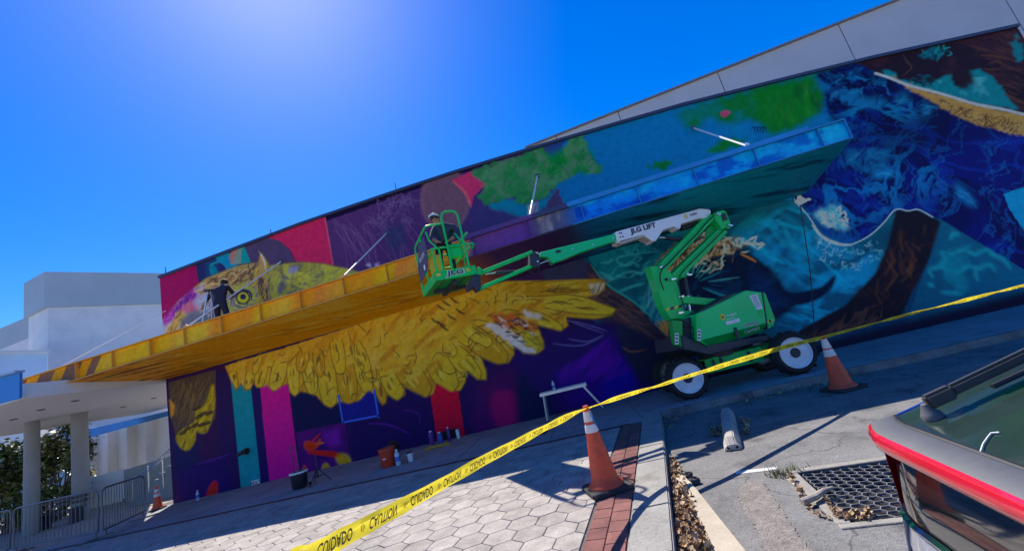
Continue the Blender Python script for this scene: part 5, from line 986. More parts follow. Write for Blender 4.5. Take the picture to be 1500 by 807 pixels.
# painter at the step ladder on the canopy, seen from behind, stooping to the left
cy = 10.0; pc = W(334, 458, cy); deck = float(zpl(pc[0], cy)+0.30)
JP = {'pelvis': ((0.0, 0.0, 0.90), (.16, .12)), 'waist': ((-.01, .04, 1.08), (.15, .105)), 'chest': ((-.03, .12, 1.32), (.185, .125)), 'neck': ((-.03, .22, 1.46), .058), 'jaw': ((-.03, .30, 1.50), .07), 'crown': ((-.03, .35, 1.60), .088),
      'shl': ((-.20, .14, 1.37), .068), 'ell': ((-.42, .18, 1.20), .050), 'wrl': ((-.60, .24, 1.04), .034), 'hdl': ((-.66, .26, .99), .03), 'shr': ((.16, .14, 1.38), .068), 'elr': ((.22, .28, 1.16), .050), 'wrr': ((.04, .46, 1.14), .034), 'hdr': ((-.02, .52, 1.14), .03),
      'hipl': ((-.10, 0, .86), .095), 'knl': ((-.12, .06, .48), .066), 'anl': ((-.10, -.02, .09), .045), 'tol': ((-.12, .13, .035), .036), 'hipr': ((.10, 0, .86), .095), 'knr': ((.16, .04, .48), .066), 'anr': ((.20, -.02, .09), .045), 'tor': ((.22, .13, .035), .036)}
person('person', 'person in dark clothes seen from behind, stooping at a step ladder on the canopy', (pc[0]-0.22, cy, deck), (-0.15, 1), JP, (shirt, pants))
# step ladder, feet on the deck
alu = mat('aluminium', (0.62, 0.63, 0.65), 0.35, metal=0.7, var=0.08)
lc = W(306, 440, cy+0.05); sl_ = thing('step_ladder', 'small aluminium step ladder standing on the canopy beside the painter', 'ladder', (lc[0], cy+0.1, deck))
lx0, lx1 = W(296, 470, cy)[0], W(318, 462, cy)[0]; ht = W(303, 426, cy)[2]; lt = (lx0+lx1)/2
for yy in (cy-0.05, cy+0.35):
    for sgn, xx in ((-1, lx0-0.08), (1, lx1+0.06)):
        b = MB(); b.bar((xx, yy, deck), (lt+sgn*0.05, yy*0.4+(cy+0.15)*0.6, ht), 0.05, 0.03); b.build('ladder_leg', alu, sl_)
MB().box((lt, cy+0.15, ht+0.01), (0.2, 0.34, 0.035)).build('ladder_top', lbl, sl_)
for k in range(4):
    t = (k+0.7)/4.6; z = deck+(ht-deck)*t; x = lx1+0.06+(lt+0.05-lx1-0.06)*t; MB().box((x, cy+0.15, z), (0.08, 0.34*(1-t*0.5), 0.025)).build('ladder_step', alu, sl_)
# painter in the basket
po = bk(L1*0.52, 0.50, 0.04)
JB = {'pelvis': ((0.0, 0.0, 0.80), (.15, .12)), 'waist': ((-.05, .02, .93), (.15, .11)), 'chest': ((-.10, .05, 1.10), (.19, .13)), 'neck': ((-.03, .08, 1.22), .058), 'jaw': ((.03, .12, 1.27), .07), 'crown': ((.06, .13, 1.39), .088),
      'shl': ((-.28, .04, 1.12), .07), 'ell': ((-.34, .16, .90), .052), 'wrl': ((-.18, .28, .78), .035), 'hdl': ((-.12, .30, .76), .03), 'shr': ((.10, .06, 1.14), .07), 'elr': ((.18, .18, .94), .052), 'wrr': ((.12, .30, .80), .035), 'hdr': ((.08, .33, .78), .03),
      'hipl': ((-.10, 0, .77), .095), 'knl': ((-.12, .12, .44), .068), 'anl': ((-.11, -.02, .09), .045), 'tol': ((-.12, .12, .035), .036), 'hipr': ((.10, 0, .77), .095), 'knr': ((.12, .12, .44), .068), 'anr': ((.12, -.02, .09), .045), 'tor': ((.13, .12, .035), .036)}
pr2, T2, J2 = person('person', 'person in a dark jacket standing in the green lift basket', po, (0.25, -1), JB, (jack, pants))
hc_ = np.array(J2['crown'][0]); b = MB(); b.lathe([(0.10, -0.005), (0.105, 0.015), (0.10, 0.035)], hc_-np.array((0, 0, 0.03)), (0.05, 0.2, 1), 18, cap=False); b.build('headband', dwh, pr2, smooth=True)

# ================================================================== cones and tape
org = mat('cone_orange', rgb(226, 82, 44), 0.55, var=0.08, scale=8, dirt=(0.16, 0.05, 0.03), dscale=9, damt=0.6); cbl = mat('cone_base', (0.03, 0.03, 0.032), 0.8, bump=0.3); cwh = mat('cone_collar', (0.72, 0.70, 0.68), 0.45, var=0.06, dirt=(0.35, 0.3, 0.28), dscale=12, damt=0.5)
def apex_h(x, y, z0, px_y):
    lo, hi = 0.3, 1.6
    for _ in range(40):
        m_ = (lo+hi)/2
        if PR((x, y, z0+m_))[1] > px_y: lo = m_
        else: hi = m_
    return lo
def cone(label, pos, H, bw, r0, collars, rot=0.3, group=None):
    c = thing('traffic_cone', label, 'traffic cone', pos, group); o = np.array(pos, float); ca, sa = math.cos(rot), math.sin(rot)
    b = MB(); b.prism([o+np.array((ca*x-sa*y, sa*x+ca*y, 0))*bw/2 for x, y in ((-1, -.8), (-.8, -1), (.8, -1), (1, -.8), (1, .8), (.8, 1), (-.8, 1), (-1, .8))], (0, 0, 0.045)); b.build('base', cbl, c, bevel=0.008)
    z0 = 0.045; r1 = 0.028; rr = lambda z: r0+(r1-r0)*((z-z0)/(H-z0))
    prof = [(r0*1.22, z0), (r0*1.2, z0+0.02), (rr(z0+0.05)+0.004, z0+0.05)]+[(rr(z), z) for z in np.linspace(z0+0.07, H, 12)]; b = MB(); b.lathe(prof, o, n=32); b.build('cone_body', org, c, smooth=True)
    for a, d in collars:
        b = MB(); b.lathe([(rr(a*H)+0.003, a*H), (rr(a*H)+0.004, a*H+0.004), (rr(d*H)+0.004, d*H-0.004), (rr(d*H)+0.003, d*H)], o, n=32, cap=False); b.build('reflective_collar', cwh, c, smooth=True)
    return c, o+np.array((0, 0, H))
c1 = G(890, 716); H1 = apex_h(c1[0], c1[1], 0, 594)
k1, top1 = cone('large scuffed orange cone with two white collars on the pavers at the brick strip', (c1[0], c1[1], 0.0), H1, 0.46, 0.155, ((0.68, 0.775), (0.81, 0.93)))
b = MB(); rr1 = 0.032+0.155*0.12
b.prism([top1+np.array((0.025, -0.035, -.06)), top1+np.array((0.045, -0.040, -.19)), top1+np.array((0.062, -0.02, -.23)), top1+np.array((0.05, 0.01, -.12))], (0.004, -0.004, 0)); b.build('blue_sticker', mat('sticker_blue', rgb(20, 130, 190), 0.5), k1)
c2 = G(1236, 570, ZP); H2 = apex_h(c2[0], c2[1], ZP, 492)
k2, top2 = cone('orange cone with two white collars beside the kerb on the parking lot', (c2[0], c2[1], ZP), H2, 0.5, 0.165, ((0.62, 0.745), (0.77, 0.94)), 0.2)
c3 = G(231, 746); H3 = apex_h(c3[0], c3[1], 0, 711)
cone('small orange cone with pale collars between the barricade and the mural corner', (c3[0], c3[1], 0.0), H3, 0.34, 0.12, ((0.55, 0.67), (0.73, 0.86)), 0.5)
# caution tape: one strip over both cone tops
tpm = mat('tape_yellow', rgb(248, 226, 60), 0.35, var=0.06, scale=5); 
nT = tpm.node_tree; pbs = nT.nodes['Principled BSDF']; tr = nT.nodes.new('ShaderNodeBsdfTranslucent'); ms = nT.nodes.new('ShaderNodeMixShader'); ms.inputs[0].default_value = 0.45; out = nT.nodes['Material Output']
hsv_ = [n for n in nT.nodes if n.type == 'HUE_SAT'][0]; nT.links.new(hsv_.outputs[0], tr.inputs['Color']); nT.links.new(pbs.outputs[0], ms.inputs[1]); nT.links.new(tr.outputs[0], ms.inputs[2]); nT.links.new(ms.outputs[0], out.inputs['Surface'])
def at_depth(px, py, t): d = ray(px, py); return CAM+d*t
end0 = at_depth(400, 840, 1.22)
key = [end0+np.array((-0.35, -0.25, -0.16)), end0, at_depth(465, 806, 1.45), at_depth(600, 735, 2.06), at_depth(735, 660, 3.1), top1+np.array((0, -0.035, -0.03)), top1*0.75+top2*0.25+np.array((0, 0, -0.015)), top1*0.45+top2*0.55+np.array((0, 0, 0.0)), top1*0.2+top2*0.8, top2+np.array((0, -0.03, -0.02)), W(1290, 471, 6.9), W(1400, 443, 6.7), W(1500, 418, 6.4), W(1700, 368, 6.1)]
path = spline(np.array(key), 14); seg = np.r_[0, np.cumsum(np.linalg.norm(np.diff(path, axis=0), axis=1))]; n_ = len(path)
tilt = np.interp(np.arange(n_)/14.0, [0, 2, 3, 4, 4.7, 5, 5.6, 6.2, 7, 8.5, 9, 10, 13], [.35, .25, .2, .2, .5, 1.15, .8, 1.0, .35, .35, .9, 1.1, .9])
tilt = tilt+0.10*np.sin(np.arange(n_)*0.55)+0.07*np.sin(np.arange(n_)*1.31+1.0); TWd = 0.074
def frame(i):
    t = path[min(i+1, n_-1)]-path[max(i-1, 0)]; t /= np.linalg.norm(t); u = np.array((0, 0, 1.0)); u -= t*np.dot(u, t); u /= np.linalg.norm(u); v = np.cross(t, u); return u*math.cos(tilt[i])+v*math.sin(tilt[i]), t
vs = []; fs = []
for i in range(n_):
    u, t = frame(i); vv = np.cross(u, t)
    for k in range(5): s_ = (k/4-0.5); vs.append(path[i]+u*TWd*s_+vv*0.005*math.cos(s_*9+seg[i]*7))
for i in range(n_-1):
    for k in range(4): fs.append((i*5+k, i*5+k+1, (i+1)*5+k+1, (i+1)*5+k))
mb = MB(); mb.add(vs, fs); tape = tag(mb.build('caution_tape', tpm, None, smooth=True), 'yellow caution tape strung between the two orange cones across the plaza', 'tape')
def tape_pt(s, w):
    i = min(max(int(np.searchsorted(seg, s))-1, 0), n_-2); f = (s-seg[i])/(seg[i+1]-seg[i]); u0, t0 = frame(i); u1, t1 = frame(i+1); u = u0*(1-f)+u1*f; t = t0*(1-f)+t1*f
    return path[i]*(1-f)+path[i+1]*f+u*w, np.cross(u, t)
glyph = {}
def tape_text(word, s0, h, wid):
    if word not in glyph: glyph[word] = text_mesh(word, 1.0, 0.02)
    v, f = glyph[word]; a = np.array(v); cx = (a[:, 0].min()+a[:, 0].max())/2; cy_ = (a[:, 1].min()+a[:, 1].max())/2; kx = wid/(a[:, 0].max()-a[:, 0].min()); ky = h/(a[:, 1].max()-a[:, 1].min())
    out = []
    for p in v:
        q, nn = tape_pt(s0+(p[0]-cx)*kx, -(p[1]-cy_)*ky)         # printed side away: the words show through upside down
        d = CAM-q; nn = nn if np.dot(nn, d) > 0 else -nn; out.append(q+nn*0.0055)
    m_ = MB(); m_.add(out, f); me = bpy.data.meshes.new('lettering'); me.from_pydata(m_.v, [], m_.f); me.materials.append(MATS['tape_ink']); return link('lettering', me, tape)
mat('tape_ink', (0.15, 0.125, 0.03), 0.5)
s_ = seg[14]+0.02; w_i = 0
while s_ < seg[-1]-0.3:
    tape_text(('CAUTION', 'CUIDADO')[w_i % 2], s_, 0.046, 0.215); 
    if w_i % 2 == 1: tape_text('i-X', s_+0.19, 0.03, 0.035) if False else None
    for k in range(3):
        q, nn = tape_pt(s_+0.17+0.012*k, 0.0); d = CAM-q; nn = nn if np.dot(nn, d) > 0 else -nn; u, t = frame(min(n_-1, int(np.searchsorted(seg, s_))))
        MB().box(q+nn*0.005, (0.004, 0.001, (0.022, 0.030, 0.014)[k]), (t, nn, u)).build('print_mark', MATS['tape_ink'], tape)
    s_ += 0.335; w_i += 1

# ================================================================== things on the walk
def base_at(px, py): return np.array(G(px, py))
# rolling crate
p = base_at(440, 715); tr_ = thing('rolling_crate', 'black rolling tub with white rim and tall wire handle by the pink stripe', 'crate', p)
b = MB(); b.lathe([(0.145, 0.03), (0.16, 0.05), (0.18, 0.36), (0.17, 0.36), (0.15, 0.08)], p, n=20); b.build('tub', mat('tub_black', (0.012, 0.012, 0.02), 0.5), tr_, smooth=True)
b = MB(); b.lathe([(0.178, 0.325), (0.192, 0.33), (0.192, 0.365), (0.172, 0.37)], p, n=20, cap=False); b.build('liner', dwh, tr_, smooth=True)
hp_ = [p+np.array(v) for v in ((-0.16, 0.10, 0.05), (-0.20, 0.10, 0.95), (-0.06, 0.10, 0.95), (-0.03, 0.10, 0.05))]; b = MB(); b.tube(hp_, 0.012, 6); b.build('handle', rod, tr_)
for s in (-1, 1): MB().lathe([(0.035, -0.015), (0.035, 0.015)], p+np.array((0.12*s, 0.18, 0.035)), (1, 0, 0), 12).build('caster', hose_m, tr_)
# tripod light stand
p = base_at(458, 712)+np.array((0.05, 0.15, 0)); td_ = thing('tripod_stand', 'low black folding tripod stand beside the rolling tub', 'stand', p)
b = MB(); b.tube([p+(0, 0, .12), p+(0, 0, .62)], 0.014, 8); b.build('mast', rod, td_)
for k in range(3):
    a = 2*math.pi*k/3+0.4; e = np.array((math.cos(a), math.sin(a), 0)); b = MB(); b.tube([p+(0, 0, .34), p+e*0.27+(0, 0, .01)], 0.011, 6); b.tube([p+(0, 0, .16), p+e*0.14+(0, 0, .17)], 0.008, 6); b.build('leg', rod, td_)
# orange bucket with a black bag above it
p = base_at(570, 683); bu = thing('bucket', 'round orange bucket standing on the walk against the dark wall', 'bucket', p)
b = MB(); b.lathe([(0.145, 0), (0.15, 0.01), (0.178, 0.38), (0.186, 0.385), (0.186, 0.405), (0.17, 0.405), (0.15, 0.03)], p, n=24); b.build('pail', mat('pail_orange', rgb(206, 62, 34), 0.45, var=0.08), bu, smooth=True)
for z in (0.30, 0.335): MB().lathe([(0.178, z), (0.186, z+.005), (0.18, z+.012)], p, n=24, cap=False).build('rim_band', MATS['pail_orange'], bu, smooth=True)
decal('print', 'HOMER', p+np.array((0, -0.165, 0.2)), (1, 0, 0), (0, 0, 1), 0.035, dwh, bu, 0.01) if False else MB().box(p+np.array((0, -0.166, 0.2)), (0.08, 0.006, 0.02)).build('print', dwh, bu)
b = MB(); a_ = [p+np.array((0.186*math.cos(t), 0.02+0.03*math.sin(t), 0.39-0.16*math.sin(t))) for t in np.linspace(0, math.pi, 14)]; b.tube(a_, 0.005, 5); b.build('bail', steel, bu)
p2 = p+np.array((0, 0.30, 0)); vs = []; fs = []
for i in range(9):
    for j in range(14):
        t = math.pi*i/8; a = 2*math.pi*j/14; r = (0.17+0.04*math.sin(3*a+i)+RNG.normal(0, .012))*math.sin(t)+0.005; vs.append(p2+np.array((r*math.cos(a), r*math.sin(a)*0.8, 0.25-0.245*math.cos(t))))
for i in range(8):
    for j in range(14): fs.append((i*14+j, i*14+(j+1) % 14, (i+1)*14+(j+1) % 14, (i+1)*14+j))
mb = MB(); mb.add(vs, fs); tag(mb.build('bin_bag', mat('bag_black', (0.008, 0.006, 0.012), 0.35, bump=0.5, bscale=12), None, smooth=True), 'black crumpled bin bag behind the orange bucket', 'bag')
def bottle(label, p, h, r, m, cap_m, cat='bottle', spray=False):
    t = thing('bottle' if cat == 'bottle' else 'spray_can', label, cat, p); b = MB(); b.lathe([(r*.9, 0), (r, 0.008), (r, h*.68), (r*.85, h*.76), (r*.36, h*.86), (r*.36, h*.92)], p, n=16); b.build('shell', m, t, smooth=True)
    b = MB(); b.lathe([(r*.42, h*.9), (r*.42, h), (r*.3, h)], p, n=12); b.build('cap', cap_m, t, smooth=True)
    MB().lathe([(r*1.01, h*.25), (r*1.015, h*.26), (r*1.015, h*.55), (r*1.01, h*.56)], p, n=16, cap=False).build('paper_label', mat('label_blue', rgb(60, 110, 190), 0.5), t, smooth=True)
    return t
clear = mat('bottle_pale', (0.55, 0.6, 0.66), 0.2, var=0.05)
bottle('pale plastic bottle standing right of the orange bucket', base_at(584, 681), 0.34, 0.055, clear, dwh)
bottle('small pale spray can at the foot of the mural left corner', base_at(290, 732), 0.26, 0.04, clear, dwh, 'spray can')
p = base_at(602, 675); cu = thing('paper_cup', 'white paper cup with dark lid on the walk', 'cup', p); b = MB(); b.lathe([(0.05, 0), (0.07, 0.18), (0.06, 0.18)], p, n=16); b.build('cup', dwh, cu, smooth=True); b = MB(); b.lathe([(0.074, 0.175), (0.074, 0.19), (0.06, 0.2)], p, n=16); b.build('lid', lbl, cu, smooth=True)
# work platform (folding bench) with a can on it
bl, br = W(800, 592, 10.75), W(873, 572, 10.75); wbn = thing('work_platform', 'folding aluminium work platform standing against the violet mural', 'work platform', (bl[0]/2+br[0]/2, 10.75, 0)); zt = (bl[2]+br[2])/2
bl = np.array(W(795, 594, 10.7)); br = np.array(W(862, 577, 10.7)); zt = 0.62
bl[2] = zt; br[2] = zt
b = MB(); b.box(((bl[0]+br[0])/2, 10.85, zt), (br[0]-bl[0], 0.32, 0.035)); b.build('deck_board', alu, wbn, bevel=0.004)
for y_ in (10.69, 11.01): MB().box(((bl[0]+br[0])/2, y_, zt-0.01), (br[0]-bl[0]+0.02, 0.025, 0.07)).build('side_rail', alu, wbn)
for x_, s in ((bl[0]+0.08, -1), (br[0]-0.08, 1)):
    for y_, q in ((10.72, -1), (10.98, 1)): b = MB(); b.bar((x_, y_, zt-0.03), (x_+s*(0.05 if s < 0 else 0.34), y_+q*0.05, 0.0), 0.045, 0.03); b.build('leg', alu, wbn)
    b = MB(); b.bar((x_+s*(0.03 if s < 0 else 0.17), 10.70, 0.3), (x_+s*(0.03 if s < 0 else 0.17), 11.0, 0.3), 0.03); b.build('crossbar', alu, wbn)
bottle('spray can standing on the aluminium work platform', ((bl[0]*0.68+br[0]*0.32), 10.85, zt+0.0175), 0.24, 0.04, clear, dwh, 'spray can')
# clutter below the red board
p = base_at(640, 655); hz = MB()
for k in range(3):
    a = np.array([p+np.array((0.35*math.cos(t)*(1-.15*k), 0.10*math.sin(t)*(1-.15*k)+0.03*k, 0.018+0.012*k+0.006*math.sin(3*t))) for t in np.linspace(0, 6.0, 26)]); hz.tube(a, 0.017, 6)
tag(hz.build('air_hose', mat('hose_yellow', rgb(196, 150, 50), 0.5), None, smooth=True), 'coiled yellow hose lying on the walk under the red board', 'hose')
for lab, (px, py), h, r, cc in (('small violet paint can left of the yellow hose', (634, 652), 0.34, 0.07, rgb(110, 50, 130)), ('blue paint can behind the yellow hose', (646, 649), 0.26, 0.07, rgb(60, 90, 170)), ('purple spray can in the dark niche under the red board', (659, 645), 0.32, 0.045, rgb(80, 30, 120)), ('white spray can at the red door jamb', (672, 642), 0.24, 0.045, (0.7, 0.7, 0.72))):
    q = base_at(px, py); t = thing('paint_can' if r > .05 else 'spray_can', lab, 'paint can', q); b = MB(); b.lathe([(r*.95, 0), (r, 0.01), (r, h*.85), (r*.8, h*.9), (r*.8, h)], q, n=14); b.build('can', mat('can_'+str(px), cc, 0.4, var=0.1), t, smooth=True); b = MB(); b.lathe([(r*.5, h), (r*.5, h+.03)], q, n=10); b.build('cap', dwh if px < 660 else lbl, t, smooth=True)
# flat black utility cover in the walk
q = [G(x, y, 0.004) for x, y in ((783, 637), (800, 628), (808, 627), (797, 636))]
mb = MB(); mb.prism([(p[0], p[1], 0.001) for p in q], (0, 0, 0.006)); tag(mb.build('utility_cover', mat('cover_dark', (0.03, 0.035, 0.06), 0.6), None), 'flat dark utility cover set in the walk', 'cover')
# ================================================================== parking lot things
# storm drain
dg = thing('storm_drain', 'rectangular storm drain with black honeycomb grate in a concrete frame', 'drain', (*(g0-gv*GL/2+gu*GWd/2), ZP))
def gp2(a, c, z): return np.array((*(g0+gu*a-gv*c), z))
pit = MB(); dk = mat('pit_black', (0.006, 0.006, 0.007), 0.95)
cs = [(0, 0), (GWd, 0), (GWd, GL), (0, GL)]
vs = [gp2(a, c, ZP) for a, c in cs]+[gp2(a, c, ZP-0.18) for a, c in cs]; pit.add(vs, [(4, 5, 6, 7), (0, 1, 5, 4), (1, 2, 6, 5), (2, 3, 7, 6), (3, 0, 4, 7)]); pit.build('pit', dk, dg)
frm = ground_mat('frame_concrete', (0.38, 0.35, 0.31), (0.26, 0.24, 0.21), (1, 1, 1), s1=4, s2=120, sp=0.4)
for a0, c0, a1, c1 in ((-0.09, -0.09, GWd+0.09, 0.0), (-0.09, GL, GWd+0.09, GL+0.07), (-0.09, 0, 0, GL), (GWd, 0, GWd+0.09, GL)):
    MB().prism([gp2(a0, c0, ZP-0.02), gp2(a1, c0, ZP-0.02), gp2(a1, c1, ZP-0.02), gp2(a0, c1, ZP-0.02)], (0, 0, 0.032)).build('frame_beam', frm, dg, bevel=0.005)
iron = mat('grate_iron', (0.24, 0.235, 0.23), 0.6, metal=0.1, var=0.3, scale=20)
gr = MB(); hs = 0.052; done = set()
for i in range(-2, 18):
    for j in range(-2, 18):
        cxh = i*hs*1.5; cyh = (j+0.5*(i % 2))*hs*math.sqrt(3)
        for k in range(6):
            A = (cxh+hs*math.cos(k*math.pi/3), cyh+hs*math.sin(k*math.pi/3)); B = (cxh+hs*math.cos((k+1)*math.pi/3), cyh+hs*math.sin((k+1)*math.pi/3))
            key_ = tuple(sorted([(round(A[0], 3), round(A[1], 3)), (round(B[0], 3), round(B[1], 3))]))
            if key_ in done: continue
            done.add(key_)
            if all(0 <= q[0] <= GWd and 0 <= q[1] <= GL for q in (A, B)): gr.bar(gp2(A[0], A[1], ZP-0.018), gp2(B[0], B[1], ZP-0.018), 0.0055, 0.016)
gr.build('grate', iron, dg)
# stick on the drain
def zg(a): return [np.array(G(*q, ZP+0.05)) for q in Z8((1130, 650, 6.207), a)]
b = MB(); pts = zg([(275, 525), (400, 480), (480, 420), (560, 395)]); b.tube(pts, [0.024, 0.027, 0.02, 0.012], 9)
tag(b.build('stick', mat('driftwood', (0.36, 0.31, 0.25), 0.85, var=0.25, scale=14, bump=0.4, bscale=25), None, smooth=True), 'weathered bare stick lying across the edge of the storm drain', 'stick')
# wheel stop
near = np.array(G(1075, 660, ZP)); far = np.array(G(1066, 607, ZP)); wd = far-near; wd[2] = 0; wL = np.linalg.norm(wd); wd /= wL; wn_ = np.array((wd[1], -wd[0], 0))
ws = thing('wheel_stop', 'weathered concrete wheel stop half in the wall shadow', 'wheel stop', near); secs = [(-.105, 0), (.105, 0), (.10, .05), (.045, .14), (-.045, .14), (-.10, .05)]
def ring(t, k, kz): return [near+wd*t+wn_*s*k+np.array((0, 0, z*kz)) for s, z in secs]
rings = [ring(0, 1, .45), ring(0.12, 1, 1), ring(wL-0.1, 1, 1), ring(wL, 1, .45)]; b = MB(); vs = sum(rings, []); fs = [tuple(range(6))[::-1], tuple(range(18, 24))]+[(r*6+i, r*6+(i+1) % 6, (r+1)*6+(i+1) % 6, (r+1)*6+i) for r in range(3) for i in range(6)]
b.add(vs, fs); b.build('bar', ground_mat('stop_concrete', (0.50, 0.46, 0.40), (0.34, 0.31, 0.28), (1, 1, 1), s1=5, s2=120, sp=0.4), ws, bevel=0.012, seg=2)
for s in (-.05, .05): MB().lathe([(0.016, 0), (0.016, 0.004)], near-wd*0.002+wn_*s+np.array((0, 0, .04)), -wd, 8).build('pin_hole', dk, ws)
# cream island edge beside the leaf bed
isl = thing('island_kerb', 'cream concrete kerb edging the bed of dry leaves', 'kerb', G(1045, 770, ZP)); crm = ground_mat('cream_concrete', (0.56, 0.48, 0.36), (0.42, 0.36, 0.27), (1, 1, 1), s1=3, s2=120, sp=0.3)
zi = ZP+0.07; ed1 = [(988, 699), (1006, 721), (1048, 812), (1065, 850)]; ed2 = [(1000, 694), (1013, 706), (1098, 812), (1130, 850)]
for k, (a0, a1) in enumerate(((0, 1), (1, 2), (2, 3))):
    q = [G(*ed1[a0], zi), G(*ed2[a0], zi), G(*ed2[a1], zi), G(*ed1[a1], zi)]; q = [np.array(p) for p in q]; c_ = sum(q)/4; q = [c_+(p-c_)*0.992 for p in q]
    MB().prism([(p[0], p[1], ZP-0.03) for p in q], (0, 0, zi-ZP+0.03)).build('kerb_block', crm, isl, bevel=0.01, seg=2)
# dry leaves
lf = []
for k, c_ in enumerate(((0.42, 0.27, 0.13), (0.32, 0.19, 0.09), (0.52, 0.38, 0.22), (0.20, 0.11, 0.06))): lf.append(mat('leaf_dry_%d' % k, c_, 0.75, var=0.3, scale=9))
def in_poly(p, P):
    ins = False
    for i in range(len(P)):
        x0, y0 = P[i][:2]; x1, y1 = P[(i+1) % len(P)][:2]
        if (y0 > p[1]) != (y1 > p[1]) and p[0] < (x1-x0)*(p[1]-y0)/(y1-y0)+x0: ins = not ins
    return ins
def leaves(name, polys, n, z0, hmax, size, label=None):
    mb = MB()
    for P in polys:
        P = np.array(P)[:, :2]; lo, hi = P.min(0), P.max(0); k = 0
        while k < n/len(polys):
            p = lo+RNG.random(2)*(hi-lo)
            if not in_poly(p, P): continue
            k += 1; a = RNG.random()*6.28; L = size*(0.6+0.8*RNG.random()); Wl = L*(0.28+0.2*RNG.random()); cz = z0+0.006+RNG.random()**1.5*hmax; tl = RNG.normal(0, 0.45); cu_ = RNG.uniform(0.15, 0.5)*L
            d = np.array((math.cos(a)*math.cos(tl), math.sin(a)*math.cos(tl), math.sin(tl))); s = np.array((-math.sin(a), math.cos(a), RNG.normal(0, .4))); s /= np.linalg.norm(s); u = np.cross(d, s); c = np.array((*p, cz+abs(math.sin(tl))*L*.5))
            mb.add([c-d*L/2+u*cu_*.5, c-d*L*.1+s*Wl, c-d*L*.1+u*-cu_*.2, c-d*L*.1-s*Wl, c+d*L/2+u*cu_*.5, c+d*L*.25+s*Wl*.7, c+d*L*.25-s*Wl*.7], [(0, 2, 1), (0, 3, 2), (1, 2, 5), (2, 3, 6), (5, 2, 4), (2, 6, 4)], int(RNG.integers(4)))
    o = mb.build(name, lf); return stuff(o)
bed = [G(x, y, ZP) for x, y in ((984, 672), (990, 680), (1003, 705), (1020, 745), (1052, 818), (1000, 818), (990, 740))]
leaves('leaf_litter', [bed], 1500, ZP, 0.05, 0.055)
sc = [[G(x, y, ZP) for x, y in P] for P in (((970, 606), (1030, 597), (1005, 608), (985, 628), (974, 628)), ((1040, 628), (1056, 622), (1058, 640), (1044, 644)), ((1086, 612), (1100, 616), (1098, 638), (1088, 636)), ((1020, 599), (1230, 556), (1300, 540), (1225, 563), (1060, 600)))]
leaves('leaf_scatter', sc, 480, ZP, 0.02, 0.045)
leaves('drain_leaves', [[G(x, y, ZP+.012) for x, y in Z8((1130, 650, 6.207), P)] for P in ([(150, 300), (200, 300), (420, 640), (560, 670), (500, 690), (330, 600)], [(480, 500), (640, 640), (890, 660), (880, 690), (600, 690)], [(900, 640), (910, 600), (700, 640), (600, 660)])], 200, ZP+0.004, 0.02, 0.04)
# weeds at the drain corner
wdm = mat('weed_green', (0.09, 0.11, 0.03), 0.8, var=0.3, scale=9); b = MB(); wp0 = np.array(G(1150, 694, ZP))
for k in range(120):
    p = wp0+np.array((RNG.normal(0, .09), RNG.normal(0, .06), 0)); a = RNG.random()*6.28; L = RNG.uniform(.03, .09); e = p+np.array((math.cos(a)*L*.7, math.sin(a)*L*.7, L)); s = np.array((-math.sin(a), math.cos(a), 0))*.006
    b.add([p-s, p+s, e], [(0, 1, 2)])
stuff(b.build('weeds', wdm))
# two lumps of broken asphalt
for lab, px, py, r in (('small dark lump of broken asphalt at the tip of the cream kerb', 1008, 699, .05), ('larger dark lump of broken asphalt on the parking lot', 1018, 709, .065)):
    c = np.array(G(px, py, ZP)); vs = []; fs = []
    for i in range(5):
        for j in range(9): t = math.pi*(i+0.3)/5.0; a = 2*math.pi*j/9; rr_ = r*(0.8+0.4*RNG.random()); vs.append(c+np.array((rr_*math.sin(t)*math.cos(a)*1.2, rr_*math.sin(t)*math.sin(a)*.8, max(0, rr_*.5+rr_*.6*math.cos(t)))))
    for i in range(4):
        for j in range(9): fs.append((i*9+j, i*9+(j+1) % 9, (i+1)*9+(j+1) % 9, (i+1)*9+j))
    fs += [tuple(range(9)), tuple(range(36, 45))]; mb = MB(); mb.add(vs, fs); tag(mb.build('asphalt_lump', mat('lump_dark', (0.06, 0.055, 0.05), 0.9, bump=0.5)), lab, 'rubble')

# ================================================================== car (rear at the right)
car = thing('parked_car', 'blue hatchback with red lit spoiler strip and dark rear glass', 'car', (2.6, 0.9, ZP))
cf = np.array((0.985, -0.17, 0)); cf /= np.linalg.norm(cf); cl = np.array((-cf[1], cf[0], 0)); A0 = np.array(G(1262, 628, 0.97)); A0[2] = 0
HWd = 0.80                                             # half width at the spoiler; s = +HWd is the far side
def cp(f, s, z): return A0+cl*(s-HWd+0.06)+cf*(f+0.045*max(0, (abs(s)/HWd-0.78)/0.22)**2)+np.array((0, 0, z))
def hull(name, prof, m, parent, s0=-1.0, s1=1.0, n=24, thick=None, smooth=True, wid=None):
    """sweep a rear profile (f, z, half width) across the car"""
    vs = []; fs = []; k = len(prof)
    for i in range(n+1):
        u = s0+(s1-s0)*i/n
        for p in prof: vs.append(cp(p[0], u*p[2], p[1]))
    for i in range(n):
        for j in range(k-1): fs.append((i*k+j, (i+1)*k+j, (i+1)*k+j+1, i*k+j+1))
    mb = MB(); mb.add(vs, fs); return mb.build(name, m, parent, smooth=smooth)
cblue = mat('car_blue', (0.012, 0.075, 0.36), 0.25, metal=0.3, var=0.03, coat=1.0); cgrey = mat('spoiler_grey', (0.095, 0.098, 0.105), 0.55, var=0.12, scale=30, bump=0.15, bscale=250); cred = mat('lamp_red', (0.62, 0.012, 0.03), 0.12, var=0.05, coat=0.8)
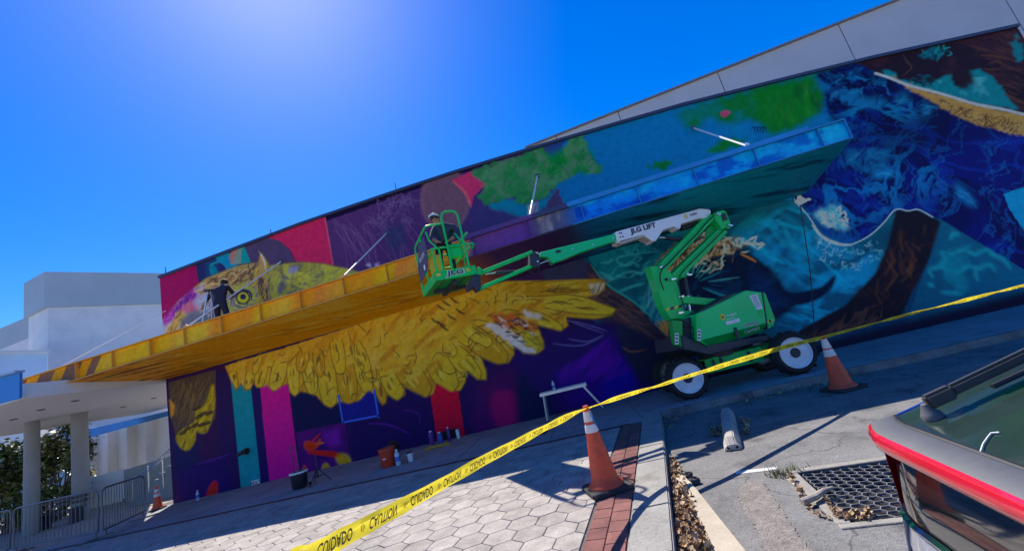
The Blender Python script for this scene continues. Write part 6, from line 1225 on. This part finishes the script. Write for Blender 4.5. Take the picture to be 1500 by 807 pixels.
cglass = mat('car_glass', (0.006, 0.008, 0.009), 0.02, var=0.1, spec=1.0, coat=1.0); cglass2 = mat('car_glass_dusty', (0.018, 0.034, 0.028), 0.10, var=0.3, scale=3, spec=0.8, dirt=(0.08, 0.085, 0.065), dscale=2.0, damt=0.5)
cclear = mat('lamp_clear', (0.62, 0.60, 0.64), 0.15, coat=0.8); chrome = mat('chrome', (0.75, 0.76, 0.78), 0.08, metal=1.0, var=0.02); csil = mat('hatch_silver', (0.42, 0.45, 0.52), 0.22, metal=0.4, coat=1.0, var=0.03); ctrim = mat('car_trim_black', (0.02, 0.02, 0.022), 0.5)
sw = HWd
hull('spoiler_top', [(0.008, .965, sw), (0.02, .974, sw*.998), (0.05, .980, sw*.995), (0.085, .986, sw*.985), (0.095, .982, sw*.98)], cgrey, car)
hull('light_strip', [(0.012, .968, sw), (0.0, .962, sw*1.003), (-0.006, .945, sw*1.003), (-0.002, .918, sw*1.0), (0.012, .902, sw*.99), (0.03, .90, sw*.985)], cred, car)
hull('spoiler_underside', [(0.03, .90, sw*.985), (0.07, .897, sw*.96)], ctrim, car)
hull('lower_glass', [(0.055, .905, sw*.955), (0.035, .82, sw*.95), (0.02, .74, sw*.945), (0.012, .675, sw*.94)], cglass, car)
hull('glass_frame', [(0.06, .908, sw*.99), (0.05, .82, sw*.985), (0.035, .70, sw*.985), (0.03, .66, sw*.985)], ctrim, car)
hull('chrome_strip', [(0.008, .680, sw*.97), (-0.006, .672, sw*.97), (-0.002, .660, sw*.97), (0.008, .655, sw*.97)], chrome, car)
hull('hatch_panel', [(0.012, .657, sw*.965), (-0.012, .58, sw*.99), (-0.02, .48, sw*1.0), (0.01, .40, sw*1.01)], csil, car)
hull('rear_bumper', [(0.01, .42, sw*1.02), (-0.09, .40, sw*1.06), (-0.13, .30, sw*1.09), (-0.12, .12, sw*1.08), (-0.05, -.01, sw*1.02)], cblue, car)
# corner lamps and body side on the far (left) side and near side
for s in (1, -1):
    a = s*sw
    b = MB(); vs = [cp(0.022, a*.935, .905), cp(0.008, a*.935, .70), cp(0.05, a*1.02, .90), cp(0.04, a*1.03, .70), cp(0.34, a*1.06, .88), cp(0.30, a*1.09, .71)]; b.add(vs, [(0, 1, 3, 2), (2, 3, 5, 4)]); b.build('tail_lamp', cred, car, smooth=True)
    b = MB(); vs = [cp(0.004, a*.94, .70), cp(-0.028, a*.955, .54), cp(0.04, a*1.03, .70), cp(0.02, a*1.05, .54), cp(0.28, a*1.09, .70), cp(0.22, a*1.10, .55)]; b.add(vs, [(0, 1, 3, 2), (2, 3, 5, 4)]); b.build('reversing_lamp', cclear, car, smooth=True)
    b = MB(); vs = [cp(-0.028, a*.955, .54), cp(-0.02, a*1.0, .40), cp(0.02, a*1.05, .54), cp(0.01, a*1.10, .38)]; b.add(vs, [(0, 1, 3, 2)]); b.build('lamp_red_tip', cred, car, smooth=True)
    # flank: lofted along the car
    st = [(0.0, .30, .93, 1.10), (0.35, .18, .90, 1.13), (1.2, .10, .86, 1.17), (2.4, .10, .84, 1.18), (3.4, .10, .80, 1.15), (4.0, .15, .70, 1.02), (4.15, .2, .55, .9)]
    b = MB(); vs = []
    for f_, zb, zt_, w_ in st:
        for t in np.linspace(0, 1, 6): vs.append(cp(max(f_, 0.05)+0.02, a*w_*(1-0.03*(2*t-1)**2)*(1 if t < .99 else .985), zb+(zt_-zb)*t)-cl*0)
    fs = [(i*6+j, (i+1)*6+j, (i+1)*6+j+1, i*6+j+1) for i in range(len(st)-1) for j in range(5)]; b.add(vs, fs); b.build('body_side', cblue, car, smooth=True)
    b = MB(); b.add([cp(0.11, a*.985, .975), cp(1.15, a*.94, 1.205), cp(1.35, a*.93, 1.235), cp(2.2, a*.89, 1.22), cp(3.1, a*1.05, .86), cp(1.2, a*1.10, .88), cp(0.30, a*1.06, .90)], [(0, 1, 5, 6), (1, 2, 3, 5), (3, 4, 5)]); b.build('side_glass', cglass, car)
    b = MB(); b.tube([cp(0.09, a*.985, .978), cp(0.3, a*1.006, 1.032), cp(0.6, a*.997, 1.102), cp(1.15, a*.94, 1.21), cp(2.2, a*.89, 1.23), cp(3.1, a*1.0, .88)], 0.007, 8); b.build('roof_rail', cblue, car, smooth=True)
    for f_ in (0.75, 3.35):
        o = cp(f_, a*1.10, ZP+0.31-0.0); o[2] = ZP+0.315; b = MB(); b.lathe([(0.19, -.2), (0.30, -.2), (0.315, -.17), (0.315, -.03), (0.30, 0.0), (0.2, 0.0)], o, cl*s, 28); w_o = b.build('wheel', rubber, car, smooth=True); b = MB(); b.lathe([(0.2, -.01), (0.19, -.03), (0.05, -.02), (0.01, -.015)], o+cl*s*0.004, cl*s, 24); b.build('hubcap', csil, w_o, smooth=True)
gls = hull('rear_glass', [(0.09, .980, sw*.97), (0.3, 1.035, sw*1.0), (0.6, 1.105, sw*.99), (0.9, 1.165, sw*.96), (1.15, 1.21, sw*.93)], cglass2, car)
hull('roof', [(1.15, 1.212, sw*.94), (1.5, 1.25, sw*.92), (2.0, 1.25, sw*.9), (2.3, 1.22, sw*.88)], cblue, car)
hull('windscreen', [(2.3, 1.22, sw*.88), (3.1, .86, sw*1.02)], cglass, car); hull('bonnet', [(3.1, .88, sw*1.04), (3.7, .80, sw*1.02), (4.15, .62, sw*.92), (4.25, .4, sw*.9), (4.2, .05, sw*.9)], cblue, car)
hull('glass_seal', [(0.088, .986, sw*.975), (0.094, .990, sw*.975), (0.104, .988, sw*.975), (0.108, .983, sw*.975)], ctrim, car); 
hull('hatch_gap', [(-0.016, .522, sw*.996), (-0.024, .519, sw*1.0), (-0.023, .514, sw*1.0)], ctrim, car)
# wiper
def onglass(px, py, up=0.0):
    n = np.array((-0.235*cf[0], -0.235*cf[1], 0.972)); return PL(px, py, cp(0.09, 0.3, .982+up), n)
pv = onglass(1362, 604, 0.02); b = MB(); b.lathe([(0.03, -.02), (0.03, -.006), (0.024, 0.002), (0.01, 0.03)], pv, (-0.235*cf[0], 0, 0.97), 16); wpo = b.build('wiper_pivot', cgrey, car, smooth=True)
wa = [onglass(*q, 0.055) for q in ((1356, 590), (1396, 572), (1450, 547), (1560, 494))]
b = MB(); b.bar(wa[0], wa[1], 0.030, 0.046, up=(0, 0, 1)); b.bar(wa[0]+(wa[1]-wa[0])*0.9+np.array((0, 0, .004)), wa[3]+np.array((0, 0, .004)), 0.026, 0.036, up=(0, 0, 1)); b.build('wiper_arm', mat('wiper_black', (0.05, 0.05, 0.052), 0.38, var=0.1), wpo, bevel=0.008, seg=2)
b = MB(); b.tube([onglass(*q, 0.03) for q in ((1454, 566), (1500, 545), (1580, 508))], 0.008, 6); b.build('wiper_blade', ctrim, wpo)
b = MB(); b.tube([onglass(*q, 0.004) for q in ((1436, 662), (1440, 650), (1447, 640), (1452, 634), (1464, 633))], 0.0022, 6); b.build('antenna_wire', mat('wire_white', (0.8, 0.78, 0.72), 0.4), gls)
# chrome badge letters on the hatch
for k, ch_ in enumerate('CEPT'):
    s_b = sw*(0.80-0.075*k); o = cp(-0.024, s_b, 0.555); decal('badge', ch_, o, -cl, (0, 0, 1), 0.03, chrome, car, 0.02)

# ================================================================== left background
bgw = mat('stucco_white', (0.80, 0.79, 0.80), 0.85, var=0.06, scale=0.6, bump=0.15, bscale=18, dirt=(0.5, 0.49, 0.5), dscale=0.5, damt=0.4); bgg = mat('cap_grey', (0.42, 0.49, 0.54), 0.6, var=0.05, scale=0.5); bgb = mat('band_blue', (0.02, 0.22, 0.62), 0.5, var=0.06); bgl = mat('pale_blue_panel', (0.30, 0.46, 0.66), 0.6, var=0.06, scale=0.6)
wb2 = thing('white_block_building', 'white stucco block with a grey-blue cap band behind the canopy', 'building', (-50, 36, 0))
c3_ = [np.array(G(x, y, 21.5)) for x, y in ((35, 415), (65, 398), (235, 400))]; c3_[2] = c3_[1]+(c3_[2]-c3_[1])*1.6; bk_ = np.array((-5.0, 12.0, 0))
def blk(name, pts, z0, z1, m, par, grow=0.0):
    cen = sum(pts)/len(pts); P = [(*(cen+(p-cen)*(1+grow))[:2], z0) for p in pts]; b = MB(); b.prism(P, (0, 0, z1-z0)); return b.build(name, m, par)
poly = [c3_[0], c3_[1], c3_[2], c3_[2]+bk_, c3_[0]+bk_]
blk('wall', poly, 0, 17.9, bgw, wb2, -0.03); blk('cap_band', poly, 17.8, 21.5, bgg, wb2, 0.0)
nb = thing('grey_annexe', 'low grey annexe with a sloping band left of the white block', 'building', (-30, 20, 0))
q = [np.array(G(x, y, 14.5)) for x, y in ((-60, 507), (42, 463))]; vb = (q[1][:2]/np.linalg.norm(q[1][:2]))*6; b = MB(); b.prism([(*q[0][:2], 0), (*q[1][:2], 0), (*q[1][:2], 12.7), (*q[0][:2], 12.7)], (*vb, 0)); b.build('wall', bgw, nb); b = MB(); b.prism([(*(q[0][:2]), 12.7), (*(q[1][:2]), 12.7), (*q[1][:2], 14.5), (*q[0][:2], 14.5)], (*vb, 0)); b.build('cap_band', bgg, nb)
pb = thing('pale_blue_building', 'pale blue panelled front above the white side canopy', 'building', (-21, 13, 0))
q = [np.array(G(x, y, 6.4)) for x, y in ((-80, 519), (69, 517))]; b = MB(); b.prism([(*q[0][:2], 3.9), (*q[1][:2], 3.9), (*q[1][:2], 6.4), (*q[0][:2], 6.4)], (-3, 2, 0)); b.build('front_panel', bgl, pb); b = MB(); b.bar((*q[0][:2], 6.44), (*q[1][:2], 6.44), 0.3, 0.1); b.build('coping', bgg, pb)
# white side canopy on round columns
sc_ = thing('side_canopy', 'flat white canopy on two round columns joining the painted one', 'canopy', (-17, 12, 0)); zc = 3.56
outl = [G(x, y, zc)[:2] for x, y in ((35, 583), (248, 559), (249, 600), (120, 620), (58, 630), (8, 638), (-40, 645), (-40, 601), (0, 594))]
outl = [np.array(p) for p in outl]
b = MB(); b.prism([(*p, zc) for p in outl], (0, 0, 0.35)); b.build('soffit_slab', mat('soffit_white', (0.68, 0.67, 0.66), 0.8, var=0.04), sc_)
for p0_, p1_ in ((G(35, 582, zc), G(-60, 606, zc)),):
    a = np.array(p0_); c = np.array(p1_); d_ = (c-a)/np.linalg.norm(c-a); n_ = np.array((d_[1], -d_[0], 0)); n_ = n_ if n_[1] < 0 else -n_
    b = MB(); b.bar(a+n_*0.06+np.array((0, 0, .30)), c+n_*0.06+np.array((0, 0, .30)), 0.06, 0.62); b.build('blue_fascia', bgb, sc_)
    b = MB(); b.bar(a+n_*0.08+np.array((0, 0, .64)), c+n_*0.08+np.array((0, 0, .64)), 0.2, 0.05); b.build('fascia_cap', bgl, sc_)
for x, y in ((60, 600), (110, 587), (20, 614), (225, 583), (180, 596)):
    p = np.array(G(x, y, zc-0.004)); MB().lathe([(0.09, 0), (0.09, 0.02)], p-np.array((0, 0, .012)), n=14).build('downlight', lbl, sc_)
colm = mat('column_concrete', (0.29, 0.285, 0.28), 0.8, var=0.1, scale=2, bump=0.2)
for lab, (px, py) in (('left', (46, 782)), ('right', (119, 760))):
    p = np.array(G(px, py)); R_c = 0.19 if px < 100 else 0.225
    b = MB(); b.lathe([(R_c, 0), (R_c, zc+0.01)], p, n=28); b.build('column', colm, sc_, smooth=True)
# white pleated hall, blue band, low wall, stairs
hl = thing('pleated_hall', 'white hall with pleated wall panels under a bright blue band', 'building', (-22, 18, 0)); YH = 17.5
b = MB(); b.prism([W(x, y, YH+0.6) for x, y in ((70, 636), (140, 626), (300, 590), (300, 606), (130, 645), (70, 668))], (0, 0.3, 0)); b.build('blue_band', bgb, hl)
b = MB(); b.prism([W(x, y, YH+0.9) for x, y in ((105, 640), (300, 590), (310, 760), (105, 800))], (0, 0.2, 0)); b.build('rear_wall', mat('hall_blue', (0.06, 0.20, 0.50), 0.7), hl)
for k in range(10):
    x0, x1 = 130+k*14, 144+k*14; tp = lambda x: 641-(x-130)*0.275; bt = lambda x: 703-(x-130)*0.255; ya, yb = (YH, YH+0.35) if k % 2 == 0 else (YH+0.35, YH)
    q = [W(x0, tp(x0), ya), W(x1, tp(x1), yb), W(x1, bt(x1), yb), W(x0, bt(x0), ya)]; b = MB(); b.prism(q, (0, 0.1, 0)); b.build('pleat_panel', bgw, hl)
lw = thing('low_wall', 'plain white low wall below the pleated hall', 'wall', W(160, 770, 15.5)*np.array((1, 1, 0))); b = MB(); b.prism([W(x, y, 15.6) for x, y in ((131, 699), (182, 686), (184, 760), (132, 775))], (0, 0.3, 0)); b.build('wall', bgw, lw); b = MB(); b.prism([W(x, y, 15.55) for x, y in ((108, 706), (132, 700), (133, 800), (108, 800))], (0, 0.3, 0)); b.build('wall_end', bgw, lw)
MB().box(W(184, 733, 15.5), (0.16, 0.05, 0.2)).build('wall_vent', lbl, lw)
st_ = thing('stairs', 'outdoor concrete stairs with steel handrails beside the mural corner', 'stairs', W(225, 745, 13.2)*np.array((1, 1, 0))); stc = mat('stair_grey', (0.24, 0.25, 0.26), 0.85, var=0.1)
b = MB(); b.prism([W(x, y, 14.9) for x, y in ((181, 688), (262, 664), (262, 745), (184, 762))], (0, 0.3, 0)); b.build('side_wall', mat('stair_wall', (0.30, 0.31, 0.32), 0.85, var=0.08), st_)
sx0, sx1 = W(196, 760, 13.4)[0], W(268, 740, 13.4)[0]
for k in range(8): MB().box(((sx0+sx1)/2+0.13*k+0.5, 13.6+0.02*k, 0.085+0.17*k), ((sx1-sx0)-0.26*k, 1.4, 0.17)).build('step', stc, st_)
for yy, c0, c1 in ((12.95, (193, 700), (252, 655)), (13.05, (239, 699), (262, 678))):
    a = W(*c0, yy); c = W(*c1, yy)
    for dz in (0, -0.09):
        b = MB(); b.tube([(a[0]-0.02, yy, 0.02), (a[0]-0.02, yy, a[2]+dz-0.06), (a[0]+0.08, yy, a[2]+dz), (a[0]+0.45, yy, a[2]+dz+0.08), (c[0], yy, c[2]+dz)], 0.022, 8); b.build('handrail', steel, st_, smooth=True)
    for f_ in (0.4, 0.75): m_ = a+(c-a)*f_; b = MB(); b.tube([(m_[0], yy, 0.1), (m_[0], yy, m_[2])], 0.018, 8); b.build('rail_post', steel, st_)
# crowd barriers
bar_m = mat('barrier_steel', (0.16, 0.165, 0.18), 0.5, metal=0.4, var=0.12)
def barrier(label, a, c, nb_=17):
    a = np.array(a, float); c = np.array(c, float); d_ = (c-a); L = np.linalg.norm(d_); d_ /= L; n_ = np.array((-d_[1], d_[0], 0)); t = thing('crowd_barrier', label, 'barrier', (a+c)/2, 'steel crowd barriers in a row'); Hh = 1.05
    P = lambda s, z: a+d_*s+np.array((0, 0, z)); b = MB(); b.tube([P(0.03, .16), P(0.0, .9), P(0.04, 1.0), P(0.14, Hh), P(L-.14, Hh), P(L-.04, 1.0), P(L, .9), P(L-.03, .16), P(0.03, .16)], 0.021, 8); b.build('frame', bar_m, t, smooth=True)
    for k in range(nb_): s = 0.1+(L-.2)*(k+.5)/nb_; b = MB(); b.tube([P(s, .16), P(s, Hh)], 0.0085, 6); b.build('bar', bar_m, t)
    for s in (0.12, L-.12):
        b = MB(); b.tube([P(s, .16), P(s, .05)], 0.018, 6); b.bar(P(s, .02)-n_*.32, P(s, .02)+n_*.32, 0.05, 0.03); b.build('foot', bar_m, t)
ba, bb, bc = G(214, 757), G(150, 788), G(19, 812)
barrier('steel crowd barrier next to the cone and stairs', bb, ba, 15); barrier('steel crowd barrier in the middle of the row before the columns', np.array(bc), np.array(bb)-np.array((0.08, 0, 0)), 19); d_ = np.array(bc)-np.array(bb); d_ /= np.linalg.norm(d_); barrier('steel crowd barrier at the far end beside the left column', np.array(bc)+d_*2.3, np.array(bc)+d_*0.1, 17)
# bench and bin under the columns
bp_ = np.array(G(88, 770)); bn2 = thing('park_bench', 'dark slatted bench between the two columns', 'bench', bp_)
for k in range(3): MB().box(bp_+np.array((0, 0.1*k-0.1, .45)), (1.7, 0.08, 0.03)).build('seat_slat', lbl, bn2)
for k in range(2): MB().box(bp_+np.array((0, 0.24, .62+.14*k)), (1.7, 0.03, 0.09)).build('back_slat', lbl, bn2)
for s in (-1, 1): b = MB(); b.box(bp_+np.array((s*.65, 0, .22)), (0.06, 0.4, 0.44)); b.box(bp_+np.array((s*.65, .22, .6)), (0.05, .04, .4)); b.build('leg', lbl, bn2)
# shrubs and palms
leafm = [mat('leaf_a', (0.13, 0.18, 0.045), 0.4, var=0.3, scale=3), mat('leaf_b', (0.05, 0.085, 0.02), 0.45, var=0.3, scale=3), mat('leaf_c', (0.34, 0.33, 0.16), 0.45, var=0.3, scale=3), mat('leaf_d', (0.40, 0.26, 0.17), 0.5, var=0.3, scale=3)]
bark = mat('bark', (0.13, 0.10, 0.07), 0.9, var=0.25, bump=0.5)
def shrub(label, c, rx, ry, rz, n, size, seed, cols=(0, 1, 2, 3), wts=(.4, .35, .17, .08)):
    r = np.random.default_rng(seed); c = np.array(c, float); t = thing('shrub', label, 'shrub', (c[0], c[1], 0)); tk = MB(); cl_ = []
    for k in range(26):
        a = r.random()*6.28; ph = math.acos(1-1.6*r.random()); d = np.array((math.sin(ph)*math.cos(a)*rx, math.sin(ph)*math.sin(a)*ry, math.cos(ph)*rz)); cl_.append(c+d*(0.55+0.45*r.random())); 
        if k < 12: tk.tube([(c[0]+r.normal(0, .08), c[1]+r.normal(0, .08), 0), (c[0]+d[0]*.25, c[1]+d[1]*.25, c[2]*.5), cl_[-1]], [0.05, 0.035, 0.012], 6)
    tk.build('stem', bark, t); b = MB(); w = np.array(wts)/sum(wts)
    for k in range(n):
        q = cl_[r.integers(len(cl_))]+r.normal(0, 0.17, 3)*np.array((rx, ry, rz))*0.9; 
        if q[2] < 0.05: continue
        a = r.random()*6.28; tl = r.normal(0.2, .5); L = size*(0.6+.8*r.random()); d = np.array((math.cos(a)*math.cos(tl), math.sin(a)*math.cos(tl), math.sin(tl))); s = np.array((-math.sin(a), math.cos(a), r.normal(0, .5))); s /= np.linalg.norm(s); u = np.cross(d, s)
        b.add([q-d*L*.5, q+s*L*.34, q+d*L*.5-u*L*.12, q-s*L*.34], [(0, 1, 2), (0, 2, 3)], int(r.choice(4, p=w)))
    b.build('foliage', leafm, t); return t
YS = 15.0
def wz(px, py, Y): p = W(px, py, Y); return p
for lab, (px, py), rx, rz, n, sz, sd_ in (('tall dense shrub with pale leaf tips behind the left column', (30, 690), 1.5, 1.5, 2600, .20, 1), ('tall round-leaved shrub between the two columns', (92, 680), 1.25, 1.6, 2600, .20, 2), ('low bright green bush at the foot of the shrubs', (75, 735), .9, .6, 1300, .15, 3), ('low flowering bush left of the left column', (12, 760), 1.1, .6, 1200, .15, 4), ('dark shrub at the far end of the white canopy', (-10, 720), 1.3, 1.2, 1500, .2, 5)):
    p = W(px, py, YS if sd_ < 3 else YS-0.9); shrub(lab, p, rx, .8, rz, n, sz, sd_, wts=((.4, .3, .2, .10) if sd_ < 3 else (.7, .2, .1, .0)) if sd_ != 4 else (.55, .25, .1, .1))
def palm(label, base, h, n, seed):
    r = np.random.default_rng(seed); base = np.array(base, float); t = thing('palm_tree', label, 'palm', base); b = MB(); b.tube([base, base+(0.05, 0, h*.5), base+(0, 0.05, h)], [.16, .13, .12], 10); b.build('trunk', bark, t, smooth=True); b = MB(); top_ = base+np.array((0, .05, h))
    for k in range(n):
        a = 6.28*k/n+r.normal(0, .15); el_ = r.uniform(-.5, 1.0); L = r.uniform(.9, 1.3); prev_ = top_
        for j in range(1, 9):
            f_ = j/8; p = top_+np.array((math.cos(a)*L*f_, math.sin(a)*L*f_, L*(el_*f_-1.0*f_*f_))); d = p-prev_; s = np.array((-math.sin(a), math.cos(a), 0)); 
            for sg in (-1, 1): b.add([prev_, prev_+d, prev_+d*1.2+s*sg*.32*(1-.6*f_)-np.array((0, 0, .18))], [(0, 1, 2)])
            prev_ = p
    b.build('crown', leafm[1], t)
palm('dark palm behind the left shrubs', (W(12, 690, 22)[0], 22, 0), W(12, 668, 22)[2], 14, 3); palm('slim palm beside the right column', (W(62, 690, 20)[0], 20, 0), W(62, 640, 20)[2], 13, 5)
